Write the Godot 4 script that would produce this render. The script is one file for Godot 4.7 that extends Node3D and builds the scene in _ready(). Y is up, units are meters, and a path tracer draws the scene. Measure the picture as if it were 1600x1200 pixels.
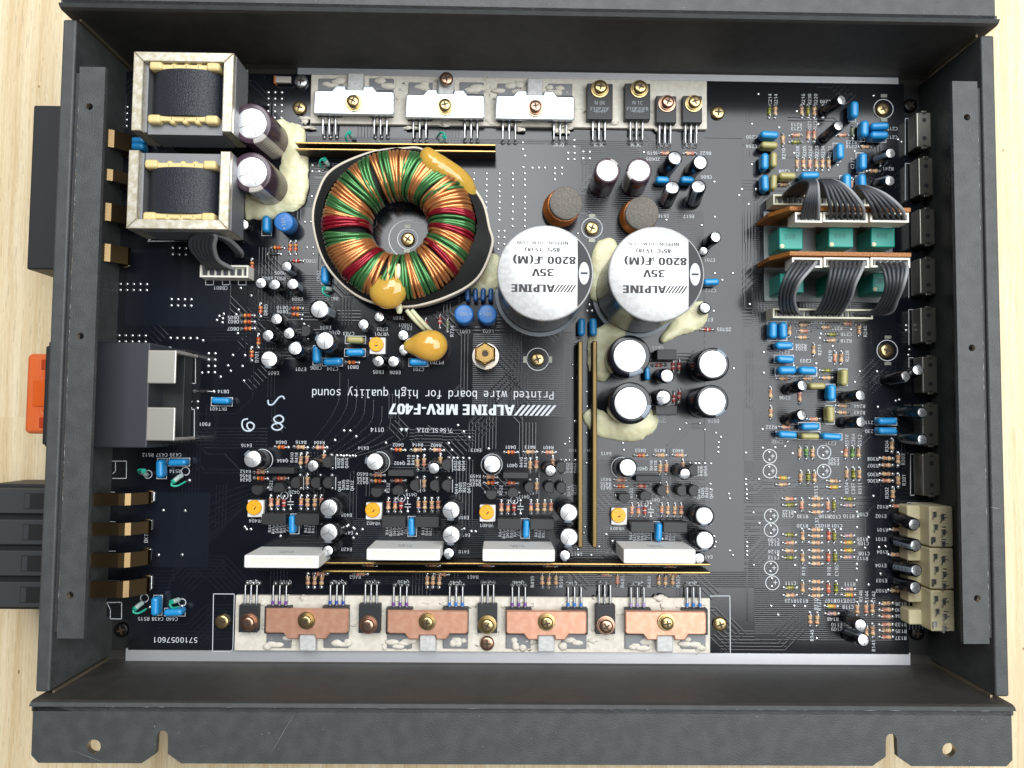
extends Node3D
# A car amplifier lies upside down on a wooden table with its bottom plate off; all lengths in the helpers are millimetres.
const MM := 0.001
var M := {}
var amp: Node3D
var counts := {}
var cache := {}
var rng := RandomNumberGenerator.new()

func _ready() -> void:

	var cam := Camera3D.new()
	cam.name = "Camera"
	cam.fov = 54.2994
	cam.near = 0.01; cam.far = 20.0
	add_child(cam)
	cam.transform = Transform3D(Basis(Vector3(0.999846, 0.014434, -0.010011), Vector3(-0.010729, 0.050592, -0.998662), Vector3(-0.013908, 0.998615, 0.050739)), Vector3(0, 0.3080, 0))
	cam.current = true

	var we := WorldEnvironment.new()
	we.name = "WorldEnvironment"
	var e := Environment.new()
	e.background_mode = Environment.BG_COLOR
	e.background_color = Color(0.19, 0.195, 0.205)
	e.tonemap_mode = Environment.TONE_MAPPER_LINEAR
	e.tonemap_exposure = 1.75
	e.sdfgi_enabled = true; e.ssao_enabled = true; e.ssil_enabled = true
	we.environment = e
	add_child(we)
	# daylight from a tall window beyond the far right of the table, and the bright ceiling next to it
	window_light("SkylightRight", Vector3(0.55, 1.0, -0.22), Vector3(0.55, 0.0, -0.22), Vector2(0.9, 1.1), 1.08, Color(0.98, 0.99, 1.0))
	window_light("SkylightFar", Vector3(-0.15, 1.0, -0.70), Vector3(-0.15, 0.0, -0.70), Vector2(0.5, 0.94), 0.72, Color(0.98, 0.99, 1.0))
	rng.seed = 20240
	sans = SystemFont.new(); sans.font_names = PackedStringArray(["Droid Sans"])
	bold = SystemFont.new(); bold.font_names = PackedStringArray(["Droid Sans"]); bold.font_weight = 700
	mono = SystemFont.new(); mono.font_names = PackedStringArray(["Droid Sans Mono"])
	serif = SystemFont.new(); serif.font_names = PackedStringArray(["Droid Serif"])
	materials()
	table()
	amp = Node3D.new()
	amp.name = "car_amplifier"
	amp.set_meta("label", "opened dark grey car amplifier lying on the wooden table, its black circuit board bare")
	amp.set_meta("category", "amplifier")
	add_child(amp)
	chassis()
	wear()
	board()
	place_row_far()
	place_row_near()
	place_right_field()
	place_centre_far()
	place_bars()
	place_left_field()
	place_channels()
	place_large()
	place_small()
	place_printing()
	outside()
	finish_print()

func window_light(called: String, at: Vector3, aim: Vector3, size: Vector2, energy: float, colour: Color) -> void:
	var l := AreaLight3D.new()
	l.name = called
	l.area_size = size
	l.light_energy = energy
	l.light_color = colour
	l.shadow_enabled = true
	l.area_range = 6.0
	add_child(l)
	l.look_at_from_position(at, aim, Vector3(0, 0, -1) if absf((aim - at).normalized().y) > 0.9 else Vector3.UP)

func table() -> void:
	var o := MeshInstance3D.new()
	var mb := MB.new()
	M["wood"] = StandardMaterial3D.new()
	var m: StandardMaterial3D = M["wood"]
	m.albedo_texture = wood_tex()
	m.uv1_triplanar = true
	m.uv1_scale = Vector3(3.2, 3.2, 3.2)
	m.roughness = 0.5
	mb.s("wood")
	mb.box(Vector3(0, -34.0, 0), Vector3(1400.0, 26.0, 1000.0))
	o.mesh = mb.mesh(M)
	o.name = "wooden_table"
	add_child(o)
	o.set_meta("label", "pale wooden table top with a straight grain under the amplifier")
	o.set_meta("category", "table")
	o.set_meta("kind", "structure")

func base_plate(x0: float, x1: float, z0: float, z1: float) -> void:
	var mb := MB.new()
	mb.s("plastic", lin("#7e8486"))
	mb.rbox(Vector3((x0 + x1) / 2, 0.5, (z0 + z1) / 2), Vector3(x1 - x0, 0.9, z1 - z0), 0.4, 1)
	build("base_plate", mb)

func land(x: float, z: float, w: float, d: float) -> void:
	var mb := MB.new()
	mb.s("pad")
	mb.rbox(Vector3(0, 0.12, 0), Vector3(w, 0.3, d), 0.12, 1)
	build("solder_land", mb, board_root, Vector3(x, 0, z))

func shunt(x: float, z: float) -> void:
	var mb := MB.new()
	mb.s("tin")
	mb.rbox(Vector3(0, 2.0, 0), Vector3(6.4, 1.6, 2.8), 0.3, 1)
	mb.s("choke")
	mb.rbox(Vector3(-3.5, 1.4, 0), Vector3(1.0, 2.6, 3.4), 0.3, 1)
	build("shunt", mb, null, Vector3(x, 0, z))

func outside() -> void:
	# the fuse plugged into the side
	var f := Node3D.new()
	f.name = "fuse"
	add_child(f)
	f.set_meta("label", "orange translucent blade fuse plugged into the left side of the amplifier")
	f.set_meta("category", "fuse")
	f.position = Vector3(-176.0, 4.0, -9.2) * MM
	var keep := amp
	amp = f
	var mb := MB.new()
	mb.s("fuse_body")
	mb.rbox(Vector3(-2.4, 8.0, 0), Vector3(12.0, 8.0, 31.2), 2.0, 3)
	build("fuse_case", mb, f)
	mb = MB.new()
	mb.s("fuse_inner")
	for sg in [-1.0, 1.0]:
		mb.rbox(Vector3(-0.6, 12.0, sg * 11.2), Vector3(3.4, 0.7, 4.0), 0.3, 1)
	mb.s("fuse_body")
	mb.rbox(Vector3(-2.0, 12.1, 0), Vector3(6.0, 0.8, 10.0), 0.35, 1)
	build("moulded_rib", mb, f)
	mb = MB.new()
	mb.s("tin")
	mb.tube(spline([Vector3(3.0, 8.0, -9.0), Vector3(-3.5, 8.0, -8.0), Vector3(-4.5, 8.2, 0.0), Vector3(-3.5, 8.0, 8.0), Vector3(3.0, 8.0, 9.0)], 5), 0.9, 6)
	build("fuse_link", mb, f)
	amp = keep
	# loudspeaker terminal comb
	var o := outer_block("speaker_terminal", -200.0, -162.0, 26.2, 75.0, -12.0, 9.0, "ribbed black terminal block outside the left end panel")
	for i in 4:
		mb = MB.new()
		mb.s("cell")
		mb.rbox(Vector3(-182.0, 9.5, 32.6 + i * 12.0), Vector3(36.0, 5.0, 9.8), 0.5, 1)
		var q := build("terminal_cell", mb, o)
		mb = MB.new()
		mb.s("floor")
		mb.box(Vector3(-181.5, 12.02, 32.6 + i * 12.0), Vector3(7.6, 0.1, 6.2))
		mb.s("cell")
		mb.box(Vector3(-184.0, 12.1, 32.6 + i * 12.0), Vector3(2.0, 0.12, 5.6))
		build("terminal_slot", mb, o)
	# round collars of the input jacks outside the right end panel
	for z in [38.6, 58.0, 77.0]:
		mb = MB.new()
		mb.s("rca")
		mb.xf = Transform3D(Basis(Vector3(0, 0, 1), -PI / 2), Vector3.ZERO)
		mb.lathe([Vector2(4.6, 0.0), Vector2(4.6, 3.4), Vector2(4.2, 4.0), Vector2(2.6, 4.0), Vector2(2.6, 1.0), Vector2(0, 1.0)], 28)
		build("jack_collar", mb, null, Vector3(183.0, 14.0, z))

# ---------------------------------------------------------------- mesh builder
class MB:
	var surf := {}
	var v: PackedVector3Array
	var n: PackedVector3Array
	var c: PackedColorArray
	var key := ""
	var col := Color.WHITE
	var xf := Transform3D()

	func s(k: String, colour := Color.WHITE) -> MB:
		flush()
		key = k
		col = colour
		if surf.has(k):
			v = surf[k][0]; n = surf[k][1]; c = surf[k][2]
		else:
			v = PackedVector3Array(); n = PackedVector3Array(); c = PackedColorArray()
		return self

	func flush() -> void:
		if key != "":
			surf[key] = [v, n, c]

	func tri(a: Vector3, b: Vector3, d: Vector3, na: Vector3, nb: Vector3, nd: Vector3) -> void:
		if (b - a).cross(d - a).dot(na + nb + nd) > 0.0:
			var t := b; b = d; d = t
			t = nb; nb = nd; nd = t
		v.append(xf * a * 0.001); v.append(xf * b * 0.001); v.append(xf * d * 0.001)
		n.append(xf.basis * na); n.append(xf.basis * nb); n.append(xf.basis * nd)
		c.append(col); c.append(col); c.append(col)

	func quad(a: Vector3, b: Vector3, d: Vector3, e: Vector3, hint: Vector3) -> void:
		var nn := (b - a).cross(e - a)
		if nn.length() < 1e-9:
			nn = (d - b).cross(e - b)
		nn = nn.normalized()
		if nn.dot(hint) < 0.0:
			nn = -nn
		tri(a, b, d, nn, nn, nn)
		tri(a, d, e, nn, nn, nn)

	func box(at: Vector3, size: Vector3) -> void:
		var h := size / 2.0
		for k in 3:
			for sg in [-1.0, 1.0]:
				var a := Vector3.ZERO; var b := Vector3.ZERO; var d := Vector3.ZERO
				a[k] = h[k] * sg; b[(k + 1) % 3] = h[(k + 1) % 3]; d[(k + 2) % 3] = h[(k + 2) % 3]
				quad(at + a - b - d, at + a + b - d, at + a + b + d, at + a - b + d, a)

	func rbox(at: Vector3, size: Vector3, r: float, seg := 1) -> void:
		var h := size / 2.0
		r = minf(r, minf(h.x, minf(h.y, h.z)) * 0.999)
		var tt := []
		for i in seg + 1:
			tt.append([-1.0, tan(deg_to_rad(-45.0 + 45.0 * i / seg))])
		for i in seg + 1:
			tt.append([1.0, tan(deg_to_rad(45.0 * i / seg))])
		var m := tt.size()
		for k in 3:
			var k1 := (k + 1) % 3
			var k2 := (k + 2) % 3
			for sg in [-1.0, 1.0]:
				var P := []
				var N := []
				for i in m:
					for j in m:
						var d := Vector3.ZERO
						d[k] = sg; d[k1] = tt[i][1]; d[k2] = tt[j][1]
						d = d.normalized()
						var core := Vector3.ZERO
						core[k] = sg * (h[k] - r); core[k1] = tt[i][0] * (h[k1] - r); core[k2] = tt[j][0] * (h[k2] - r)
						P.append(at + core + d * r); N.append(d)
				for i in m - 1:
					for j in m - 1:
						var q := i * m + j
						tri(P[q], P[q + 1], P[q + m + 1], N[q], N[q + 1], N[q + m + 1])
						tri(P[q], P[q + m + 1], P[q + m], N[q], N[q + m + 1], N[q + m])

	# profile of Vector2(radius, height) turned about the y axis
	func lathe(prof: Array, seg := 20, at := Vector3.ZERO, a0 := 0.0, a1 := TAU) -> void:
		var sn := []
		for i in prof.size() - 1:
			var e: Vector2 = prof[i + 1] - prof[i]
			sn.append(Vector2(e.y, -e.x).normalized() if e.length() > 1e-6 else Vector2.RIGHT)
		for i in prof.size() - 1:
			var n0: Vector2 = sn[i]
			var n1: Vector2 = sn[i]
			if i > 0 and sn[i - 1].dot(sn[i]) > 0.6:
				n0 = (sn[i - 1] + sn[i]).normalized()
			if i < sn.size() - 1 and sn[i + 1].dot(sn[i]) > 0.6:
				n1 = (sn[i + 1] + sn[i]).normalized()
			var p0: Vector2 = prof[i]
			var p1: Vector2 = prof[i + 1]
			for j in seg:
				var a := a0 + (a1 - a0) * j / seg
				var b := a0 + (a1 - a0) * (j + 1) / seg
				var ca := Vector3(cos(a), 0, sin(a)); var cb := Vector3(cos(b), 0, sin(b))
				var A := at + ca * p0.x + Vector3.UP * p0.y
				var B := at + cb * p0.x + Vector3.UP * p0.y
				var C := at + cb * p1.x + Vector3.UP * p1.y
				var D := at + ca * p1.x + Vector3.UP * p1.y
				var na0 := ca * n0.x + Vector3.UP * n0.y; var nb0 := cb * n0.x + Vector3.UP * n0.y
				var na1 := ca * n1.x + Vector3.UP * n1.y; var nb1 := cb * n1.x + Vector3.UP * n1.y
				if p0.x > 1e-5:
					tri(A, B, C, na0, nb0, nb1)
				if p1.x > 1e-5:
					tri(A, C, D, na0, nb1, na1)

	func tube(pts: Array, r: float, seg := 6, closed := false) -> void:
		var m := pts.size()
		var rings := []
		var dirs := []
		var side := Vector3.ZERO
		for i in m:
			var t: Vector3
			if closed:
				t = pts[(i + 1) % m] - pts[(i + m - 1) % m]
			else:
				t = pts[mini(i + 1, m - 1)] - pts[maxi(i - 1, 0)]
			t = t.normalized()
			if i == 0:
				side = t.cross(Vector3.UP)
				if side.length() < 0.1:
					side = t.cross(Vector3.RIGHT)
			side = (side - t * side.dot(t)).normalized()
			var up := t.cross(side)
			var ring := []
			var ns := []
			for j in seg:
				var a := TAU * j / seg
				var d := side * cos(a) + up * sin(a)
				ring.append(pts[i] + d * r); ns.append(d)
			rings.append(ring); dirs.append(ns)
		for i in (m if closed else m - 1):
			var q := (i + 1) % m
			for j in seg:
				var k := (j + 1) % seg
				tri(rings[i][j], rings[i][k], rings[q][k], dirs[i][j], dirs[i][k], dirs[q][k])
				tri(rings[i][j], rings[q][k], rings[q][j], dirs[i][j], dirs[q][k], dirs[q][j])
		if not closed:
			for e in [0, m - 1]:
				var nn: Vector3 = (pts[0] - pts[1] if e == 0 else pts[m - 1] - pts[m - 2]).normalized()
				for j in range(1, seg - 1):
					tri(rings[e][0], rings[e][j], rings[e][j + 1], nn, nn, nn)

	# polygon in (x, z), from height y0 to y1, its upper edge chamfered
	func prism(poly: PackedVector2Array, y0: float, y1: float, bev := 0.0, round := false) -> void:
		if Geometry2D.is_polygon_clockwise(poly):
			poly = poly.duplicate()
			poly.reverse()
		var m := poly.size()
		var inn := PackedVector2Array()
		var outn := []
		for i in m:
			var e0 := (poly[i] - poly[(i + m - 1) % m]).normalized()
			var e1 := (poly[(i + 1) % m] - poly[i]).normalized()
			var o0 := Vector2(e0.y, -e0.x); var o1 := Vector2(e1.y, -e1.x)
			var o := (o0 + o1).normalized()
			outn.append([o, o1])
			inn.append(poly[i] - o * bev / maxf(o.dot(o1), 0.35))
		for i in m:
			var j := (i + 1) % m
			var a := Vector3(poly[i].x, y0, poly[i].y); var b := Vector3(poly[j].x, y0, poly[j].y)
			var a1 := Vector3(poly[i].x, y1 - bev, poly[i].y); var b1 := Vector3(poly[j].x, y1 - bev, poly[j].y)
			var hint := Vector3(outn[i][1].x, 0, outn[i][1].y)
			if round:
				var na := Vector3(outn[i][0].x, 0, outn[i][0].y); var nb := Vector3(outn[j][0].x, 0, outn[j][0].y)
				tri(a, b, b1, na, nb, nb); tri(a, b1, a1, na, nb, na)
			else:
				quad(a, b, b1, a1, hint)
			if bev > 0.0:
				quad(a1, b1, Vector3(inn[j].x, y1, inn[j].y), Vector3(inn[i].x, y1, inn[i].y), hint + Vector3.UP)
		var ix := Geometry2D.triangulate_polygon(inn)
		for k in range(0, ix.size(), 3):
			var p := []
			for q in 3:
				p.append(Vector3(inn[ix[k + q]].x, y1, inn[ix[k + q]].y))
			tri(p[0], p[1], p[2], Vector3.UP, Vector3.UP, Vector3.UP)
		ix = Geometry2D.triangulate_polygon(poly)
		for k in range(0, ix.size(), 3):
			var p := []
			for q in 3:
				p.append(Vector3(poly[ix[k + q]].x, y0, poly[ix[k + q]].y))
			tri(p[0], p[1], p[2], Vector3.DOWN, Vector3.DOWN, Vector3.DOWN)

	# a lumpy drop: an ellipsoid whose radius wanders
	func blob(at: Vector3, size: Vector3, noise: FastNoiseLite, amount := 0.25, seg := 16, flat := true) -> void:
		var P := []
		var rows := seg / 2 + 1
		for i in rows:
			var th := PI * i / (rows - 1)
			for j in seg:
				var ph := TAU * j / seg
				var d := Vector3(sin(th) * cos(ph), cos(th), sin(th) * sin(ph))
				var k := 1.0 + amount * noise.get_noise_3dv(d * 40.0 + at * 7.0) * 2.0
				var p := d * k * size / 2.0
				if flat and p.y < 0.0:
					p.y *= 0.5
				P.append(at + p)
		var N := []
		for i in rows:
			for j in seg:
				var a: Vector3 = P[i * seg + (j + 1) % seg] - P[i * seg + (j + seg - 1) % seg]
				var b: Vector3 = P[mini(i + 1, rows - 1) * seg + j] - P[maxi(i - 1, 0) * seg + j]
				var nn := a.cross(b)
				if nn.length() < 1e-8:
					nn = P[i * seg + j] - at
				nn = nn.normalized()
				if nn.dot(P[i * seg + j] - at) < 0.0:
					nn = -nn
				if i == 0: nn = Vector3.UP
				if i == rows - 1: nn = Vector3.DOWN
				N.append(nn)
		for i in rows - 1:
			for j in seg:
				var q := i * seg + j; var w := i * seg + (j + 1) % seg
				if i > 0:
					tri(P[q], P[w], P[w + seg], N[q], N[w], N[w + seg])
				if i < rows - 2:
					tri(P[q], P[w + seg], P[q + seg], N[q], N[w + seg], N[q + seg])
				elif i == 0:
					pass

	# poured drops: ellipsoids joined smoothly and meshed as surface nets; list of [centre, size]
	func pour(list: Array, cell := 0.9, k := 1.6, noise: FastNoiseLite = null, amount := 0.0) -> void:
		var lo := Vector3(1e9, 1e9, 1e9); var hi := -lo
		for q in list:
			lo = lo.min(q[0] - q[1] * 0.5); hi = hi.max(q[0] + q[1] * 0.5)
		lo -= Vector3.ONE * (cell * 2.0 + k * 0.5); hi += Vector3.ONE * (cell * 2.0 + k * 0.5)
		var nx := int((hi.x - lo.x) / cell) + 2; var ny := int((hi.y - lo.y) / cell) + 2; var nz := int((hi.z - lo.z) / cell) + 2
		var d := PackedFloat32Array()
		d.resize(nx * ny * nz)
		d.fill(9.0)
		for q in list:
			var r: Vector3 = q[1] * 0.5
			var m := minf(r.x, minf(r.y, r.z))
			var a := Vector3i((q[0] - r - Vector3.ONE * (k + cell) - lo) / cell).max(Vector3i.ZERO)
			var b := Vector3i((q[0] + r + Vector3.ONE * (k + cell) - lo) / cell) + Vector3i.ONE
			for z in range(a.z, mini(b.z, nz)):
				for y in range(a.y, mini(b.y, ny)):
					for x in range(a.x, mini(b.x, nx)):
						var p: Vector3 = lo + Vector3(x, y, z) * cell - q[0]
						var e := ((p / r).length() - 1.0) * m
						var i := (z * ny + y) * nx + x
						var h := maxf(k - absf(d[i] - e), 0.0) / k
						d[i] = minf(d[i], e) - h * h * k * 0.25
		if noise:
			for z in nz:
				for y in ny:
					for x in nx:
						var i := (z * ny + y) * nx + x
						if d[i] < 3.0:
							d[i] += noise.get_noise_3d(lo.x + x * cell, lo.y + y * cell, lo.z + z * cell) * amount
		var vid := {}
		var P := []
		var N := []
		for z in nz - 1:
			for y in ny - 1:
				for x in nx - 1:
					var i := (z * ny + y) * nx + x
					var s := 0
					var c8 := [d[i], d[i + 1], d[i + nx], d[i + nx + 1], d[i + nx * ny], d[i + nx * ny + 1], d[i + nx * ny + nx], d[i + nx * ny + nx + 1]]
					for q in c8:
						if q < 0.0: s += 1
					if s == 0 or s == 8:
						continue
					var sum := Vector3.ZERO
					var cnt := 0
					for e in [[0, 1], [2, 3], [4, 5], [6, 7], [0, 2], [1, 3], [4, 6], [5, 7], [0, 4], [1, 5], [2, 6], [3, 7]]:
						var da: float = c8[e[0]]; var db: float = c8[e[1]]
						if (da < 0.0) != (db < 0.0):
							var t := da / (da - db)
							var pa := Vector3(e[0] & 1, (e[0] >> 1) & 1, e[0] >> 2); var pb := Vector3(e[1] & 1, (e[1] >> 1) & 1, e[1] >> 2)
							sum += pa.lerp(pb, t); cnt += 1
					vid[i] = P.size()
					P.append(lo + (Vector3(x, y, z) + sum / cnt) * cell)
					var g := Vector3(c8[1] + c8[3] + c8[5] + c8[7] - c8[0] - c8[2] - c8[4] - c8[6], c8[2] + c8[3] + c8[6] + c8[7] - c8[0] - c8[1] - c8[4] - c8[5], c8[4] + c8[5] + c8[6] + c8[7] - c8[0] - c8[1] - c8[2] - c8[3])
					N.append(g.normalized())
		var st := [1, nx, nx * ny]
		for z in range(1, nz - 1):
			for y in range(1, ny - 1):
				for x in range(1, nx - 1):
					var i := (z * ny + y) * nx + x
					for ax in 3:
						if (d[i] < 0.0) == (d[i + st[ax]] < 0.0):
							continue
						var u: int = st[(ax + 1) % 3]; var w: int = st[(ax + 2) % 3]
						if not (vid.has(i) and vid.has(i - u) and vid.has(i - w) and vid.has(i - u - w)):
							continue
						var a: int = vid[i]; var b: int = vid[i - u]; var c2: int = vid[i - u - w]; var e2: int = vid[i - w]
						tri(P[a], P[b], P[c2], N[a], N[b], N[c2])
						tri(P[a], P[c2], P[e2], N[a], N[c2], N[e2])

	func ring(at: Vector3, r0: float, r1: float, seg := 24) -> void:
		for j in seg:
			var a := TAU * j / seg; var b := TAU * (j + 1) / seg
			var ca := Vector3(cos(a), 0, sin(a)); var cb := Vector3(cos(b), 0, sin(b))
			quad(at + ca * r0, at + ca * r1, at + cb * r1, at + cb * r0, Vector3.UP)

	func strip(a: Vector2, b: Vector2, w: float, y: float) -> void:
		var d := (b - a).normalized()
		var o := Vector2(-d.y, d.x) * w / 2.0
		a -= d * w / 2.0; b += d * w / 2.0
		quad(Vector3(a.x + o.x, y, a.y + o.y), Vector3(b.x + o.x, y, b.y + o.y), Vector3(b.x - o.x, y, b.y - o.y), Vector3(a.x - o.x, y, a.y - o.y), Vector3.UP)

	# flat lettering; xf says where it lies (letters in the xy plane)
	func words(text: String, size: float, font: Font, t: Transform3D, align := 1) -> void:
		var tm := TextMesh.new()
		tm.text = text; tm.font = font; tm.font_size = 24; tm.pixel_size = size / 24.0; tm.depth = 0.0; tm.curve_step = 4.0
		tm.horizontal_alignment = align as HorizontalAlignment
		var ar := tm.get_mesh_arrays()
		if ar.size() == 0 or ar[Mesh.ARRAY_VERTEX] == null:
			return
		var vs: PackedVector3Array = ar[Mesh.ARRAY_VERTEX]
		var ns: PackedVector3Array = ar[Mesh.ARRAY_NORMAL]
		var ids: PackedInt32Array = ar[Mesh.ARRAY_INDEX]
		for k in range(0, ids.size(), 3):
			if ns[ids[k]].z > 0.5:
				var up := (t.basis * Vector3(0, 0, 1)).normalized()
				tri(t * vs[ids[k]], t * vs[ids[k + 1]], t * vs[ids[k + 2]], up, up, up)

	# heavier lettering: the same words laid three times, a hair apart
	func bold_words(text: String, size: float, font: Font, t: Transform3D, by: float, wide := 1.0) -> void:
		for i in 3:
			var u := t
			u.origin += t.basis.x.normalized() * by * (i - 1) + t.basis.z.normalized() * 0.006 * i
			u.basis = u.basis * Basis.from_scale(Vector3(wide, 1, 1))
			words(text, size, font, u)

	func mesh(mats: Dictionary) -> ArrayMesh:
		flush()
		var am := ArrayMesh.new()
		for k in surf:
			if surf[k][0].size() == 0:
				continue
			var ar := []
			ar.resize(Mesh.ARRAY_MAX)
			ar[Mesh.ARRAY_VERTEX] = surf[k][0]; ar[Mesh.ARRAY_NORMAL] = surf[k][1]; ar[Mesh.ARRAY_COLOR] = surf[k][2]
			am.add_surface_from_arrays(Mesh.PRIMITIVE_TRIANGLES, ar)
			am.surface_set_material(am.get_surface_count() - 1, mats[k])
		return am

# ---------------------------------------------------------------- small helpers
func lin(hex: String) -> Color:
	return Color(hex).srgb_to_linear()

func numbered(parent: Node, called: String) -> String:
	var k := str(parent.get_instance_id()) + called
	var i: int = counts.get(k, 0)
	counts[k] = i + 1
	return called if i == 0 else "%s_%03d" % [called, i]

func part(called: String, mesh: Mesh, parent: Node = null, at := Vector3.ZERO, turn := 0.0, label := "") -> MeshInstance3D:
	var p: Node = parent if parent else amp
	var o := MeshInstance3D.new()
	o.mesh = mesh
	o.name = numbered(p, called)
	p.add_child(o, true)
	o.position = at * MM
	o.rotation.y = turn
	if label != "":
		o.set_meta("label", label)
	return o

func build(called: String, mb: MB, parent: Node = null, at := Vector3.ZERO, turn := 0.0, label := "") -> MeshInstance3D:
	return part(called, mb.mesh(M), parent, at, turn, label)

func holder(called: String, at := Vector3.ZERO, turn := 0.0, label := "") -> Node3D:
	var o := Node3D.new()
	o.name = numbered(amp, called)
	amp.add_child(o, true)
	o.position = at * MM
	o.rotation.y = turn
	if label != "":
		o.set_meta("label", label)
	return o

func mat(k: String, colour: String, rough := 0.5, metal := 0.0, opt := {}) -> StandardMaterial3D:
	var m := StandardMaterial3D.new()
	m.albedo_color = Color(colour)
	m.roughness = rough
	m.metallic = metal
	for q in opt:
		m.set(q, opt[q])
	M[k] = m
	return m

func noise_tex(freq: float, bump: float, octaves := 3, seed_ := 1, normal := true) -> NoiseTexture2D:
	var t := NoiseTexture2D.new()
	t.width = 512; t.height = 512; t.seamless = true
	var f := FastNoiseLite.new()
	f.seed = seed_; f.frequency = freq; f.fractal_octaves = octaves
	t.noise = f
	t.as_normal_map = normal
	t.bump_strength = bump
	return t

func lay(at: Vector3, spin := 0.0) -> Transform3D:
	# letters lying face up; spin 0 reads from the lower edge of the photograph, PI from the upper edge
	return Transform3D(Basis(Vector3.UP, spin) * Basis(Vector3.RIGHT, -PI / 2), at)
# ---------------------------------------------------------------- materials
func img_noise(freq: float, octaves: int, seed_: int, size := 512) -> Image:
	var f := FastNoiseLite.new()
	f.seed = seed_; f.frequency = freq; f.fractal_octaves = octaves
	return f.get_seamless_image(size, size)

func bump(freq: float, octaves: int, strength: float, seed_: int) -> ImageTexture:
	var im := img_noise(freq, octaves, seed_)
	im.convert(Image.FORMAT_RGBA8)
	im.bump_map_to_normal_map(strength)
	return ImageTexture.create_from_image(im)

func ramp(freq: float, octaves: int, seed_: int, a: Color, b: Color, size := 512) -> ImageTexture:
	var im := img_noise(freq, octaves, seed_, size)
	var o := Image.create(size, size, false, Image.FORMAT_RGB8)
	for y in size:
		for x in size:
			o.set_pixel(x, y, a.lerp(b, clampf((im.get_pixel(x, y).r - 0.25) * 2.0, 0.0, 1.0)))
	return ImageTexture.create_from_image(o)

func wood_tex() -> ImageTexture:
	var w := 1024
	var f := FastNoiseLite.new()
	f.seed = 5; f.frequency = 0.012; f.fractal_octaves = 4
	var g := FastNoiseLite.new()
	g.seed = 9; g.frequency = 0.09; g.fractal_octaves = 2
	var o := Image.create(w, w, false, Image.FORMAT_RGB8)
	var pale := Color("#e9dab9"); var deep := Color("#cbb083")
	for y in w:
		for x in w:
			# the grain runs along y: slow along it, fast across
			var wob := f.get_noise_2d(x * 0.2, y * 0.10) * 12.0
			var a := f.get_noise_2d((x + wob) * 3.4, y * 0.03)
			var b := g.get_noise_2d((x + wob) * 3.0, y * 0.05)
			var d := g.get_noise_2d(x * 9.0, y * 0.5)
			var k := clampf(0.45 + a * 0.55 + b * 0.3 + d * 0.22, 0.0, 1.0)
			o.set_pixel(x, y, pale.lerp(deep, k))
	for k in 2600:
		var q := Vector2i(rng.randi_range(2, w - 3), rng.randi_range(2, w - 30))
		var cc := o.get_pixelv(q)
		o.fill_rect(Rect2i(q, Vector2i(1, rng.randi_range(5, 22))), cc.darkened(rng.randf_range(0.04, 0.13)))
	for k in 26:
		var p := Vector2i(rng.randi_range(4, w - 5), rng.randi_range(4, w - 5))
		o.fill_rect(Rect2i(p, Vector2i(2, rng.randi_range(2, 6))), Color("#8a6a45"))
	return ImageTexture.create_from_image(o)

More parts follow.
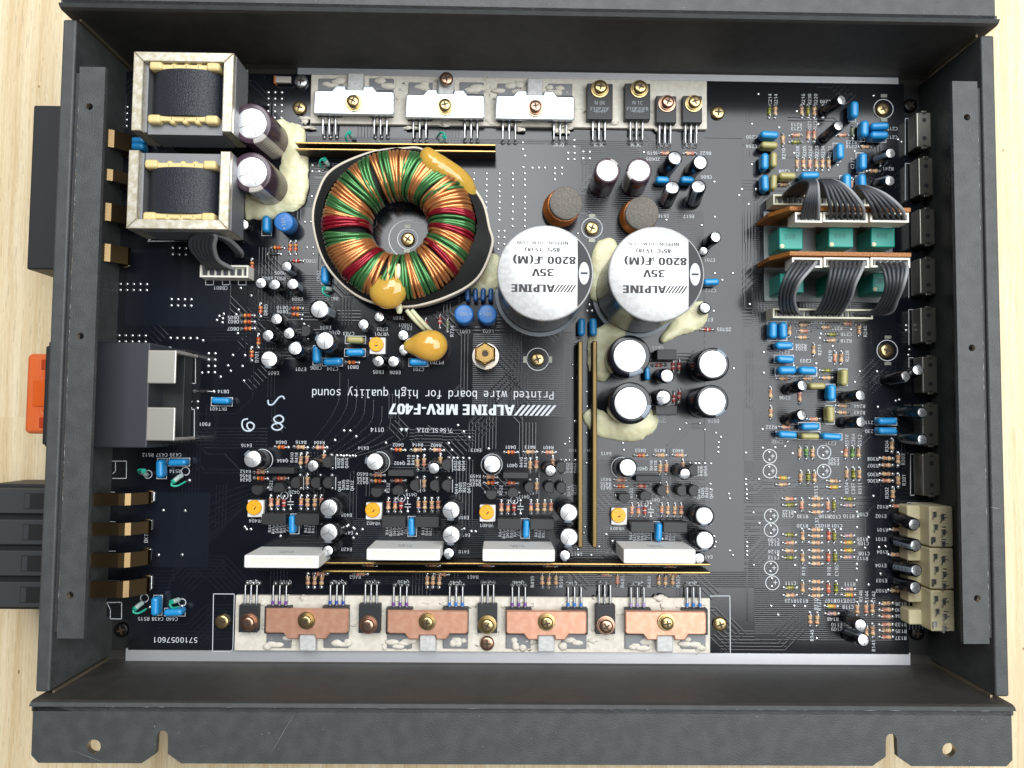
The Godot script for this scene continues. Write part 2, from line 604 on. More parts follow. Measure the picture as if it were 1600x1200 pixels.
func materials() -> void:
	var grain := bump(0.5, 2, 2.0, 3)
	var tri := {"uv1_triplanar": true, "uv1_scale": Vector3(9, 9, 9), "normal_enabled": true, "normal_texture": grain, "normal_scale": 0.35}
	var coat := ramp(0.025, 6, 21, Color(0.9, 0.9, 0.895), Color(1.0, 1.0, 1.0))
	var coated := tri.merged({"albedo_texture": coat})
	mat("cell", "#37393a", 0.5)
	mat("bar_side", "#2c2319", 0.5, 0.2)
	mat("coat", "#484b4a", 0.52, 0.0, coated)
	mat("coat_dark", "#343536", 0.55, 0.0, coated)
	mat("wall", "#3c3a37", 0.6, 0.0, coated)
	mat("floor", "#161616", 0.6)
	mat("bare", "#a99c86", 0.4, 0.8)
	mat("alu", "#d2d3d6", 0.42, 0.75, {"uv1_triplanar": true, "uv1_scale": Vector3(20, 20, 20), "normal_enabled": true, "normal_texture": grain, "normal_scale": 0.3})
	mat("alu_smooth", "#f4f5f6", 0.3, 0.85)
	mat("can_top", "#ececec", 0.4, 0.35, {"uv1_triplanar": true, "uv1_scale": Vector3(24, 24, 24), "albedo_texture": ramp(0.03, 4, 8, Color("#e2e2e0"), Color("#fbfbfb"))})
	mat("can_side", "#8d8a84", 0.25, 0.85)
	mat("paste", "#dedbd3", 0.6, 0.0, {"uv1_triplanar": true, "uv1_scale": Vector3(30, 30, 30), "normal_enabled": true, "normal_texture": bump(0.012, 2, 5.0, 14), "normal_scale": 0.3, "albedo_texture": ramp(0.02, 4, 31, Color("#e9e5dc"), Color("#f6f3ec"))})
	mat("paste_post", "#c9cac8", 0.6, 0.2, {"uv1_triplanar": true, "uv1_scale": Vector3(26, 26, 26), "albedo_texture": ramp(0.03, 4, 38, Color("#eaeae8"), Color("#ffffff"))})
	mat("zinc", "#e4e9ec", 0.3, 0.7, {"uv1_triplanar": true, "uv1_scale": Vector3(30, 30, 30), "albedo_texture": ramp(0.02, 4, 32, Color("#e6e9ea"), Color("#ffffff"))})
	mat("copper_plate", "#e2ae94", 0.38, 0.6, {"uv1_triplanar": true, "uv1_scale": Vector3(26, 26, 26), "albedo_texture": ramp(0.02, 4, 33, Color("#f4eae4"), Color("#ffffff"))})
	mat("bus", "#75623e", 0.42, 0.85)
	mat("solder", "#d9dbdc", 0.22, 0.9)
	mat("lead", "#c9cacb", 0.3, 0.9)
	mat("brass", "#b3935a", 0.25, 0.95)
	mat("brass_dark", "#7a6648", 0.32, 0.95)
	mat("gold_screw", "#b8a273", 0.28, 0.95)
	mat("pink_screw", "#b08d78", 0.28, 0.95)
	mat("steel_screw", "#c3c6c6", 0.3, 0.95)
	mat("black_screw", "#1a1a1a", 0.35, 0.6)
	mat("recess", "#3a2d1e", 0.6)
	mat("vert", "#ffffff", 0.38, 0.0, {"vertex_color_use_as_albedo": true, "clearcoat_enabled": true, "clearcoat": 0.5, "clearcoat_roughness": 0.25})
	mat("sleeve", "#ffffff", 0.22, 0.0, {"vertex_color_use_as_albedo": true})
	mat("plastic", "#ffffff", 0.42, 0.0, {"vertex_color_use_as_albedo": true})
	mat("matte", "#ffffff", 0.75, 0.0, {"vertex_color_use_as_albedo": true})
	mat("silk", "#ccd1d5", 0.6)
	mat("silk_dim", "#9aa0a4", 0.6)
	mat("ink", "#3a393d", 0.7)
	mat("blue", "#1a88c4", 0.3, 0.0, {"clearcoat_enabled": true, "clearcoat": 0.5})
	mat("olive", "#a0985e", 0.35, 0.0, {"clearcoat_enabled": true, "clearcoat": 0.4})
	mat("inductor", "#2f70b4", 0.4)
	mat("deep_blue", "#1d4f86", 0.35)
	mat("epoxy", "#232426", 0.5)
	mat("ferrite", "#77726c", 0.85, 0.0, {"uv1_triplanar": true, "uv1_scale": Vector3(30, 30, 30), "albedo_texture": ramp(0.05, 4, 34, Color("#d8d4ce"), Color("#ffffff"))})
	mat("glue", "#dca848e0", 0.12, 0.0, {"transparency": BaseMaterial3D.TRANSPARENCY_ALPHA, "subsurf_scatter_enabled": true, "subsurf_scatter_strength": 0.5, "clearcoat_enabled": true, "clearcoat": 0.6, "clearcoat_roughness": 0.1})
	mat("cream", "#e6dcb4", 0.38, 0.0, {"subsurf_scatter_enabled": true, "subsurf_scatter_strength": 0.2})
	mat("bobbin", "#dcc68a", 0.45)
	mat("tape", "#2b2e34", 0.36, 0.0, {"uv1_triplanar": true, "uv1_scale": Vector3(40, 40, 40), "normal_enabled": true, "normal_texture": bump(0.06, 3, 6.0, 17), "normal_scale": 0.5})
	mat("core", "#d8d3c4", 0.38, 0.65, {"uv1_triplanar": true, "uv1_scale": Vector3(22, 22, 22), "albedo_texture": ramp(0.03, 4, 35, Color("#e2dccc"), Color("#ffffff"))})
	mat("core_grey", "#7f8082", 0.5, 0.4)
	mat("cement", "#eceae4", 0.7, 0.0, {"uv1_triplanar": true, "uv1_scale": Vector3(30, 30, 30), "normal_enabled": true, "normal_texture": bump(0.08, 3, 4.0, 18), "normal_scale": 0.4})
	mat("cement_fill", "#efe9d2", 0.85, 0.0, {"uv1_triplanar": true, "uv1_scale": Vector3(30, 30, 30), "normal_enabled": true, "normal_texture": bump(0.05, 4, 8.0, 19), "normal_scale": 0.6})
	mat("trimmer", "#f0a61c", 0.4)
	mat("ceramic", "#d9d9d7", 0.5)
	mat("wire_black", "#3a3c40", 0.45)
	mat("wire_grey", "#8d8e8f", 0.45)
	mat("connector", "#ebe7da", 0.45)
	mat("connector_old", "#c9c7b0", 0.45)
	mat("board_brown", "#b98038", 0.55, 0.0, {"uv1_triplanar": true, "uv1_scale": Vector3(40, 40, 40), "albedo_texture": ramp(0.08, 3, 36, Color("#a57a55"), Color("#ffffff"))})
	mat("green_pot", "#128f80", 0.4)
	mat("pot_metal", "#8d8b83", 0.36, 0.85)
	mat("rca", "#dccfa8", 0.45, 0.0, {"subsurf_scatter_enabled": true, "subsurf_scatter_strength": 0.1})
	mat("housing", "#34373c", 0.42)
	mat("housing_black", "#222325", 0.5)
	mat("tin", "#d6d0c6", 0.32, 0.7)
	mat("fuse", "#ff6a1c", 0.18, 0.0, {"refraction_enabled": true, "refraction_scale": 0.05})
	mat("fuse_body", "#f0641ab4", 0.12, 0.0, {"transparency": BaseMaterial3D.TRANSPARENCY_ALPHA, "subsurf_scatter_enabled": true, "subsurf_scatter_strength": 0.2, "clearcoat_enabled": true, "clearcoat": 0.7})
	mat("fuse_inner", "#a83a10", 0.4)
	mat("wire_copper", "#cf8d58", 0.28, 0.7)
	mat("wire_green", "#4a7d4a", 0.27, 0.55)
	mat("wire_red", "#8c1a2a", 0.27, 0.5)
	mat("choke", "#d07d40", 0.3, 0.5)
	mat("rope", "#cfc6b4", 0.6)
	mat("teal", "#1f8f7c", 0.5)
	mat("grey_sleeve", "#a9b6b3", 0.5)
	mat("paint", "#bfcbd6", 0.4)
	mat("pad", "#85897c", 0.45, 0.4)
	mat("score", "#4e5054", 0.9)
	mat("scratch", "#8c8f92", 0.6)
	mat("bead", "#e8d9b8", 0.4)

# ---------------------------------------------------------------- components on the board
const TAN := "#c6a17a"
func bands(kind: String) -> Array:
	# body colour, then the four bands
	match kind:
		"tan": return ["#d8b896", "#a5714a", "#6a5444", "#b9805a", "#c0a060"]
		"tan2": return ["#dcbc9c", "#c48a58", "#b9764a", "#7a5a48", "#c0a060"]
		"tan3": return ["#d2b08a", "#8a6248", "#94846e", "#a86a50", "#c0a060"]
		"pink": return ["#dcaa90", "#bb6048", "#8a5a48", "#b8745a", "#c8a870"]
		"red": return ["#d07a5c", "#b5281e", "#a02a22", "#d2a08a", "#8a4a34"]
		"ygreen": return ["#a8a838", "#2e2f18", "#3a3a1c", "#5a5a20", "#2e2f18"]
		"green": return ["#6fa35a", "#2c4a22", "#3c5a2e", "#2a3c20", "#8a9a50"]
		"yellow": return ["#d8b84a", "#c9521e", "#7a8a2c", "#d08a28", "#8a8a3a"]
		"blueband": return ["#cfa580", "#3a5a9a", "#c04a2c", "#cf8a5a", "#9a6a3a"]
		"purple": return ["#c9a795", "#8a6aa0", "#a8927e", "#7a5a7a", "#b58c5a"]
		"diode": return ["#c8622a", "#b0301c", "#c8622a", "#2a1a12", "#d9a040"]
		"zener": return ["#9a2a22", "#b03a2a", "#3a2320", "#d8c0b0", "#a02a24"]
		"black": return ["#222222", "#222222", "#2a2a2a", "#3a3a3a", "#222222"]
		"greygreen": return ["#7d8a70", "#4a5a3a", "#3a4a30", "#6a6a4a", "#8a8a60"]
	return ["#d3ac86", "#8a4a2a", "#2a2420", "#b0582a", "#b58c3a"]

func axial_mesh(kind: String, pitch: float) -> ArrayMesh:
	var k := "axial%s%.1f" % [kind, pitch]
	if cache.has(k):
		return cache[k]
	var b := bands(kind)
	var mb := MB.new()
	var turn := Basis(Vector3(0, 0, 1), -PI / 2)
	var half := 1.75
	var r0 := 0.98
	var r1 := 0.74
	var glass := kind in ["diode", "zener"]
	if glass:
		half = 1.6; r0 = 0.85; r1 = 0.8
	mb.xf = Transform3D(turn, Vector3(0, 1.05, 0) * MM)
	var st := [[-half, 0.0, -half + 0.12, r0 * 0.7, 0], [-half + 0.12, r0 * 0.7, -half + 0.35, r0, 0], [-half + 0.35, r0, -half + 0.75, r0, 1], [-half + 0.75, r0, -half + 1.05, r1, 0],
		[-half + 1.05, r1, -half + 1.4, r1, 2], [-half + 1.4, r1, -0.12, r1, 0], [-0.12, r1, 0.3, r1, 3], [0.3, r1, half - 1.05, r1, 0], [half - 1.05, r1, half - 0.75, r0, 0],
		[half - 0.75, r0, half - 0.38, r0, 4], [half - 0.38, r0, half - 0.12, r0 * 0.8, 0], [half - 0.12, r0 * 0.8, half, 0.0, 0]]
	for q in st:
		mb.s("vert", lin(b[q[4]]))
		mb.lathe([Vector2(q[1], q[0]), Vector2(q[3], q[2])], 10)
	mb.xf = Transform3D()
	mb.s("lead")
	for sg in [-1.0, 1.0]:
		mb.tube([Vector3(sg * half * 0.95, 1.05, 0), Vector3(sg * (pitch / 2 - 0.3), 1.05, 0), Vector3(sg * pitch / 2, 0.75, 0), Vector3(sg * pitch / 2, 0.1, 0)], 0.27, 5)
	mb.s("solder")
	for sg in [-1.0, 1.0]:
		mb.lathe([Vector2(0.82, 0.0), Vector2(0.7, 0.3), Vector2(0.4, 0.55), Vector2(0.0, 0.62)], 9, Vector3(sg * pitch / 2, 0, 0))
	var am := mb.mesh(M)
	cache[k] = am
	return am

# axial part lying on the board: h along the long side of the case, v across it
func axial(called: String, x: float, z: float, dir: String, kind: String, pitch := 5.4) -> void:
	var t := 0.0 if dir == "h" else PI / 2
	if rng.randf() < 0.5:
		t += PI
	part(called, axial_mesh(kind, pitch), null, Vector3(x + rng.randf_range(-0.08, 0.08), rng.randf_range(0, 0.15), z + rng.randf_range(-0.08, 0.08)), t + rng.randf_range(-0.05, 0.05))

func res(x: float, z: float, dir: String, kind := "tan") -> void:
	if kind == "tan":
		kind = ["tan", "tan2", "tan3", "pink", "tan", "tan3"][rng.randi_range(0, 5)]
	axial("resistor", x, z, dir, kind)

func cer(x: float, z: float, dir: String, kind := "ygreen") -> void:
	axial("axial_capacitor", x, z, dir, kind)

func dio(x: float, z: float, dir: String, kind := "diode") -> void:
	axial("diode", x, z, dir, kind)

func sleeve_colour(style: String) -> Color:
	match style:
		"brown": return lin("#473640")
		"green": return lin("#10262b")
		"blue": return lin("#11191f")
	return lin("#141517")

# upright electrolytic can: foot at (x, z), top at (tx, tz), h high
func ecap(x: float, z: float, tx: float, tz: float, h: float, r: float, style := "black", stripe := -1.0, label := "") -> void:
	var up := Vector3(tx - x, h, tz - z)
	var length := up.length()
	up = up.normalized()
	var side := up.cross(Vector3(0, 0, 1)).normalized()
	side = Vector3(1, 0, 0) - up * up.x
	side = side.normalized()
	var bs := Basis(side, up, side.cross(up))
	var hh := snappedf(length, 0.5)
	var k := "ecap%s%.1f%.1f" % [style, hh, r]
	var edge := clampf(r * 0.2, 0.45, 1.3) if r < 7.0 else 2.0
	if not cache.has(k):
		var mb := MB.new()
		mb.s("sleeve", sleeve_colour(style))
		mb.lathe([Vector2(r * 0.8, 0.0), Vector2(r * 0.97, 0.15), Vector2(r, 0.5), Vector2(r, 1.2), Vector2(r * 0.93, 1.5), Vector2(r * 0.93, 1.8), Vector2(r, 2.1), Vector2(r, hh - 0.6), Vector2(r - 0.14, hh - 0.22), Vector2(r - 0.4, hh), Vector2(r - edge, hh), Vector2(r - edge - 0.05, hh - 0.12)], 28)
		cache[k] = mb.mesh(M)
		mb = MB.new()
		var lr := r - edge
		mb.s("alu_smooth")
		mb.lathe([Vector2(lr, hh - 0.12), Vector2(lr * 0.9, hh - 0.02), Vector2(0, hh + 0.02)], 28)
		mb.s("score")
		var arms := 3 if r > 2.9 else 2
		if style == "brown" or r < 2.9:
			arms = 4
		for i in arms:
			var a := TAU * i / arms + 0.6
			var e := Vector2(cos(a), sin(a)) * lr * 0.86
			var w := 0.16 if r < 4 else 0.2
			mb.strip(Vector2.ZERO, e, w, hh + 0.05)
		cache[k + "lid"] = mb.mesh(M)
		mb = MB.new()
		mb.s("sleeve", lin("#79838d") if style != "brown" else lin("#b9b3ac"))
		var aw := 0.38
		mb.lathe([Vector2(r + 0.03, 2.4), Vector2(r + 0.03, hh - 0.6), Vector2(r - 0.11, hh - 0.2), Vector2(r - 0.38, hh + 0.03), Vector2(r - edge * 0.9, hh + 0.03)], 6, Vector3.ZERO, -aw, aw)
		mb.s("sleeve", lin("#1a1a1c"))
		var yy := 3.4
		while yy < hh - 1.5:
			mb.lathe([Vector2(r + 0.05, yy), Vector2(r + 0.05, yy + 0.35)], 3, Vector3.ZERO, -aw * 0.45, aw * 0.45)
			yy += 2.2
		cache[k + "stripe"] = mb.mesh(M)
	var o := MeshInstance3D.new()
	o.mesh = cache[k]
	o.name = numbered(amp, "electrolytic_capacitor")
	amp.add_child(o, true)
	var spin := rng.randf() * TAU
	o.transform = Transform3D(bs * Basis(Vector3.UP, spin), Vector3(x, 0.1, z) * MM)
	if label != "":
		o.set_meta("label", label)
	part("lid", cache[k + "lid"], o)
	var st := stripe if stripe >= 0.0 else rng.randf() * TAU
	part("polarity_stripe", cache[k + "stripe"], o, Vector3.ZERO, -st - spin)
	# its two solder joints
	return

# dipped film capacitor, a rounded pill standing on its leads
func film(x: float, z: float, dir: String, kind := "blue", long := 7.0, thick := 3.0) -> void:
	var k := "film%s%.1f%.1f" % [kind, long, thick]
	if not cache.has(k):
		var mb := MB.new()
		mb.s(kind)
		mb.rbox(Vector3(0, 3.6, 0), Vector3(long, 5.4, thick), thick * 0.46, 3)
		mb.s("lead")
		for sg in [-1.0, 1.0]:
			mb.tube([Vector3(sg * long * 0.33, 1.4, 0), Vector3(sg * long * 0.36, 0.0, 0)], 0.25, 5)
		cache[k] = mb.mesh(M)
	part("film_capacitor", cache[k], null, Vector3(x, 0, z), (0.0 if dir == "h" else PI / 2) + rng.randf_range(-0.06, 0.06))

# TO-92: flat towards the given side (degrees, 0 = +x)
func tran(x: float, z: float, deg: float, h := 5.5) -> void:
	if not cache.has("to92"):
		var mb := MB.new()
		mb.s("epoxy")
		var p := PackedVector2Array()
		for i in 15:
			var a := deg_to_rad(50.0 + 260.0 * i / 14.0)
			p.append(Vector2(cos(a), sin(a)) * 2.35)
		mb.prism(p, 1.2, 6.0, 0.25)
		mb.s("lead")
		for q in [-1.27, 0.0, 1.27]:
			mb.tube([Vector3(0, 1.4, q), Vector3(0, 0, q * 1.3)], 0.24, 5)
		mb.s("solder")
		for q in [-1.0, 1.0]:
			mb.lathe([Vector2(0.8, 0.0), Vector2(0.6, 0.4), Vector2(0.0, 0.6)], 8, Vector3(0.2, 0, q * 2.6))
		cache["to92"] = mb.mesh(M)
	part("transistor", cache["to92"], null, Vector3(x, 0, z), deg_to_rad(-deg) + rng.randf_range(-0.08, 0.08))

# flat black package standing on a row of leads
func sip(x: float, z: float, w: float, d: float, h := 6.5, gloss := false) -> void:
	var mb := MB.new()
	mb.s("epoxy")
	mb.rbox(Vector3(0, h / 2 + 0.8, 0), Vector3(w, h, d), 0.25, 1)
	mb.s("lead")
	for i in 5:
		var q := (i - 2) * w * 0.19
		mb.tube([Vector3(q, 1.0, 0), Vector3(q, 0, 0)], 0.24, 5)
	build("flat_package", mb, null, Vector3(x, 0, z))

func trimmer(x: float, z: float, label: String) -> void:
	var mb := MB.new()
	mb.s("ceramic")
	mb.rbox(Vector3(0, 1.3, 0), Vector3(6.4, 2.2, 6.8), 0.3, 1)
	mb.s("pot_metal")
	mb.box(Vector3(0.4, 1.4, 3.3), Vector3(2.6, 1.6, 0.5))
	mb.s("lead")
	for q in [-2.0, 2.0]:
		mb.tube([Vector3(q, 1.0, 3.4), Vector3(q, 0.8, 4.1), Vector3(q, 0, 4.1)], 0.35, 5)
	var o := build("trimmer_potentiometer", mb, null, Vector3(x, 0, z), 0.0, label)
	mb = MB.new()
	mb.s("trimmer")
	mb.lathe([Vector2(3.0, 2.3), Vector2(3.05, 3.0), Vector2(2.8, 3.4), Vector2(0.9, 3.45), Vector2(0.8, 3.15), Vector2(0, 3.15)], 22)
	for i in 6:
		var a := TAU * i / 6.0
		mb.rbox(Vector3(cos(a) * 1.9, 3.4, sin(a) * 1.9), Vector3(0.7, 0.3, 0.7), 0.12, 1)
	mb.s("recess")
	mb.box(Vector3(0.1, 3.2, 0.5), Vector3(1.5, 0.12, 0.4))
	mb.box(Vector3(-0.7, 3.47, -1.5), Vector3(0.7, 0.05, 0.28))
	mb.box(Vector3(0.9, 3.47, -1.4), Vector3(0.28, 0.05, 0.7))
	build("dial", mb, o, Vector3(-0.4, 0, -0.5), rng.randf() * 1.2)

func choke(x: float, z: float, tx: float, tz: float, h: float, label: String) -> void:
	var mb := MB.new()
	mb.s("ferrite")
	mb.lathe([Vector2(0, 0), Vector2(7.2, 0), Vector2(7.2, 2.5), Vector2(5.6, 2.6), Vector2(5.6, h - 3.4), Vector2(6.6, h - 3.3), Vector2(6.7, h - 0.4), Vector2(6.3, h), Vector2(0, h)], 32)
	var o := build("choke_coil", mb, null, Vector3(x, 0.2, z), 0.0, label)
	var d := Vector3(tx - x, h, tz - z).normalized()
	o.transform.basis = Basis(Quaternion(Vector3.UP, d))
	mb = MB.new()
	mb.s("choke")
	var y := 2.8
	while y < h - 3.2:
		mb.tube(range(24).map(func(i): return Vector3(cos(TAU * i / 24.0) * (6.3 + 0.9 * (1.0 - y / h)), y, sin(TAU * i / 24.0) * (6.3 + 0.9 * (1.0 - y / h)))), 0.55, 6, true)
		y += 0.95
	build("winding", mb, o)
	mb = MB.new()
	mb.s("wire_red")
	mb.blob(Vector3(-5.2, 4.2, 3.2), Vector3(2.6, 3.2, 2.4), FastNoiseLite.new(), 0.15, 12, false)
	build("varnish_drop", mb, o)

func inductor(x: float, z: float, tx: float, tz: float, print_: String, spin: float) -> void:
	var h := 9.5
	var mb := MB.new()
	mb.s("inductor")
	mb.lathe([Vector2(0, 0.2), Vector2(3.7, 0.2), Vector2(3.9, 0.8), Vector2(3.9, h - 0.7), Vector2(3.6, h - 0.15), Vector2(3.1, h), Vector2(0, h)], 28)
	var o := build("inductor", mb, null, Vector3(x, 0, z), 0.0, "blue coated coil printed " + print_)
	o.transform.basis = Basis(Quaternion(Vector3.UP, Vector3(tx - x, h, tz - z).normalized()))
	mb = MB.new()
	mb.s("silk_dim")
	mb.words(print_, 2.2, sans, lay(Vector3(0, h + 0.04, 0), spin))
	mb.lathe([Vector2(0.35, h + 0.05), Vector2(0, h + 0.06)], 8, Vector3(sin(spin) * 0 - 2.7 * cos(spin), 0, 2.7 * sin(spin)))
	build("printed_value", mb, o)

# pan head screw with a cross recess and, where it has one, a washer
func screw(x: float, y: float, z: float, r: float, kind := "gold_screw", washer := true, tilt := 0.0) -> void:
	var a := rng.randf() * PI
	var k := "screw%s%.1f" % [kind, r]
	if not cache.has(k):
		var mb := MB.new()
		mb.s(kind)
		mb.lathe([Vector2(r * 0.98, 0), Vector2(r, r * 0.3), Vector2(r * 0.93, r * 0.48), Vector2(r * 0.78, r * 0.57), Vector2(r * 0.5, r * 0.61), Vector2(0, r * 0.62)], 28)
		cache[k] = mb.mesh(M)
		mb = MB.new()
		mb.s("recess")
		for i in 2:
			mb.xf = Transform3D(Basis(Vector3.UP, PI / 2 * i), Vector3.ZERO)
			mb.prism(PackedVector2Array([Vector2(-r * 0.56, -r * 0.09), Vector2(-r * 0.15, -r * 0.13), Vector2(r * 0.15, -r * 0.13), Vector2(r * 0.56, -r * 0.09), Vector2(r * 0.56, r * 0.09), Vector2(r * 0.15, r * 0.13), Vector2(-r * 0.15, r * 0.13), Vector2(-r * 0.56, r * 0.09)]), r * 0.5, r * 0.63 + 0.01 * i, 0.02)
		cache[k + "x"] = mb.mesh(M)
	var wk := "washer%s%.1f" % [kind, r]
	var up := y
	var o := part("screw", cache[k], null, Vector3(x, y + (1.5 if washer else 0.0), z), a)
	part("cross_recess", cache[k + "x"], o)
	if washer:
		if not cache.has(wk):
			var mb := MB.new()
			mb.s(kind)
			mb.lathe([Vector2(r * 0.5, -1.45), Vector2(r * 1.36, -1.45), Vector2(r * 1.4, -1.3), Vector2(r * 1.36, -0.9), Vector2(r * 1.12, -0.85), Vector2(r * 1.14, -0.8), Vector2(r * 1.14, -0.1), Vector2(r * 0.5, -0.05)], 28)
			cache[wk] = mb.mesh(M)
		part("washer", cache[wk], o)

# power transistor lying on the heat sink: body from (x0, z0) to (x1, z1), leads towards side (+1 or -1 in z)
func power(x0: float, x1: float, z0: float, z1: float, side: float, reach: float, collar := "", print_ := []) -> void:
	var mb := MB.new()
	mb.s("epoxy")
	var w := x1 - x0
	mb.rbox(Vector3(0, 3.4, 0), Vector3(w, 3.6, z1 - z0), 0.3, 1)
	var at := Vector3((x0 + x1) / 2, 0.2, (z0 + z1) / 2)
	var o := build("power_transistor", mb, null, at)
	var e := (z1 - z0) / 2 * side
	for q in [-1.0, 0.0, 1.0]:
		leads(o, q * (2.54 if w > 9 else 2.3), e, side, reach, collar)
	if print_.size() > 0:
		mb = MB.new()
		mb.s("silk_dim")
		var zz := 0.6
		for t in print_:
			mb.words(t, 2.1, sans, lay(Vector3(0, 5.23, zz), 0.0))
			zz += 2.6
		for dx in [-1.6, 0.6]:
			mb.prism(PackedVector2Array([Vector2(dx, zz - 2.0), Vector2(dx + 1.1, zz - 1.5), Vector2(dx, zz - 1.0)]), 5.2, 5.23)
			mb.strip(Vector2(dx + 1.25, zz - 2.0), Vector2(dx + 1.25, zz - 1.0), 0.2, 5.23)
		mb.strip(Vector2(-2.6, zz - 1.5), Vector2(2.8, zz - 1.5), 0.18, 5.23)
		build("printed_code", mb, o)

func leads(o: Node3D, q: float, e: float, side: float, reach: float, collar := "") -> void:
	var k := "leg%.1f%.1f%s" % [reach * side, e, collar]
	if not cache.has(k):
		var mb := MB.new()
		mb.s("lead")
		mb.tube([Vector3(0, 2.6, e - side * 0.2), Vector3(0, 2.6, e + side * reach * 0.5)], 0.55, 6)
		mb.tube([Vector3(0, 2.6, e + side * reach * 0.45), Vector3(0, 2.5, e + side * (reach - 0.6)), Vector3(0, 1.9, e + side * reach), Vector3(0, 0, e + side * reach)], 0.36, 6)
		mb.s("solder")
		mb.lathe([Vector2(1.0, 0.0), Vector2(0.8, 0.5), Vector2(0.4, 0.9), Vector2(0.0, 1.0)], 10, Vector3(0, 0, e + side * reach))
		cache[k] = mb.mesh(M)
		if collar != "":
			mb = MB.new()
			mb.s("vert", lin(collar))
			mb.tube([Vector3(0, 2.6, e + side * 0.2), Vector3(0, 2.6, e + side * 1.6)], 0.68, 8)
			cache[k + "collar"] = mb.mesh(M)
	var l := part("leg", cache[k], o, Vector3(q, 0, 0))
	if collar != "":
		part("leg_collar", cache[k + "collar"], o, Vector3(q, 0, 0))

# clamp plate pressing two transistors on the heat sink
func clamp_plate(x0: float, x1: float, z0: float, z1: float, side: float, kind: String, screw_kind: String, label: String) -> void:
	var xc := (x0 + x1) / 2; var w := x1 - x0; var d := z1 - z0
	var mb := MB.new()
	mb.s(kind)
	var h := w / 2; var f := d / 2
	# side = -1: the tongue points away from the leads, to smaller z
	var p := PackedVector2Array([Vector2(-h, -f), Vector2(-h + 0.8, -f), Vector2(h - 0.8, -f), Vector2(h, -f + 0.8), Vector2(h, f - 0.8), Vector2(h - 0.8, f), Vector2(h * 0.56, f), Vector2(h * 0.46, f + 2.2), Vector2(h * 0.22, f + 2.2), Vector2(h * 0.2, f + 0.6), Vector2(-h * 0.2, f + 0.6), Vector2(-h * 0.22, f + 2.2), Vector2(-h * 0.46, f + 2.2), Vector2(-h * 0.56, f), Vector2(-h + 0.8, f), Vector2(-h, f - 0.8)])
	if side < 0:
		for i in p.size():
			p[i].y = -p[i].y
	mb.prism(p, 5.0, 6.6, 0.45)
	var o := build("clamp_plate", mb, null, Vector3(xc, 0, (z0 + z1) / 2), 0.0, label)
	mb = MB.new()
	mb.s("paste_post")
	mb.rbox(Vector3(xc, 2.4, (z1 + 3.4) if side > 0 else (z0 - 4.3)), Vector3(6.6, 5.2, 8.2), 0.7, 2)
	build("heat_sink_post", mb)
	screw(xc, 6.7, (z0 + z1) / 2 - side * 0.4, 2.5, screw_kind, true)

# the two transistors under a clamp, of which the ends and the leads show
func clamped(xc: float, z0: float, z1: float, lead_side: float, reach: float, collar: String) -> void:
	var mb := MB.new()
	mb.s("epoxy")
	mb.rbox(Vector3(0, 2.9, 0), Vector3(10.4, 4.0, z1 - z0 - 0.4), 0.3, 1)
	mb.s("core_grey")
	mb.rbox(Vector3(0, 1.5, -lead_side * (z1 - z0) * 0.5 - lead_side * 2.6), Vector3(10.0, 1.3, 7.0), 0.3, 1)
	var o := build("power_transistor", mb, null, Vector3(xc, 0.2, (z0 + z1) / 2))
	for q in [-2.6, 0.0, 2.6]:
		leads(o, q, (z1 - z0) / 2 * lead_side, lead_side, reach, collar)
	mb = MB.new()
	mb.s("paste")
	var nz := FastNoiseLite.new()
	nz.seed = int(xc * 3.0)
	nz.frequency = 0.02
	for i in 4:
		mb.blob(Vector3(rng.randf_range(-4.6, 4.6), 1.6, -lead_side * ((z1 - z0) * 0.5 + rng.randf_range(2.2, 5.8))), Vector3(rng.randf_range(3, 7), 2.2, rng.randf_range(2.2, 3.4)), nz, 0.12, 14)
	build("thermal_paste", mb, o)

func cement(x0: float, x1: float, z0: float, z1: float, h: float) -> void:
	var w := x1 - x0; var d := z1 - z0
	var mb := MB.new()
	mb.s("cement")
	mb.rbox(Vector3(0, (h - 0.9) / 2 + 0.5, 0), Vector3(w, h - 0.9, d), 0.4, 1)
	for sg in [-1.0, 1.0]:
		mb.rbox(Vector3(sg * (w / 2 - 1.0), h - 0.35, 0), Vector3(2.0, 1.7, d), 0.6, 2)
		mb.rbox(Vector3(0, h - 0.351, sg * (d / 2 - 0.65)), Vector3(w - 1.0, 1.69, 1.3), 0.5, 2)
	var o := build("cement_resistor", mb, null, Vector3((x0 + x1) / 2, 0, (z0 + z1) / 2), 0.0, "white ceramic power resistor")
	mb = MB.new()
	mb.s("cement_fill")
	mb.rbox(Vector3(0, h - 0.35, 0), Vector3(w - 3.6, 1.2, d - 2.2), 0.14, 1)
	mb.s("recess")
	build("cement_filling", mb, o)
	mb = MB.new()
	mb.s("ink")
	mb.words("N15J3", 2.0, sans, Transform3D(Basis(Vector3.UP, PI), Vector3(0, h * 0.72, -d / 2 - 0.03)))
	mb.words("E1203", 2.0, sans, Transform3D(Basis(Vector3.UP, PI), Vector3(-0.6, h * 0.56, -d / 2 - 0.03)))
	build("printed_value", mb, o)

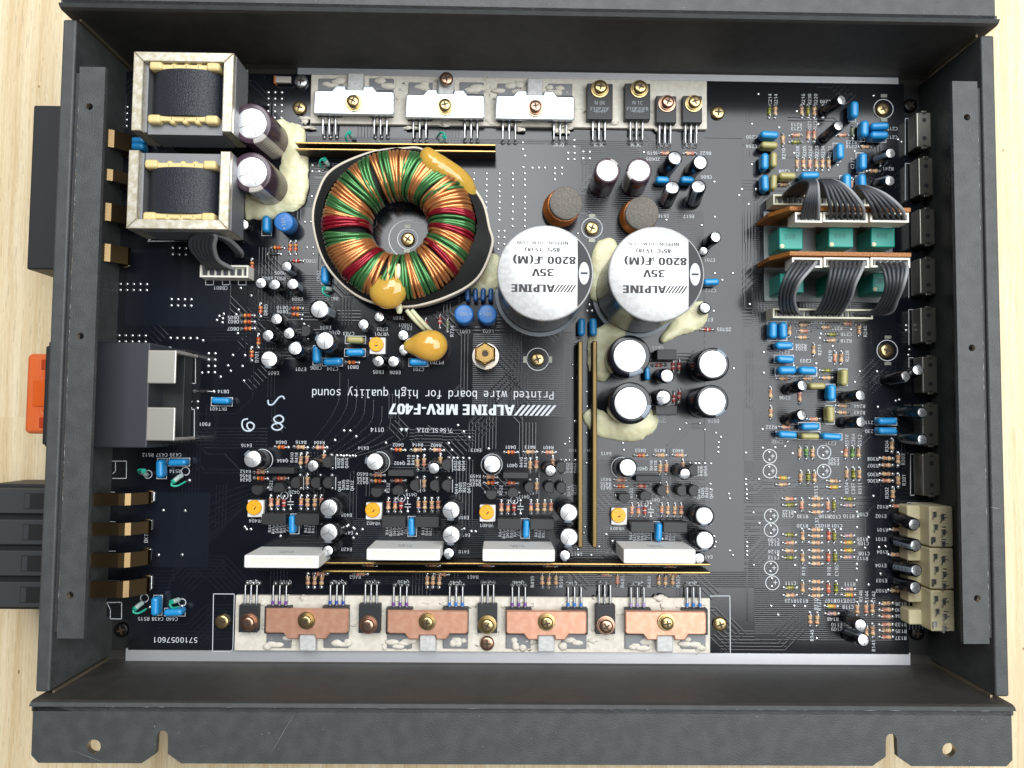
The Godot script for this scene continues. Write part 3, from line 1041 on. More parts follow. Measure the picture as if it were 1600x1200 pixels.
# upright copper bus bar, an insulated strip on edge
func bus_bar(x0: float, z0: float, x1: float, z1: float, h: float, thick: float, label: String) -> void:
	var d := Vector2(x1 - x0, z1 - z0)
	var L := d.length()
	var mb := MB.new()
	mb.s("bar_side")
	mb.box(Vector3(0, h / 2 + 0.3, 0), Vector3(L - 0.4, h - 0.8, thick * 0.86))
	mb.s("bus" if thick > 1.5 else "brass")
	mb.rbox(Vector3(0, h + 0.1, 0), Vector3(L, 1.0, thick), thick * 0.4, 2)
	var n := maxi(2, int(L / 18.0))
	for i in n:
		mb.box(Vector3(-L / 2 + L * (i + 0.5) / n, 0.3, 0), Vector3(2.0, 0.8, thick * 0.7))
	build("bus_bar", mb, null, Vector3((x0 + x1) / 2, 0, (z0 + z1) / 2), -d.angle(), label)
# ---------------------------------------------------------------- the case
func chassis() -> void:
	var xl := -163.0; var xr := 183.2
	var mb := MB.new()
	# floor of the heat sink
	mb.s("floor")
	mb.box(Vector3((xl + xr) / 2, -8.0, -25.0), Vector3(xr - xl - 2.0, 6.0, 250.0))
	build("case_floor", mb)
	# the two long walls with their fixing flanges at bottom plate height
	for far in [true, false]:
		mb = MB.new()
		var z := -148.0 if far else 97.8
		var sg := -1.0 if far else 1.0
		mb.s("wall")
		# inner face with a curved foot
		var prof := [Vector2(z - sg * 3.2, -5.0), Vector2(z - sg * 2.2, -3.6), Vector2(z - sg * 0.7, -1.6), Vector2(z, 1.0), Vector2(z, 40.6), Vector2(z + sg * 0.5, 41.8), Vector2(z + sg * 1.6, 42.7)]
		for i in prof.size() - 1:
			var a: Vector2 = prof[i]; var b: Vector2 = prof[i + 1]
			var nn := Vector3(0, (b.x - a.x) * sg, -sg * (b.y - a.y)).normalized()
			if i == 5:
				mb.s("coat")
			mb.quad(Vector3(xl + 1.5, a.y, a.x), Vector3(xr - 1.5, a.y, a.x), Vector3(xr - 1.5, b.y, b.x), Vector3(xl + 1.5, b.y, b.x), nn)
		mb.s("coat")
		mb.box(Vector3((xl + xr) / 2, 17.0, z + sg * 2.6), Vector3(xr - xl - 3.0, 48.0, 2.4))
		build("long_wall", mb, null, Vector3.ZERO, 0.0, "far long side wall of the case" if far else "near long side wall of the case")
		mb = MB.new()
		mb.s("coat")
		var p := PackedVector2Array()
		var z0 := z + sg * 1.3; var z1 := z + sg * 21.3
		var fl := -161.0; var fr := 181.0
		# corners, and slots open towards the free edge
		p.append(Vector2(fl, z0 + sg * 2.0)); p.append(Vector2(fl + 0.6, z0 + sg * 0.6)); p.append(Vector2(fl + 2.0, z0))
		p.append(Vector2(fr - 2.0, z0)); p.append(Vector2(fr - 0.6, z0 + sg * 0.6)); p.append(Vector2(fr, z0 + sg * 2.0))
		p.append(Vector2(fr, z1 - sg * 2.2)); p.append(Vector2(fr - 2.2, z1))
		for sx in [138.2, -116.2]:
			var q := z0 + sg * 8.9
			p.append(Vector2(sx + 6.8, z1)); p.append(Vector2(sx + 2.1, z1 - sg * 3.2))
			for k in 7:
				var a := PI * k / 6.0
				p.append(Vector2(sx + cos(a) * 1.9, q + sg * 1.9 - sg * sin(a) * 1.9))
			p.append(Vector2(sx - 2.1, z1 - sg * 3.2)); p.append(Vector2(sx - 6.8, z1))
		p.append(Vector2(fl + 2.6, z1)); p.append(Vector2(fl, z1 - sg * 2.6))
		# the flange as a plate with round holes
		var cut := CSGPolygon3D.new()
		var pp := PackedVector2Array()
		for q in p:
			pp.append(Vector2(q.x, -q.y) * MM)
		cut.polygon = pp
		cut.depth = 2.2 * MM
		cut.rotation.x = -PI / 2
		cut.position.y = 41.0 * MM
		cut.material = M["coat"]
		cut.name = numbered(amp, "mounting_flange")
		amp.add_child(cut, true)
		if not far:
			cut.set_meta("label", "near mounting flange with two round holes and two slots")
		for hx in [-139.6, 158.6]:
			var c := CSGCylinder3D.new()
			c.operation = CSGShape3D.OPERATION_SUBTRACTION
			c.radius = 2.35 * MM; c.height = 12.0 * MM; c.sides = 28
			c.rotation.x = PI / 2
			c.position = Vector3(hx, -(z0 + sg * 14.4), 1.0) * MM
			c.material = M["bare"]
			c.name = "fixing_hole"
			cut.add_child(c, true)
	# the end panels
	for left in [true, false]:
		mb = MB.new()
		var x := xl if left else xr
		var sg := 1.0 if left else -1.0
		var za := -146.6; var zb := 96.6
		mb.s("coat")
		mb.rbox(Vector3(x + sg * 2.5, 10.0, (za + zb) / 2), Vector3(5.0, 54.0, zb - za), 0.8, 2)
		var o := build("end_panel", mb, null, Vector3.ZERO, 0.0, "left end panel of the case" if left else "right end panel of the case")
		mb = MB.new()
		mb.s("coat_dark")
		mb.box(Vector3(x + sg * 5.9, 33.6, -25.4), Vector3(2.4, 4.0, 203.0))
		build("groove", mb, o)
		# inward lip with three threaded holes
		var lip := CSGBox3D.new()
		lip.size = Vector3(9.4, 1.8, 206.6) * MM
		lip.position = Vector3(x + sg * 11.6, 36.2, -25.4) * MM
		lip.material = M["coat"]
		lip.name = "lip"
		o.add_child(lip, true)
		for hz in ([-113.8, -29.4, 62.8] if left else [-115.0, -28.8, 61.8]):
			var c := CSGCylinder3D.new()
			c.operation = CSGShape3D.OPERATION_SUBTRACTION
			c.radius = 1.25 * MM; c.height = 6.0 * MM; c.sides = 20
			c.position = Vector3(sg * (-0.6), 0.0, hz + 25.4) * MM
			c.material = M["bare"]
			c.name = "threaded_hole"
			lip.add_child(c, true)
	# bare metal where the walls were sawn off, seen in the corners
	for cx in [xl + 1.2, xr - 1.2]:
		for cz in [-148.2, 98.0]:
			mb = MB.new()
			mb.s("bare")
			mb.box(Vector3(cx + (0.9 if cx < 0 else -0.9) * 4.6, 10.0, cz + (0.9 if cz < 0 else -0.9)), Vector3(0.8, 50.0, 1.0))
			build("sawn_edge", mb)
	# aluminium ledges along both long walls
	for far in [true, false]:
		mb = MB.new()
		mb.s("alu")
		if far:
			mb.box(Vector3(40.0, -2.1, -145.9), Vector3(254.0, 3.2, 4.6))
		else:
			mb.box(Vector3(9.0, -2.1, 95.0), Vector3(318.0, 3.2, 5.0))
		build("heat_sink_ledge", mb)

# cast pad of the heat sink under a row of power parts, smeared with thermal paste
func sink_pad(x0: float, x1: float, z0: float, z1: float, cuts: Array) -> void:
	var mb := MB.new()
	mb.s("paste")
	mb.rbox(Vector3((x0 + x1) / 2, -0.4, (z0 + z1) / 2), Vector3(x1 - x0, 4.0, z1 - z0), 0.4, 1)
	var o := build("heat_sink_pad", mb)
	mb = MB.new()
	mb.s("paste")
	for q in cuts:
		# ridges of paste that squeezed out between the parts
		mb.rbox(Vector3(q, 1.7, (z0 + z1) / 2), Vector3(1.5, 1.0, z1 - z0 - 1.0), 0.45, 2)
	build("paste_ridge", mb, o)

func paste_lumps(x0: float, x1: float, z0: float, z1: float, n: int) -> void:
	var nz := FastNoiseLite.new()
	nz.seed = int(x0 * 7.0 + z0); nz.frequency = 0.03
	var mb := MB.new()
	mb.s("paste")
	for i in n:
		mb.blob(Vector3(rng.randf_range(x0, x1), 1.4, rng.randf_range(z0, z1)), Vector3(rng.randf_range(1.5, 6.0), rng.randf_range(0.8, 1.8), rng.randf_range(1.0, 3.0)), nz, 0.6, 12)
	var o := build("thermal_paste", mb)
	o.set_meta("kind", "stuff")

# ---------------------------------------------------------------- the printed circuit board
const BX := -160.0
const BZ := -146.0
const BW := 340.0
const BH := 241.0
func board() -> void:
	var S := 6.0
	var w := int(BW * S); var h := int(BH * S)
	var im := Image.create(w, h, false, Image.FORMAT_RGB8)
	var hm := Image.create(w, h, false, Image.FORMAT_RGBA8)
	var base := Color("#11141a"); var cu := Color("#181c23")
	im.fill(base); hm.fill(Color(0.2, 0.2, 0.2))
	var r := RandomNumberGenerator.new()
	r.seed = 77
	# copper areas and hatched ground planes under the solder mask
	var area := func(x0: float, z0: float, x1: float, z1: float, hatch: bool) -> void:
		var a := Vector2i(int((x0 - BX) * S), int((z0 - BZ) * S)); var b := Vector2i(int((x1 - BX) * S), int((z1 - BZ) * S))
		if hatch:
			var y := a.y
			while y < b.y:
				im.fill_rect(Rect2i(a.x, y, b.x - a.x, 3), cu)
				hm.fill_rect(Rect2i(a.x, y, b.x - a.x, 3), Color(0.75, 0.75, 0.75))
				y += 5
		else:
			im.fill_rect(Rect2i(a, b - a), cu)
			hm.fill_rect(Rect2i(a, b - a), Color(0.75, 0.75, 0.75))
	area.call(-100.0, -118.0, 70.0, -88.0, true)
	area.call(-105.0, -60.0, -70.0, -44.0, true)
	area.call(20.0, -88.0, 95.0, -60.0, true)
	area.call(30.0, 15.0, 120.0, 66.0, true)
	area.call(-60.0, 40.0, 28.0, 66.0, true)
	area.call(-12.0, -36.0, 26.0, -2.0, true)
	area.call(-155.0, -70.0, -112.0, -38.0, false)
	area.call(-155.0, 30.0, -118.0, 60.0, false)
	area.call(-20.0, -116.0, 32.0, -66.0, false)
	area.call(84.0, -120.0, 100.0, 60.0, false)
	area.call(104.0, -96.0, 164.0, 88.0, true)
	# bundles of tracks that turn by 45 degrees
	for k in 150:
		var n := r.randi_range(1, 7)
		var p := Vector2(r.randf_range(0, w), r.randf_range(0, h))
		var d := Vector2i([Vector2i(1, 0), Vector2i(-1, 0), Vector2i(0, 1), Vector2i(0, -1)][r.randi_range(0, 3)])
		for leg in r.randi_range(2, 4):
			var L := r.randi_range(30, 190)
			var o := Vector2(-d.y, d.x)
			var wid := 3
			for i in n:
				var a := p + o * i * 8.0
				if d.x == 0 or d.y == 0:
					var e := a + Vector2(d) * L
					var rc := Rect2i(Vector2i(a.min(e)), Vector2i((a - e).abs()) + Vector2i(wid, wid))
					im.fill_rect(rc, Color("#171a20"))
					hm.fill_rect(rc, Color(0.75, 0.75, 0.75))
				else:
					for q in range(0, L / 3):
						var e := Vector2i(a + Vector2(d) * q)
						im.fill_rect(Rect2i(e, Vector2i(wid, wid)), Color("#171a20"))
						hm.fill_rect(Rect2i(e, Vector2i(wid, wid)), Color(0.75, 0.75, 0.75))
			p += Vector2(d) * (L if (d.x == 0 or d.y == 0) else L / 3)
			var t := r.randi_range(0, 1) * 2 - 1
			var ang := Vector2(d).angle() + PI / 4 * t
			d = Vector2i(roundi(cos(ang)), roundi(sin(ang)))
	# wide curved power tracks sweeping through the lower left
	for k in 9:
		var off := k * 30.0
		var pts := []
		for i in 60:
			var t := i / 59.0
			pts.append(Vector2(lerpf(150, 560 + off * 0.4, smoothstep(0.2, 0.75, t)) + off * 0.3, lerpf(1330 - off, 760 + off * 0.55, smoothstep(0.1, 0.9, t))))
		for i in 59:
			for q in 14:
				var e: Vector2 = pts[i].lerp(pts[i + 1], q / 14.0)
				im.fill_rect(Rect2i(Vector2i(e), Vector2i(2, 2)), Color("#1a1d22"))
				hm.fill_rect(Rect2i(Vector2i(e), Vector2i(2, 2)), Color(0.8, 0.8, 0.8))
	hm.bump_map_to_normal_map(2.2)
	var m := StandardMaterial3D.new()
	m.albedo_texture = ImageTexture.create_from_image(im)
	m.normal_enabled = true
	m.normal_texture = ImageTexture.create_from_image(hm)
	m.normal_scale = 0.22
	m.roughness = 0.16
	m.metallic_specular = 0.49
	M["board"] = m
	mat("board_edge", "#2a2b26", 0.6)
	var poly := PackedVector2Array([Vector2(-158, -131), Vector2(-161.6 + 3, -131), Vector2(-161.0 + 3, -144.6), Vector2(169, -144.6), Vector2(169, -131), Vector2(178, -131), Vector2(178, 83), Vector2(167.2, 83), Vector2(167.2, 92.9), Vector2(-148.9, 92.9), Vector2(-148.9, 80), Vector2(-158, 80)])
	var mb := MB.new()
	mb.s("board_edge")
	mb.prism(poly, -1.6, -0.02)
	var o := build("circuit_board", mb)
	# its lacquered face, with texture coordinates of its own
	var st := SurfaceTool.new()
	st.begin(Mesh.PRIMITIVE_TRIANGLES)
	var ix := Geometry2D.triangulate_polygon(poly)
	for k in range(0, ix.size(), 3):
		var a := poly[ix[k]]; var b := poly[ix[k + 1]]; var c := poly[ix[k + 2]]
		if (b - a).cross(c - a) < 0.0:
			var t := b; b = c; c = t
		for q in [a, b, c]:
			st.set_normal(Vector3.UP)
			st.set_tangent(Plane(1, 0, 0, 1))
			st.set_uv(Vector2((q.x - BX) / BW, (q.y - BZ) / BH))
			st.add_vertex(Vector3(q.x, 0, q.y) * MM)
	st.set_material(m)
	part("solder_mask", st.commit(), o)
	board_root = o

var board_root: Node3D
var silk := MB.new()
var vias := MB.new()
var sans: Font
var bold: Font
var mono: Font

# white printing
func ref(t: String, x: float, z: float, spin := 180.0, size := 2.0) -> void:
	silk.s("silk")
	silk.words(t, size, mono, lay(Vector3(x, 0.05, z), deg_to_rad(spin)))

func sbox(x0: float, z0: float, x1: float, z1: float, w := 0.28) -> void:
	silk.s("silk")
	silk.strip(Vector2(x0, z0), Vector2(x1, z0), w, 0.04)
	silk.strip(Vector2(x1, z0), Vector2(x1, z1), w, 0.043)
	silk.strip(Vector2(x1, z1), Vector2(x0, z1), w, 0.04)
	silk.strip(Vector2(x0, z1), Vector2(x0, z0), w, 0.043)

func sline(x0: float, z0: float, x1: float, z1: float, w := 0.28) -> void:
	silk.s("silk")
	silk.strip(Vector2(x0, z0), Vector2(x1, z1), w, 0.04)

func sring(x: float, z: float, r: float, w := 0.3) -> void:
	silk.s("silk")
	silk.ring(Vector3(x, 0.045, z), r - w / 2, r + w / 2, 28)

func via(x: float, z: float, r := 0.66) -> void:
	vias.s("solder")
	vias.lathe([Vector2(r, 0.0), Vector2(r * 0.85, 0.18), Vector2(r * 0.4, 0.3), Vector2(0.0, 0.33)], 8, Vector3(x, 0, z))

func vgrid(x0: float, z0: float, nx: int, nz: int, dx: float, dz: float) -> void:
	for i in nx:
		for j in nz:
			via(x0 + i * dx, z0 + j * dz)

func finish_print() -> void:
	var o := build("component_lettering", silk, board_root)
	o.set_meta("kind", "stuff")
	o = build("solder_point", vias, board_root)
	o.set_meta("kind", "stuff")

func slashes(mb: MB, x: float, z: float, n: int, pitch: float, h: float, w: float, lean: float, y: float) -> void:
	for i in n:
		var a := x + i * pitch
		mb.prism(PackedVector2Array([Vector2(a, z), Vector2(a + w, z), Vector2(a + w + lean, z + h), Vector2(a + lean, z + h)]), y - 0.015, y)

func board_titles(ax: float, az: float, bx: float, bz: float, cx: float, cz: float) -> void:
	var mb := MB.new()
	mb.s("silk")
	# read from the upper edge: the text runs towards -x
	var t := lay(Vector3(ax, 0.06, az), PI)
	mb.bold_words("ALPINE MRV-F407", 6.1, bold, t, 0.12)
	slashes(mb, ax + 29.0, az - 2.2, 7, 2.15, 4.4, 1.1, -3.6, 0.06)
	build("board_title", mb, board_root)
	mb = MB.new()
	mb.s("silk")
	var tt := lay(Vector3(bx, 0.06, bz), PI)
	tt.basis = tt.basis * Basis.from_scale(Vector3(1.0, 1.15, 1.0))
	mb.words("Printed wire board for high quality sound", 4.05, mono, tt)
	build("board_motto", mb, board_root)
	mb = MB.new()
	mb.s("silk")
	mb.words("7\\ Se SL-D1A", 2.5, serif, lay(Vector3(cx + 9.0, 0.06, cz), PI))
	mb.words("0114", 2.5, sans, lay(Vector3(cx - 14.5, 0.06, cz), PI))
	for i in 2:
		var q := cx - 2.6 - i * 2.0
		mb.prism(PackedVector2Array([Vector2(q - 0.8, cz - 0.7), Vector2(q + 0.8, cz - 0.7), Vector2(q, cz + 0.7)]), 0.04, 0.06)
	build("board_code", mb, board_root)
var serif: Font

# number brushed on by hand, given as strokes
func brushed(strokes: Array, at: Vector3) -> void:
	var mb := MB.new()
	mb.s("paint")
	for s in strokes:
		var p := []
		for q in s:
			p.append(Vector3(q.x, 0.12, q.y))
		mb.tube(spline(p, 4), 0.38, 5)
	var o := build("brushed_number", mb, board_root, at)
	o.scale.y = 0.35

func spline(p: Array, n: int) -> Array:
	var out := []
	for i in p.size() - 1:
		var a: Vector3 = p[maxi(i - 1, 0)]; var b: Vector3 = p[i]; var c: Vector3 = p[i + 1]; var d: Vector3 = p[mini(i + 2, p.size() - 1)]
		for k in n:
			out.append(b.cubic_interpolate(c, a, d, float(k) / n))
	out.append(p[p.size() - 1])
	return out

# ---------------------------------------------------------------- large parts
func transformer(x0: float, x1: float, z0: float, z1: float, top: float, open_far: bool, label: String) -> void:
	var cx := (x0 + x1) / 2; var cz := (z0 + z1) / 2
	var w := x1 - x0; var d := z1 - z0
	var t := 3.7
	var o := holder("transformer", Vector3(cx, 0, cz), 0.0, label)
	var mb := MB.new()
	# grey laminated ring under the bracket
	mb.s("core_grey")
	var yb := top - 14.0
	for sg in [-1.0, 1.0]:
		mb.box(Vector3(sg * (w / 2 - t / 2 - 0.4), yb + 5.0, 0), Vector3(t + 1.2, 13.0, d - 0.6))
		mb.box(Vector3(0, yb + 4.0, sg * (d / 2 - t / 2 - 0.3)), Vector3(w - 2 * t - 1.8, 13.0, t + 0.8))
	build("laminated_core", mb, o)
	# bright U bracket of three mitred sides
	mb = MB.new()
	mb.s("core")
	var b := 1.0 if not open_far else -1.0
	var h := w / 2; var f := d / 2 
	for sg in [-1.0, 1.0]:
		mb.prism(PackedVector2Array([Vector2(sg * h, b * f), Vector2(sg * h, -b * f), Vector2(sg * (h - t), -b * f), Vector2(sg * (h - t), b * (f - t)), Vector2(sg * (h - 0.05), b * (f - 0.05))]) if false else PackedVector2Array([Vector2(sg * h, b * (f - 0.1)), Vector2(sg * h, -b * f), Vector2(sg * (h - t), -b * f), Vector2(sg * (h - t), b * (f - t - 0.1))]), yb - 2.0, top, 0.25)
	mb.prism(PackedVector2Array([Vector2(-h + 0.12, b * f), Vector2(h - 0.12, b * f), Vector2(h - t - 0.1, b * (f - t)), Vector2(-h + t + 0.1, b * (f - t))]), yb - 2.0, top, 0.25)
	build("bracket", mb, o)
	mb = MB.new()
	mb.s("tape")
	# the winding bulges out of the window
	var ww := w - 2 * t - 4.6; var wd := d - 2 * t - 5.0
	for i in 44:
		var q := -wd / 2 + wd * (i + 0.5) / 44.0
		var loop := []
		for k in 16:
			var a := PI * k / 15.0
			loop.append(Vector3(-cos(a) * ww / 2 * (1.0 if k > 0 and k < 15 else 1.0), top - 9.0 + pow(sin(a), 0.55) * 8.6, q))
		mb.tube(loop, wd / 44.0 * 0.9, 6)
	mb.box(Vector3(0, top - 12.0, 0), Vector3(ww, 8.0, wd))
	build("winding", mb, o)
	mb = MB.new()
	mb.s("bobbin")
	for sg in [-1.0, 1.0]:
		var e: float = sg * (wd / 2 + 1.0)
		mb.rbox(Vector3(0, top - 6.0, e), Vector3(ww + 1.0, 9.6, 2.2), 0.6, 1)
		for q in [[-0.42, 5.0], [-0.17, 2.4], [0.02, 2.4], [0.2, 2.4], [0.42, 5.0]]:
			mb.rbox(Vector3(ww * q[0], top - 3.0 + (0.8 if absf(q[0]) > 0.3 else 0.0), e - sg * 0.2 + sg * 0.5), Vector3(q[1], 3.6, 3.4), 1.1, 2)
	build("bobbin", mb, o)
	mb = MB.new()
	mb.s("housing_black")
	mb.box(Vector3(0, (yb - 4.0) / 2, 0), Vector3(w - 8.0, yb - 4.0, d - 6.0))
	build("base", mb, o)

func toroid(cx: float, cz: float, ring_pts: Array) -> void:
	var o := holder("toroidal_transformer", Vector3(cx, 0, cz), 0.0, "ring core transformer wound with green, red and copper wire inside a black cloth band")
	var mb := MB.new()
	mb.s("matte", lin("#101010"))
	var prof := []
	for i in 25:
		var a := TAU * i / 24.0
		prof.append(Vector2(21.0 + 7.6 * signf(cos(a)) * pow(absf(cos(a)), 0.7), 10.5 + 8.2 * signf(sin(a)) * pow(absf(sin(a)), 0.7)))
	mb.lathe(prof, 48)
	build("ring_core", mb, o)
	# colour, from, to (degrees clockwise from the far side)
	var runs := [["c", -8, 8], ["g", 9.5, 22], ["c", 24, 37], ["g", 38.5, 47], ["c", 48, 54.5], ["g", 56, 60], ["c", 62, 79], ["r", 81, 86], ["g", 87, 97], ["r", 98, 101.5], ["c", 103, 112], ["g", 113.5, 118.5], ["c", 120, 126], ["r", 128, 131],
		["c", 133, 147], ["g", 149, 158.5], ["c", 160, 166], ["g", 167.5, 178], ["c", 180, 188], ["g", 190, 197.5], ["c", 199, 206], ["g", 208, 219.5], ["r", 221, 226], ["c", 228, 249], ["g", 251, 262], ["r", 264, 273], ["c", 275, 283], ["g", 285, 293],
		["c", 295, 305], ["g", 306.5, 316.5], ["c", 318, 326.5], ["g", 328, 335.5], ["c", 337, 343.5], ["g", 345, 350.5]]
	var names := {"c": "wire_copper", "g": "wire_green", "r": "wire_red"}
	var words_ := {"c": "copper coloured winding", "g": "green winding", "r": "red winding"}
	for q in runs:
		mb = MB.new()
		mb.s(names[q[0]])
		var n := maxi(2, roundi((q[2] - q[1]) / 3.15) + 1)
		var skew := rng.randf_range(-13.0, 2.0)
		for i in n:
			var deg := lerpf(q[1], q[2], float(i) / (n - 1))
			var lift := rng.randf_range(0.0, 0.6) + (0.9 if q[0] == "r" else 0.0)
			var inset := 0.75 if i % 2 == 0 else -0.5
			var jit := rng.randf_range(-0.5, 0.5)
			var jit2 := rng.randf_range(-2.5, 2.5)
			var squeeze := lerpf(q[1], q[2], 0.5)
			var loop := []
			for k in 26:
				var a := TAU * k / 26.0
				var rr := 21.3 + (8.4 + lift * 0.3) * signf(cos(a)) * pow(absf(cos(a)), 0.72)
				var y := 10.6 + (9.2 + lift) * signf(sin(a)) * pow(absf(sin(a)), 0.72)
				var u := clampf((29.7 - rr) / 17.8, 0.0, 1.0)
				rr -= inset * u * u
				var ph := deg_to_rad(deg + jit + (skew + jit2) * u + (squeeze - deg) * 0.06 * u)
				loop.append(Vector3(sin(ph) * rr, y, -cos(ph) * rr))
			mb.tube(loop, 0.78, 8, true)
		build("wire_winding", mb, o, Vector3.ZERO, 0.0, words_[q[0]])
	# pale sleeved lead wires coming out on the near side
	for i in 2:
		mb = MB.new()
		mb.s("cream")
		mb.tube(spline([Vector3(3.0 + i * 2.0, 9.0, 33.0), Vector3(5.5 + i * 2.2, 8.0, 36.0), Vector3(8.6 + i * 2.0, 4.5, 39.0), Vector3(10.4 + i * 1.9, 0.4, 40.6)], 4), 0.95, 8)
		build("lead_wire", mb, o)
	# cloth band: black inside, pale binding on the outside
	var pts := []
	for q in ring_pts:
		pts.append(q)
	var m := pts.size()
	var sm := []
	for i in m:
		for k in 6:
			var t := k / 6.0
			var a: Vector2 = pts[(i + m - 1) % m]; var b: Vector2 = pts[i]; var c: Vector2 = pts[(i + 1) % m]; var d: Vector2 = pts[(i + 2) % m]
			sm.append(b.cubic_interpolate(c, a, d, t))
	mb = MB.new()
	mb.s("matte", lin("#141414"))
	var nn := sm.size()
	var wob := FastNoiseLite.new()
	wob.seed = 4; wob.frequency = 0.9
	var inner := []
	for i in nn:
		var p: Vector2 = sm[i]
		var ang := p.angle()
		var rin := 30.4 + 1.3 * wob.get_noise_2d(cos(ang) * 2.0, sin(ang) * 2.0)
		var pin := p.normalized() * minf(rin, p.length() - 0.9)
		inner.append(Vector3(pin.x, 14.5 + 1.6 * wob.get_noise_2d(cos(ang) * 3.0 + 9.0, sin(ang) * 3.0), pin.y))
	for i in nn:
		var j := (i + 1) % nn
		var a := Vector3(sm[i].x, 11.0, sm[i].y); var b := Vector3(sm[j].x, 11.0, sm[j].y)
		mb.quad(a, b, inner[j], inner[i], Vector3.UP)
		mb.quad(inner[i], inner[j], Vector3(inner[j].x, 2, inner[j].z), Vector3(inner[i].x, 2, inner[i].z), -Vector3(inner[i].x, 0, inner[i].z))
	build("cloth_band", mb, o)
	mb = MB.new()
	mb.s("rope")
	mb.tube(sm.map(func(p): return Vector3(p.x, 11.0, p.y)), 0.62, 6, true)
	for i in nn:
		var j := (i + 1) % nn
		mb.quad(Vector3(sm[i].x, 11.0, sm[i].y), Vector3(sm[j].x, 11.0, sm[j].y), Vector3(sm[j].x, 4.0, sm[j].y), Vector3(sm[i].x, 4.0, sm[i].y), Vector3(sm[i].x, 0, sm[i].y))
	build("band_binding", mb, o)

func big_can(x: float, z: float, tx: float, tz: float, h: float, label: String) -> void:
	var r := 17.5
	var o := holder("filter_capacitor", Vector3(x, 0, z), 0.0, label)
	o.transform.basis = Basis(Quaternion(Vector3.UP, Vector3(tx - x, h, tz - z).normalized()))
	var mb := MB.new()
	mb.s("can_side")
	mb.lathe([Vector2(r - 0.8, 1.5), Vector2(r - 0.3, 2.0), Vector2(r - 0.2, 3.5), Vector2(r - 0.9, 4.2), Vector2(r - 0.9, 5.2), Vector2(r - 0.2, 6.0), Vector2(r - 0.15, h - 1.6)], 64)
	build("sleeve", mb, o)
	mb = MB.new()
	mb.s("matte", lin("#8f979c"))
	mb.lathe([Vector2(r + 1.2, 0.0), Vector2(r + 1.2, 0.8), Vector2(r - 1.0, 1.6), Vector2(0, 1.6)], 64)
	build("base_disc", mb, o)
	mb = MB.new()
	mb.s("can_top")
	mb.lathe([Vector2(r - 0.15, h - 1.6), Vector2(r, h - 1.2), Vector2(r - 0.1, h - 0.5), Vector2(r - 0.6, h), Vector2(0, h)], 64)
	build("lid", mb, o)
	mb = MB.new()
	# dark segment with the minus sign, on the +x side
	mb.s("ink")
	var seg := PackedVector2Array()
	var lim := acos(11.6 / (r - 0.6))
	for i in 25:
		var a := lerpf(-lim, lim, i / 24.0)
		seg.append(Vector2(cos(a), sin(a)) * (r - 0.6))
	mb.prism(seg, h + 0.005, h + 0.03)
	mb.bold_words("8200  F(M)", 4.0, bold, lay(Vector3(-0.4, h + 0.05, -4.6), PI), 0.1, 1.18)
	mb.bold_words("µ", 2.3, bold, lay(Vector3(-1.6, h + 0.05, -4.9), PI), 0.06)
	mb.bold_words("35V", 4.0, bold, lay(Vector3(-0.9, h + 0.05, -0.1), PI), 0.1, 1.18)
	mb.bold_words("85°C  15 (8)", 2.0, bold, lay(Vector3(-1.1, h + 0.05, -8.4), PI), 0.05, 1.2)
	mb.bold_words("NIPPON CHEMI-CON", 1.65, sans, lay(Vector3(-1.1, h + 0.05, -10.9), PI), 0.04, 1.2)
	mb.bold_words("ALPINE", 4.0, bold, lay(Vector3(-4.4, h + 0.05, 5.7), PI), 0.14, 1.12)
	slashes(mb, 4.7, 4.3, 6, 1.2, 2.8, 0.65, -1.9, h + 0.05)
	build("printed_label", mb, o)
	mb = MB.new()
	mb.s("silk")
	var el := PackedVector2Array()
	for i in 28:
		var a := TAU * i / 28.0
		el.append(Vector2(14.0 + cos(a) * 1.9, sin(a) * 4.1))
	mb.prism(el, h + 0.03, h + 0.06)
	mb.s("ink")
	mb.box(Vector3(14.0, h + 0.08, 0), Vector3(2.5, 0.03, 0.7))
	build("minus_mark", mb, o)

func glue_blob(called: String, kind: String, list: Array, amount := 0.2, label := "") -> void:
	var nz := FastNoiseLite.new()
	nz.seed = list.size() * 13 + int(list[0][0].x)
	nz.frequency = 0.09
	var mb := MB.new()
	mb.s(kind)
	for q in list:
		pass
	mb.pour(list, 0.75, 2.2, nz, amount)
	build(called, mb, null, Vector3.ZERO, 0.0, label)

func standoff(x: float, z: float) -> void:
	var mb := MB.new()
	mb.s("brass")
	var p := PackedVector2Array()
	for i in 6:
		var a := TAU * i / 6.0 + 0.52
		p.append(Vector2(cos(a), sin(a)) * 4.7)
	mb.prism(p, 0.0, 11.6, 0.6)
	mb.lathe([Vector2(3.6, 11.55), Vector2(3.4, 12.0), Vector2(1.6, 12.0), Vector2(1.3, 11.0)], 24)
	var o := build("hex_standoff", mb, null, Vector3(x, 0.2, z), 0.0, "brass hexagonal standoff")
	mb = MB.new()
	mb.s("recess")
	mb.lathe([Vector2(1.3, 11.65), Vector2(0, 11.6)], 18)
	build("threaded_bore", mb, o)
	mb = MB.new()
	mb.s("tin")
	mb.lathe([Vector2(5.5, 0.0), Vector2(5.5, 0.25), Vector2(0, 0.25)], 28)
	build("solder_land", mb, board_root, Vector3(x, 0, z))

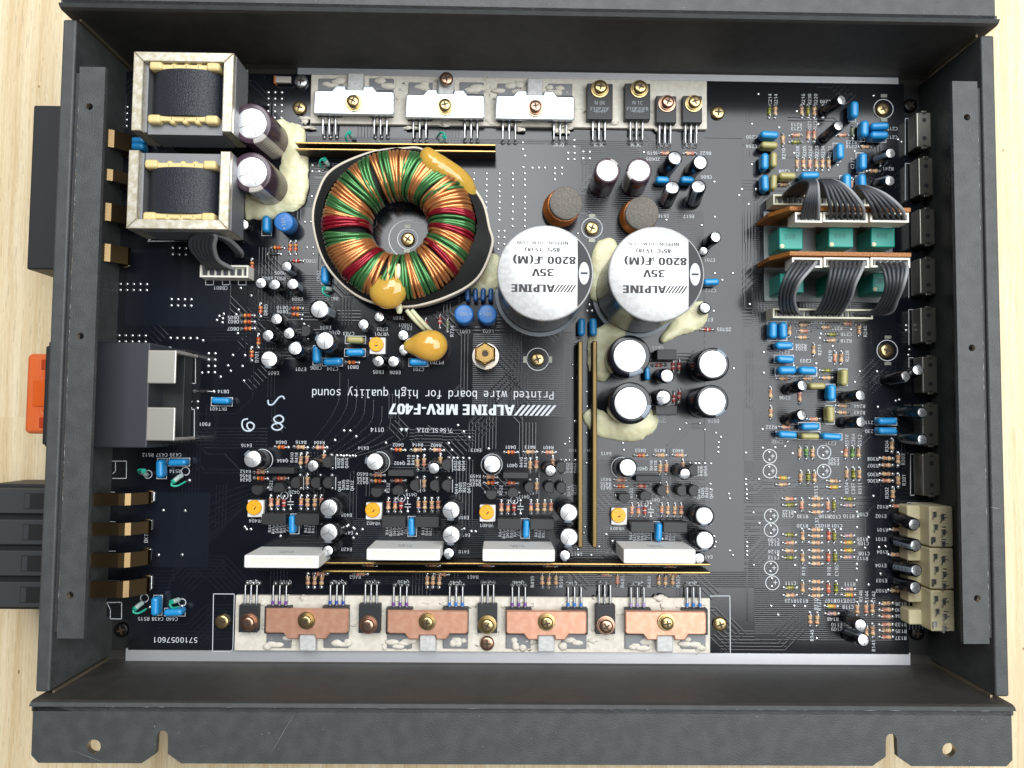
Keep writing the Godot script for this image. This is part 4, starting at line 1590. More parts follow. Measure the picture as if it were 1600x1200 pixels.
# wear on the lacquer: thin bright lines just proud of it
func scratch(x0: float, z0: float, x1: float, z1: float, w: float, y: float, kind := "scratch") -> void:
	var mb := MB.new()
	mb.s(kind)
	mb.prism(PackedVector2Array([Vector2(x0, z0), Vector2((x0 + x1) / 2, (z0 + z1) / 2) + Vector2(z0 - z1, x1 - x0).normalized() * w, Vector2(x1, z1), Vector2((x0 + x1) / 2, (z0 + z1) / 2) - Vector2(z0 - z1, x1 - x0).normalized() * w]), y - 0.02, y + 0.012)
	build("scratch", mb)

func wear() -> void:
	scratch(-69.5, 99.8, -79.0, 116.5, 0.05, 43.2)
	scratch(-146.0, 113.8, -134.0, 118.2, 0.05, 43.2)
	scratch(175.0, -33.0, 177.0, -29.5, 0.07, 37.0)
	scratch(177.6, 29.2, 181.6, 29.6, 0.1, 37.0)
	for i in 46:
		var far := i % 3 == 0
		var x := rng.randf_range(-155.0, 175.0); var z := rng.randf_range(-152.0, -150.0) if far else rng.randf_range(100.5, 117.5)
		var a := rng.randf() * TAU; var L := rng.randf_range(0.15, 0.7)
		scratch(x, z, x + cos(a) * L, z + sin(a) * L, rng.randf_range(0.06, 0.16), 43.2)
	# lacquer rubbed off along the inner edges of the two lips
	for i in 60:
		var z := rng.randf_range(-120.0, 74.0)
		scratch(-156.0, z, -156.0 + rng.randf_range(-0.1, 0.1), z + rng.randf_range(0.6, 5.0), rng.randf_range(0.06, 0.14), 37.1, "bare" if i % 2 == 0 else "scratch")
	for i in 26:
		var z := rng.randf_range(-120.0, 74.0)
		scratch(176.3, z, 176.3, z + rng.randf_range(0.6, 4.0), rng.randf_range(0.05, 0.12), 37.1)
	for i in 22:
		var x := rng.randf_range(-150.0, 170.0)
		scratch(x, 99.2, x + rng.randf_range(0.6, 5.0), 99.2, rng.randf_range(0.05, 0.1), 43.15)

func wires(called: String, label: String, list: Array, r: float) -> void:
	var o := holder(called, Vector3.ZERO, 0.0, label)
	for i in list.size():
		var mb := MB.new()
		mb.s("wire_grey" if i == list.size() - 1 else "wire_black")
		mb.tube(spline(list[i], 7), r, 8)
		build("wire", mb, o)

func socket(called: String, x0: float, x1: float, z0: float, z1: float, y0: float, y1: float, kind: String, pins: int) -> Node3D:
	var mb := MB.new()
	mb.s(kind)
	var w := x1 - x0; var d := z1 - z0
	var t := 0.7
	mb.box(Vector3(0, (y0 + y1) / 2 - 1.2, 0), Vector3(w, y1 - y0 - 2.4, d))
	mb.box(Vector3(-w / 2 + t / 2, y1 - 1.2, 0), Vector3(t, 2.4, d)); mb.box(Vector3(w / 2 - t / 2, y1 - 1.2, 0), Vector3(t, 2.4, d))
	mb.box(Vector3(0, y1 - 1.2, -d / 2 + t / 2), Vector3(w - 2 * t, 2.4, t)); mb.box(Vector3(0, y1 - 1.2, d / 2 - t / 2), Vector3(w - 2 * t, 2.4, t))
	var o := build(called, mb, null, Vector3((x0 + x1) / 2, 0, (z0 + z1) / 2))
	for i in pins:
		mb = MB.new()
		mb.s("wire_black")
		mb.box(Vector3(-w / 2 + w * (i + 0.5) / pins, y1 - 1.9, 0), Vector3(w / pins * 0.55, 1.0, d * 0.5))
		build("slot", mb, o)
	return o

# small board on edge; its left end is cut at a slant
func riser(x0: float, x1: float, xs: float, z: float, top: float, low: float, label: String) -> void:
	var mb := MB.new()
	mb.s("board_brown")
	mb.xf = Transform3D(Basis(Vector3.RIGHT, PI / 2), Vector3.ZERO)
	mb.prism(PackedVector2Array([Vector2(x0, -top), Vector2(x1, -top), Vector2(x1, -0.4), Vector2(xs, -0.4), Vector2(xs, -low)]), -0.8, 0.8, 0.1)
	build("riser_board", mb, null, Vector3(0, 0, z), 0.0, label)

func green_pot(x0: float, x1: float, z0: float, z1: float, h: float, label := "") -> void:
	var mb := MB.new()
	mb.s("green_pot")
	var w := x1 - x0; var d := z1 - z0
	mb.rbox(Vector3(0, h / 2 + 0.2, 0), Vector3(w, h, d), 0.6, 2)
	var o := build("sealed_module", mb, null, Vector3((x0 + x1) / 2, 0, (z0 + z1) / 2), 0.0, label)
	mb = MB.new()
	mb.s("ink")
	for i in 3:
		mb.words("105", 1.5, sans, lay(Vector3(w * 0.16 * (i - 1) - 0.5, h + 0.23, -0.6), PI / 2))
	build("printed_code", mb, o)
	mb = MB.new()
	mb.s("bead")
	mb.lathe([Vector2(0.9, h + 0.2), Vector2(0.7, h + 0.5), Vector2(0, h + 0.6)], 12, Vector3(-w * 0.38, 0, d * 0.36))
	build("index_dot", mb, o)

func shaft_pot(x0: float, x1: float, z0: float, z1: float, h: float) -> void:
	var w := x1 - x0; var d := z1 - z0
	var mb := MB.new()
	mb.s("pot_metal")
	mb.rbox(Vector3(0, h / 2 + 0.2, 0), Vector3(w, h, d), 0.7, 2)
	var o := build("control_potentiometer", mb, null, Vector3((x0 + x1) / 2, 0, (z0 + z1) / 2))
	mb = MB.new()
	mb.s("housing_black")
	for q in [-0.27, 0.24]:
		mb.lathe([Vector2(0.95, h + 0.22), Vector2(0, h + 0.22)], 16, Vector3(0.1, 0, d * q))
	build("opening", mb, o)
	mb = MB.new()
	mb.s("pot_metal")
	for sg in [-1.0, 1.0]:
		mb.rbox(Vector3(0.1, h - 0.5, sg * (d / 2 + 0.1)), Vector3(2.2, 1.6, 0.9), 0.3, 1)
	mb.s("housing_black")
	for sg in [-1.0, 1.0]:
		mb.box(Vector3(0.1, h + 0.21, sg * (d / 2 - 0.9)), Vector3(1.6, 0.06, 0.5))
	build("tab", mb, o)

func rca_block(x0: float, x1: float, z0: float, z1: float, h: float) -> void:
	# three moulded cells, each with solder tags
	var o := holder("jack_block", Vector3.ZERO, 0.0, "cream moulded input jack block of three cells")
	var d := (z1 - z0) / 3.0
	for k in 3:
		var za := z0 + d * k
		var mb := MB.new()
		mb.s("rca")
		mb.rbox(Vector3((x0 + 178.0) / 2, h / 2, za + d / 2), Vector3(178.0 - x0, h, d - 0.5), 0.7, 2)
		mb.rbox(Vector3(x0 - 0.5, h * 0.26, za + d * 0.22), Vector3(9.0, h * 0.5, d * 0.36), 0.7, 2)
		mb.rbox(Vector3(x0 - 0.5, h * 0.26, za + d * 0.76), Vector3(9.0, h * 0.5, d * 0.36), 0.7, 2)
		build("jack_cell", mb, o)
		for q in [[0.4, 0.2], [3.4, 0.28], [0.8, 0.5], [3.8, 0.62], [-0.2, 0.8], [3.6, 0.9]]:
			mb = MB.new()
			mb.s("lead")
			mb.box(Vector3(x0 + 1.4 + q[0], h + 0.2, za + d * q[1]), Vector3(1.7, 0.5, 2.0))
			mb.box(Vector3(x0 + 0.7 + q[0], h - 0.2, za + d * q[1] + 0.5), Vector3(0.35, 2.6, 2.4))
			mb.box(Vector3(x0 + 5.4 + q[0] * 0.2, h + 0.12, za + d * q[1]), Vector3(1.8, 0.25, 0.35))
			build("solder_tag", mb, o)

func terminal(x0: float, x1: float, z0: float, z1: float, h: float, tail_x: float) -> void:
	# bent brass strap: flat under the lip, curving down to the board
	var mb := MB.new()
	mb.s("brass_dark")
	var w := z1 - z0
	var zc := (z0 + z1) / 2
	var path := [Vector2(-158.5, h), Vector2(x1 - 8.5, h), Vector2(x1 - 6.2, h - 0.3), Vector2(x1 - 4.4, h - 1.3), Vector2(x1, h - 6.5), Vector2(tail_x - 3.0, 1.8), Vector2(tail_x, 0.6)]
	for i in path.size() - 1:
		var a: Vector2 = path[i]; var b: Vector2 = path[i + 1]
		var t := (b - a).normalized()
		var nn := Vector2(-t.y, t.x)
		if nn.y < 0: nn = -nn
		var ez := w / 2
		for sg in [0.0, -1.2]:
			var o2: Vector2 = nn * sg
			mb.quad(Vector3(a.x + o2.x, a.y + o2.y, -ez), Vector3(b.x + o2.x, b.y + o2.y, -ez), Vector3(b.x + o2.x, b.y + o2.y, ez), Vector3(a.x + o2.x, a.y + o2.y, ez), Vector3(nn.x, nn.y, 0) * (1.0 if sg == 0.0 else -1.0))
		for sg in [-1.0, 1.0]:
			mb.quad(Vector3(a.x, a.y, ez * sg), Vector3(b.x, b.y, ez * sg), Vector3(b.x - nn.x * 1.2, b.y - nn.y * 1.2, ez * sg), Vector3(a.x - nn.x * 1.2, a.y - nn.y * 1.2, ez * sg), Vector3(0, 0, sg))
	mb.s("solder")
	mb.rbox(Vector3(tail_x, 0.3, 0), Vector3(1.4, 0.9, w * 0.9), 0.4, 1)
	build("terminal_strap", mb, null, Vector3(0, 0, zc))

func fuse_holder(x0: float, x1: float, z0: float, z1: float, h: float) -> void:
	var mb := MB.new()
	mb.s("housing")
	mb.rbox(Vector3((x0 + x1) / 2 - 9.0, h / 2, (z0 + z1) / 2), Vector3(x1 - x0 + 18.0, h, z1 - z0), 0.6, 1)
	var o := build("fuse_holder", mb, null, Vector3.ZERO, 0.0, "dark plastic fuse holder with two bright spring clips")
	mb = MB.new()
	mb.s("housing_black")
	mb.rbox(Vector3(x1 + 4.0, 4.0, (z0 + z1) / 2), Vector3(9.0, 8.0, z1 - z0 - 3.0), 0.4, 1)
	build("base", mb, o)

func fuse_clip(x0: float, x1: float, z0: float, z1: float, h: float, side: float) -> void:
	var mb := MB.new()
	mb.s("tin")
	mb.rbox(Vector3((x0 + x1) / 2, h, (z0 + z1) / 2), Vector3(x1 - x0, 1.0, z1 - z0), 0.48, 3)
	var ze := z0 + 0.6 if side < 0 else z1 - 0.6
	mb.xf = Transform3D(Basis(Vector3(0, 0, 1), 0.0), Vector3.ZERO)
	mb.rbox(Vector3((x0 + x1) / 2, h / 2, ze), Vector3(x1 - x0 - 0.4, h, 0.9), 0.3, 1)
	mb.tube([Vector3(x1 - 1.0, h - 1.0, ze), Vector3(x1 - 0.8, 5.0, ze), Vector3(-126.6, 2.2, ze), Vector3(-125.2, 0.0, ze)], 0.8, 8)
	build("fuse_clip", mb)

func green_lead(x: float, z: float, x2: float, z2: float) -> void:
	# small resistor standing on end, its long lead in a teal sleeve
	var mb := MB.new()
	var d := Vector3(x2 - x, 0, z2 - z)
	mb.s("vert", lin("#9fb3ac"))
	mb.tube([Vector3(0, 2.2, 0), Vector3(0, 2.2, 0) + d * 0.25 + Vector3.UP * 1.5, d * 0.8 + Vector3.UP * 4.6], 1.0, 10)
	mb.s("vert", lin("#2aa58a"))
	mb.tube([d * 0.8 + Vector3.UP * 4.6, d + Vector3.UP * 5.2], 1.02, 10)
	var b := d + Vector3.UP * 5.4
	var side := Vector3(d.z, 0, -d.x).normalized() * 2.6
	mb.tube(spline([b, b + d * 0.25 + side * 0.3, b + side * 0.9 - d * 0.1 - Vector3.UP * 0.6, side * 1.1 + d * 0.2 + Vector3.UP * 2.2], 4), 0.42, 6)
	mb.s("lead")
	mb.tube([side * 1.1 + d * 0.2 + Vector3.UP * 2.3, side * 1.2 + Vector3.UP * 0.1], 0.28, 5)
	mb.tube([Vector3(0, 2.3, 0), Vector3(-d.x * 0.15, 0, -d.z * 0.15)], 0.28, 5)
	mb.s("solder")
	mb.lathe([Vector2(0.8, 0.0), Vector2(0.6, 0.4), Vector2(0.0, 0.6)], 8, side * 1.2)
	build("sleeved_resistor", mb, null, Vector3(x, 0, z))

func outer_block(called: String, x0: float, x1: float, z0: float, z1: float, y0: float, y1: float, label: String) -> Node3D:
	var mb := MB.new()
	mb.s("housing_black")
	mb.rbox(Vector3((x0 + x1) / 2, (y0 + y1) / 2, (z0 + z1) / 2), Vector3(x1 - x0, y1 - y0, z1 - z0), 0.8, 2)
	return build(called, mb, null, Vector3.ZERO, 0.0, label)

# ---------------------------------------------------------------- where everything stands (millimetres)
func place_row_far() -> void:
	sink_pad(-80.8, 84.9, -144.0, -123.2, [])
	paste_lumps(-86.0, 76.0, -143.0, -121.0, 60)
	clamp_plate(-78.1, -45.2, -135.0, -125.1, -1.0, "zinc", "gold_screw", "bright zinc clamp plate over two transistors")
	clamp_plate(-40.5, -8.1, -134.0, -124.1, -1.0, "zinc", "gold_screw", "bright zinc clamp plate over two transistors")
	clamp_plate(-3.6, 28.8, -134.1, -124.1, -1.0, "zinc", "pink_screw", "bright zinc clamp plate over two transistors")
	clamped(-72.5, -135.9, -125.4, 1.0, 7.6, "")
	clamped(-51.3, -136.3, -125.7, 1.0, 7.6, "")
	clamped(-35.1, -134.9, -124.4, 1.0, 7.6, "")
	clamped(-13.8, -135.3, -124.7, 1.0, 7.6, "")
	clamped(2.0, -135.0, -124.4, 1.0, 7.6, "")
	clamped(23.2, -135.3, -124.8, 1.0, 7.6, "")
	power(34.0, 44.7, -140.3, -125.1, 1.0, 8.0, "", ["N 0K", "F10P20F"])
	power(49.7, 60.3, -140.6, -125.4, 1.0, 8.0, "", ["N 1C", "F10P20FR"])
	power(62.7, 71.1, -135.5, -124.2, 1.0, 8.0, "", [])
	power(73.7, 81.8, -135.7, -124.4, 1.0, 8.0, "", [])
	screw(39.3, 5.3, -137.9, 2.7, "gold_screw", true)
	screw(55.7, 5.3, -138.1, 2.7, "gold_screw", true)
	screw(67.1, 5.3, -132.1, 2.6, "pink_screw", true)
	screw(78.2, 5.3, -132.3, 2.6, "gold_screw", true)
	screw(-85.0, 0.0, -141.2, 2.9, "steel_screw", false)
	screw(-85.5, 0.0, -130.0, 2.9, "gold_screw", false)
	screw(89.7, 0.0, -130.7, 2.9, "gold_screw", false)
	screw(-24.0, 6.5, -140.3, 2.8, "pink_screw", false)

func place_row_near() -> void:
	sink_pad(-106.0, 85.5, 70.6, 92.6, [])
	paste_lumps(-102.0, 84.0, 70.5, 91.5, 90)
	clamp_plate(-92.3, -59.6, 74.6, 84.2, 1.0, "copper_plate", "gold_screw", "copper clamp plate over two transistors")
	clamped(-88.0, 74.0, 85.0, -1.0, 8.0, "#6a3a8c")
	clamped(-65.2, 73.8, 84.9, -1.0, 8.0, "#1f3f9a")
	clamp_plate(-44.3, -12.3, 75.0, 84.1, 1.0, "copper_plate", "gold_screw", "copper clamp plate over two transistors")
	clamped(-39.8, 74.3, 85.0, -1.0, 8.0, "#6a3a8c")
	clamped(-17.4, 74.1, 84.9, -1.0, 8.0, "#2a72c0")
	clamp_plate(2.8, 34.9, 74.8, 84.0, 1.0, "copper_plate", "gold_screw", "copper clamp plate over two transistors")
	clamped(7.8, 74.1, 84.8, -1.0, 8.0, "#6a3a8c")
	clamped(30.3, 74.0, 84.7, -1.0, 8.0, "#2a72c0")
	clamp_plate(50.2, 82.6, 74.6, 83.8, 1.0, "copper_plate", "gold_screw", "copper clamp plate over two transistors")
	clamped(55.7, 73.9, 84.7, -1.0, 8.0, "#a08ab8")
	clamped(78.4, 73.8, 84.5, -1.0, 8.0, "#2a72c0")
	power(-103.2, -95.7, 73.6, 84.3, -1.0, 7.6)
	power(-55.8, -47.2, 73.0, 84.3, -1.0, 7.6)
	power(-8.6, -0.7, 72.7, 84.0, -1.0, 7.6)
	power(38.5, 46.4, 72.6, 84.1, -1.0, 7.6)
	screw(-98.9, 5.3, 80.1, 2.7, "pink_screw", true)
	screw(-51.8, 5.3, 80.8, 2.7, "pink_screw", true)
	screw(-4.7, 5.3, 80.5, 2.7, "gold_screw", true)
	screw(42.5, 5.3, 80.5, 2.7, "pink_screw", true)
	screw(-111.3, 0.0, 81.3, 2.9, "gold_screw", false)
	screw(89.7, 0.0, 81.1, 2.9, "gold_screw", false)
	screw(-4.7, 1.6, 88.8, 2.9, "pink_screw", false)

func place_right_field() -> void:
	res(114.1, -132.0, "v")
	res(125.4, -132.2, "v")
	res(128.1, -121.9, "v")
	res(136.6, -109.7, "v")
	res(117.3, -119.7, "v")
	res(134.3, -132.3, "v")
	res(130.7, -132.2, "v", "tan2")
	res(125.8, -109.6, "v", "tan2")
	res(133.9, -109.7, "v", "tan2")
	res(130.6, -122.0, "v", "pink")
	res(128.5, -109.6, "v", "pink")
	res(123.1, -109.5, "v", "tan3")
	res(131.2, -109.7, "v", "tan3")
	cer(111.6, -131.9, "v")
	cer(128.1, -132.2, "v")
	cer(146.9, -123.6, "v", "greygreen")
	cer(122.8, -118.8, "h")
	res(122.7, -121.8, "h")
	res(152.0, -117.2, "h")
	res(155.4, -107.0, "h")
	res(117.3, -100.6, "h")
	res(142.4, -122.1, "h", "pink")
	res(146.2, -101.0, "v", "pink")
	film(145.4, -131.1, "v", "blue", 7.2, 3.4)
	film(149.5, -123.1, "v", "blue", 7.0, 3.5)
	film(139.2, -113.4, "v", "blue", 7.0, 3.2)
	film(148.7, -109.2, "v", "blue", 7.2, 3.2)
	film(141.9, -100.4, "v", "blue", 7.4, 3.5)
	film(148.3, -100.4, "v", "blue", 7.2, 3.2)
	film(107.8, -108.6, "v")
	film(107.8, -99.5, "v")
	film(155.8, -124.2, "h", "blue", 7.6, 3.0)
	film(155.6, -120.4, "h", "blue", 7.6, 3.2)
	film(126.5, -103.1, "h", "blue", 7.6, 2.8)
	film(109.8, -119.9, "h", "blue", 7.6, 3.0)
	film(109.7, -115.5, "h", "olive", 7.0, 2.8)
	film(117.1, -102.7, "h", "olive", 7.0, 2.8)
	film(111.5, -109.3, "v", "olive", 6.4, 2.6)
	film(111.4, -99.9, "v", "olive", 6.4, 2.6)
	ecap(134.5, -132.0, 137.3, -132.4, 11.0, 2.3)
	ecap(134.7, -120.7, 136.1, -121.8, 11.0, 2.3)
	ecap(156.3, -111.8, 157.2, -110.7, 11.0, 2.3)
	ecap(156.2, -101.2, 156.8, -99.3, 11.0, 2.3)
	screw(159.3, 0.2, -133.1, 2.9, "gold_screw", false)
	sring(160.2, -133.8, 4.1)
	res(119.4, -39.1, "v")
	res(129.3, -31.2, "v")
	res(148.4, -39.7, "v")
	res(140.8, -28.0, "v")
	res(138.3, -28.0, "v", "pink")
	res(125.1, -41.5, "h")
	res(134.4, -40.6, "h")
	res(136.7, -35.1, "h")
	res(116.6, -19.1, "h")
	res(125.1, -38.9, "h", "pink")
	res(143.5, -42.2, "h", "pink")
	res(124.7, -36.3, "h", "tan2")
	res(134.5, -19.6, "h", "tan2")
	res(126.5, -19.2, "h", "tan2")
	cer(137.1, -37.7, "h")
	cer(134.5, -22.6, "h")
	film(110.7, -38.5, "v", "blue", 7.0, 3.2)
	film(114.9, -38.5, "v", "blue", 7.0, 3.2)
	film(115.2, -32.3, "h", "blue", 7.2, 3.0)
	film(115.8, -26.7, "h", "blue", 7.2, 3.0)
	film(116.4, -22.2, "h", "blue", 7.4, 3.4)
	film(124.8, -22.2, "h", "blue", 7.4, 3.4)
	film(139.7, -19.5, "v", "olive", 7.0, 3.0)
	screw(159.3, 0.2, -31.1, 2.9, "gold_screw", false)
	sring(160.2, -31.3, 4.3)
	ecap(159.3, -19.0, 161.7, -20.0, 11.0, 2.4)
	ecap(166.4, -20.1, 165.2, -22.3, 14.0, 2.4)
	ecap(117.9, -14.5, 120.1, -15.8, 11.0, 2.4)
	ecap(141.5, -11.5, 143.6, -12.1, 11.0, 2.4)
	ecap(117.5, -2.0, 119.9, -4.0, 11.0, 2.4)
	ecap(140.7, -1.1, 143.4, -1.4, 11.0, 2.4)
	ecap(164.5, -6.0, 166.0, -5.3, 15.0, 2.3, "green")
	ecap(165.3, 4.8, 165.8, 5.3, 15.0, 2.3, "green")
	ecap(162.4, 37.3, 163.1, 38.8, 13.0, 2.6)
	ecap(162.3, 46.8, 163.6, 46.9, 13.0, 2.6)
	ecap(161.8, 57.5, 163.8, 56.6, 13.0, 2.6)
	ecap(161.7, 63.7, 163.2, 63.2, 13.0, 2.6)
	res(111.2, -12.8, "v")
	res(111.3, -4.9, "v")
	res(123.1, 11.4, "v")
	res(147.6, 11.2, "v")
	res(123.5, 21.6, "v")
	res(142.5, 20.1, "v")
	res(123.3, -11.6, "v", "pink")
	res(142.3, 11.3, "v", "pink")
	res(128.4, 11.4, "v", "tan2")
	res(129.1, 21.5, "v", "tan2")
	res(147.8, 20.0, "v", "tan2")
	cer(125.8, 11.4, "v", "green")
	cer(145.0, 11.2, "v", "green")
	cer(126.6, 21.5, "v")
	cer(145.3, 20.1, "v")
	res(141.0, -8.1, "h")
	res(141.0, -5.2, "h")
	res(117.4, 1.0, "h")
	res(116.0, 24.6, "h")
	res(137.0, 22.9, "h")
	res(129.0, -2.4, "h", "pink")
	cer(116.0, 21.8, "h", "yellow")
	cer(137.0, 25.4, "h", "yellow")
	cer(118.8, 32.9, "h")
	cer(142.9, 30.2, "h")
	res(118.6, 30.4, "h")
	res(123.8, 32.8, "v")
	res(129.7, 30.2, "h", "tan2")
	res(129.6, 32.9, "h", "tan2")
	res(129.6, 35.7, "h", "tan2")
	res(134.6, 32.9, "v", "pink")
	cer(137.2, 32.9, "v")
	res(142.8, 32.8, "h", "purple")
	cer(118.6, 45.0, "h")
	res(118.6, 48.3, "h")
	res(123.9, 45.3, "v")
	res(129.4, 42.8, "h", "tan2")
	res(129.4, 45.4, "h", "tan2")
	res(129.3, 48.2, "h", "tan2")
	res(134.8, 45.2, "v", "red")
	cer(137.2, 45.5, "v")
	res(142.7, 45.2, "h", "purple")
	cer(142.6, 47.9, "h", "yellow")
	res(118.4, 51.5, "h")
	cer(118.4, 54.2, "h")
	res(123.8, 54.1, "v")
	res(129.4, 51.4, "h", "tan2")
	res(129.4, 54.1, "h", "tan2")
	res(129.4, 56.7, "h", "tan2")
	res(134.5, 54.0, "v", "red")
	cer(137.3, 54.0, "v")
	cer(142.6, 51.2, "h", "yellow")
	res(142.5, 54.0, "h", "purple")
	res(159.0, 13.5, "h")
	res(158.9, 16.2, "h")
	res(158.9, 19.9, "h")
	res(158.8, 22.6, "h")
	res(162.8, 42.5, "h")
	res(162.0, 52.8, "h")
	res(163.0, 33.0, "h", "pink")
	res(161.4, 8.1, "v")
	res(163.9, 13.7, "v")
	res(163.8, 22.5, "v")
	res(161.5, 28.1, "v")
	film(134.5, -13.2, "v", "blue", 7.0, 3.4)
	film(125.5, 0.6, "h", "blue", 7.6, 3.0)
	film(116.3, 4.0, "h", "blue", 7.6, 3.0)
	film(134.3, 4.6, "h", "blue", 8.0, 2.8)
	film(157.1, -1.9, "h", "blue", 7.8, 2.8)
	film(157.1, 2.1, "h", "blue", 7.8, 2.8)
	film(133.9, -4.4, "v", "olive", 7.0, 3.2)
	film(125.4, 4.6, "h", "olive", 7.4, 2.5)
	film(128.5, -15.9, "h", "olive", 6.6, 2.6)
	sring(110.8, 13.0, 2.8)
	via(110.6, 11.3)
	via(110.6, 14.5)
	sline(111.4, 12.9, 112.7, 12.9)
	sline(112.0, 12.2, 112.0, 13.7)
	sring(110.8, 19.1, 2.8)
	via(110.5, 17.4)
	via(110.5, 20.6)
	sline(111.3, 19.0, 112.6, 19.0)
	sline(112.0, 18.3, 112.0, 19.8)
	sring(133.3, 11.1, 2.8)
	via(133.0, 9.3)
	via(133.0, 12.5)
	sline(133.8, 10.9, 135.1, 10.9)
	sline(134.5, 10.3, 134.5, 11.7)
	sring(133.2, 18.9, 2.8)
	via(132.9, 17.2)
	via(132.9, 20.4)
	sline(133.7, 18.8, 135.0, 18.8)
	sline(134.4, 18.1, 134.4, 19.6)
	sring(111.2, 37.4, 2.8)
	via(110.9, 35.7)
	via(110.9, 38.9)
	sline(111.7, 37.3, 113.0, 37.3)
	sline(112.4, 36.6, 112.4, 38.1)
	sring(111.1, 43.1, 2.8)
	via(110.9, 41.4)
	via(110.9, 44.5)
	sline(111.7, 43.0, 113.0, 43.0)
	sline(112.3, 42.3, 112.3, 43.7)
	sring(111.0, 58.5, 2.8)
	via(110.8, 56.9)
	via(110.7, 60.0)
	sline(111.5, 58.4, 112.9, 58.4)
	sline(112.2, 57.7, 112.2, 59.2)
	sring(111.5, 64.5, 2.8)
	via(111.3, 62.8)
	via(111.2, 65.9)
	sline(112.0, 64.3, 113.3, 64.3)
	sline(112.7, 63.7, 112.7, 65.1)
	cer(118.7, 66.3, "h")
	res(118.6, 69.4, "h")
	res(123.8, 66.3, "v")
	res(129.3, 64.0, "h", "tan2")
	res(129.3, 66.9, "h", "tan2")
	res(129.2, 69.6, "h", "tan2")
	res(134.4, 66.6, "v", "red")
	cer(137.5, 66.5, "v")
	res(142.7, 66.8, "h", "purple")
	cer(142.7, 69.2, "h", "yellow")
	cer(135.4, 73.8, "h", "yellow")
	res(135.7, 76.8, "h", "purple")
	res(126.8, 79.1, "v", "tan2")
	res(129.6, 79.1, "v", "tan2")
	res(146.2, 74.8, "v", "tan2")
	res(149.9, 74.8, "v")
	res(152.3, 74.5, "v")
	res(149.7, 83.8, "v")
	res(152.3, 83.5, "v")
	res(158.1, 72.5, "h")
	res(158.0, 75.0, "h")
	res(157.9, 83.4, "h")
	res(161.8, 67.1, "h")
	res(158.0, 77.8, "h", "pink")
	res(157.9, 80.9, "h", "pink")
	res(157.8, 86.0, "h", "pink")
	ecap(142.0, 78.0, 140.8, 77.7, 14.0, 2.6)
	ecap(141.6, 84.8, 141.9, 83.4, 14.0, 2.6)

func place_centre_far() -> void:
	ecap(40.6, -98.8, 40.4, -98.4, 21.0, 5.0, "brown")
	ecap(54.3, -99.3, 52.8, -98.6, 21.0, 5.0, "brown")
	ecap(67.4, -105.6, 68.8, -106.8, 13.0, 3.1, "blue")
	ecap(78.2, -105.5, 79.0, -105.0, 13.0, 3.1, "blue")
	ecap(67.8, -92.4, 67.7, -94.8, 13.0, 3.1, "blue")
	ecap(79.2, -92.6, 78.1, -95.2, 13.0, 3.1, "blue")
	film(65.4, -100.2, "h", "blue", 5.6, 3.0)
	film(75.6, -100.4, "h", "blue", 5.6, 3.0)
	res(67.6, -113.1, "h", "pink")
	res(78.0, -113.3, "h", "pink")
	choke(23.3, -88.2, 25.1, -87.8, 13.0, "ferrite choke left of the screw, red varnish on its copper winding")
	choke(55.4, -85.4, 55.5, -84.0, 13.0, "ferrite choke right of the screw")
	screw(36.8, 0.2, -80.7, 2.9, "gold_screw", false)
	sring(37.0, -81.1, 4.3)
	big_can(15.4, -54.0, 15.4, -54.0, 40.0, "large silver capacitor beside the toroid")
	big_can(55.7, -54.1, 55.7, -54.1, 40.0, "large silver capacitor nearer the riser boards")
	film(32.3, -38.9, "v", "blue", 7.4, 3.0)
	film(37.1, -38.9, "v", "blue", 7.4, 3.0)
	film(85.4, -58.1, "h", "blue", 6.5, 2.8)
	film(59.1, -20.2, "v", "blue", 5.5, 2.2)
	ecap(84.9, -75.0, 85.7, -75.3, 11.0, 2.4)
	ecap(83.2, -71.8, 81.6, -70.3, 7.0, 2.0)
	ecap(82.8, -47.1, 81.9, -46.9, 8.0, 2.4)
	ecap(50.0, -26.1, 48.5, -25.5, 25.0, 8.0, "black", -1.0, "large black capacitor beside the gold bus bars")
	ecap(83.0, -23.6, 81.7, -23.2, 20.0, 6.4)
	ecap(65.4, -19.6, 65.7, -18.9, 12.0, 3.0)
	dio(85.1, -39.1, "h", "zener")
	dio(64.9, -24.2, "h", "zener")
	dio(70.8, -23.6, "v", "zener")
	dio(73.3, -23.9, "v", "zener")
	sip(66.5, -27.8, 7.8, 4.2, 7.0)
	ecap(50.7, -7.6, 48.9, -7.6, 25.0, 8.0)
	ecap(82.7, -8.7, 81.3, -8.7, 20.0, 6.4)
	ecap(65.8, -11.0, 64.2, -10.3, 12.0, 3.2)
	sip(66.2, -5.3, 8.7, 3.8, 8.0)
	dio(71.0, -10.4, "v", "zener")
	dio(73.3, -11.6, "v", "zener")
	bus_bar(31.4, -32.7, 31.8, 49.5, 9.0, 1.9, "long upright brass bus bar between the large capacitors and the bottom row")
	bus_bar(37.2, -32.8, 37.5, 49.4, 9.0, 1.9, "long upright brass bus bar between the large capacitors and the bottom row")

func place_bars() -> void:
	bus_bar(-84.4, -111.8, -3.3, -112.1, 9.0, 0.9, "upright bus bar beside the toroid")
	bus_bar(-84.3, -109.3, -3.3, -109.5, 9.0, 0.9, "upright bus bar beside the toroid")
	bus_bar(-70.0, 56.2, 83.6, 55.6, 9.0, 0.9, "upright bus bar above the row of power transistors")
	bus_bar(-69.9, 59.4, 83.5, 58.8, 9.0, 0.9, "upright bus bar above the row of power transistors")

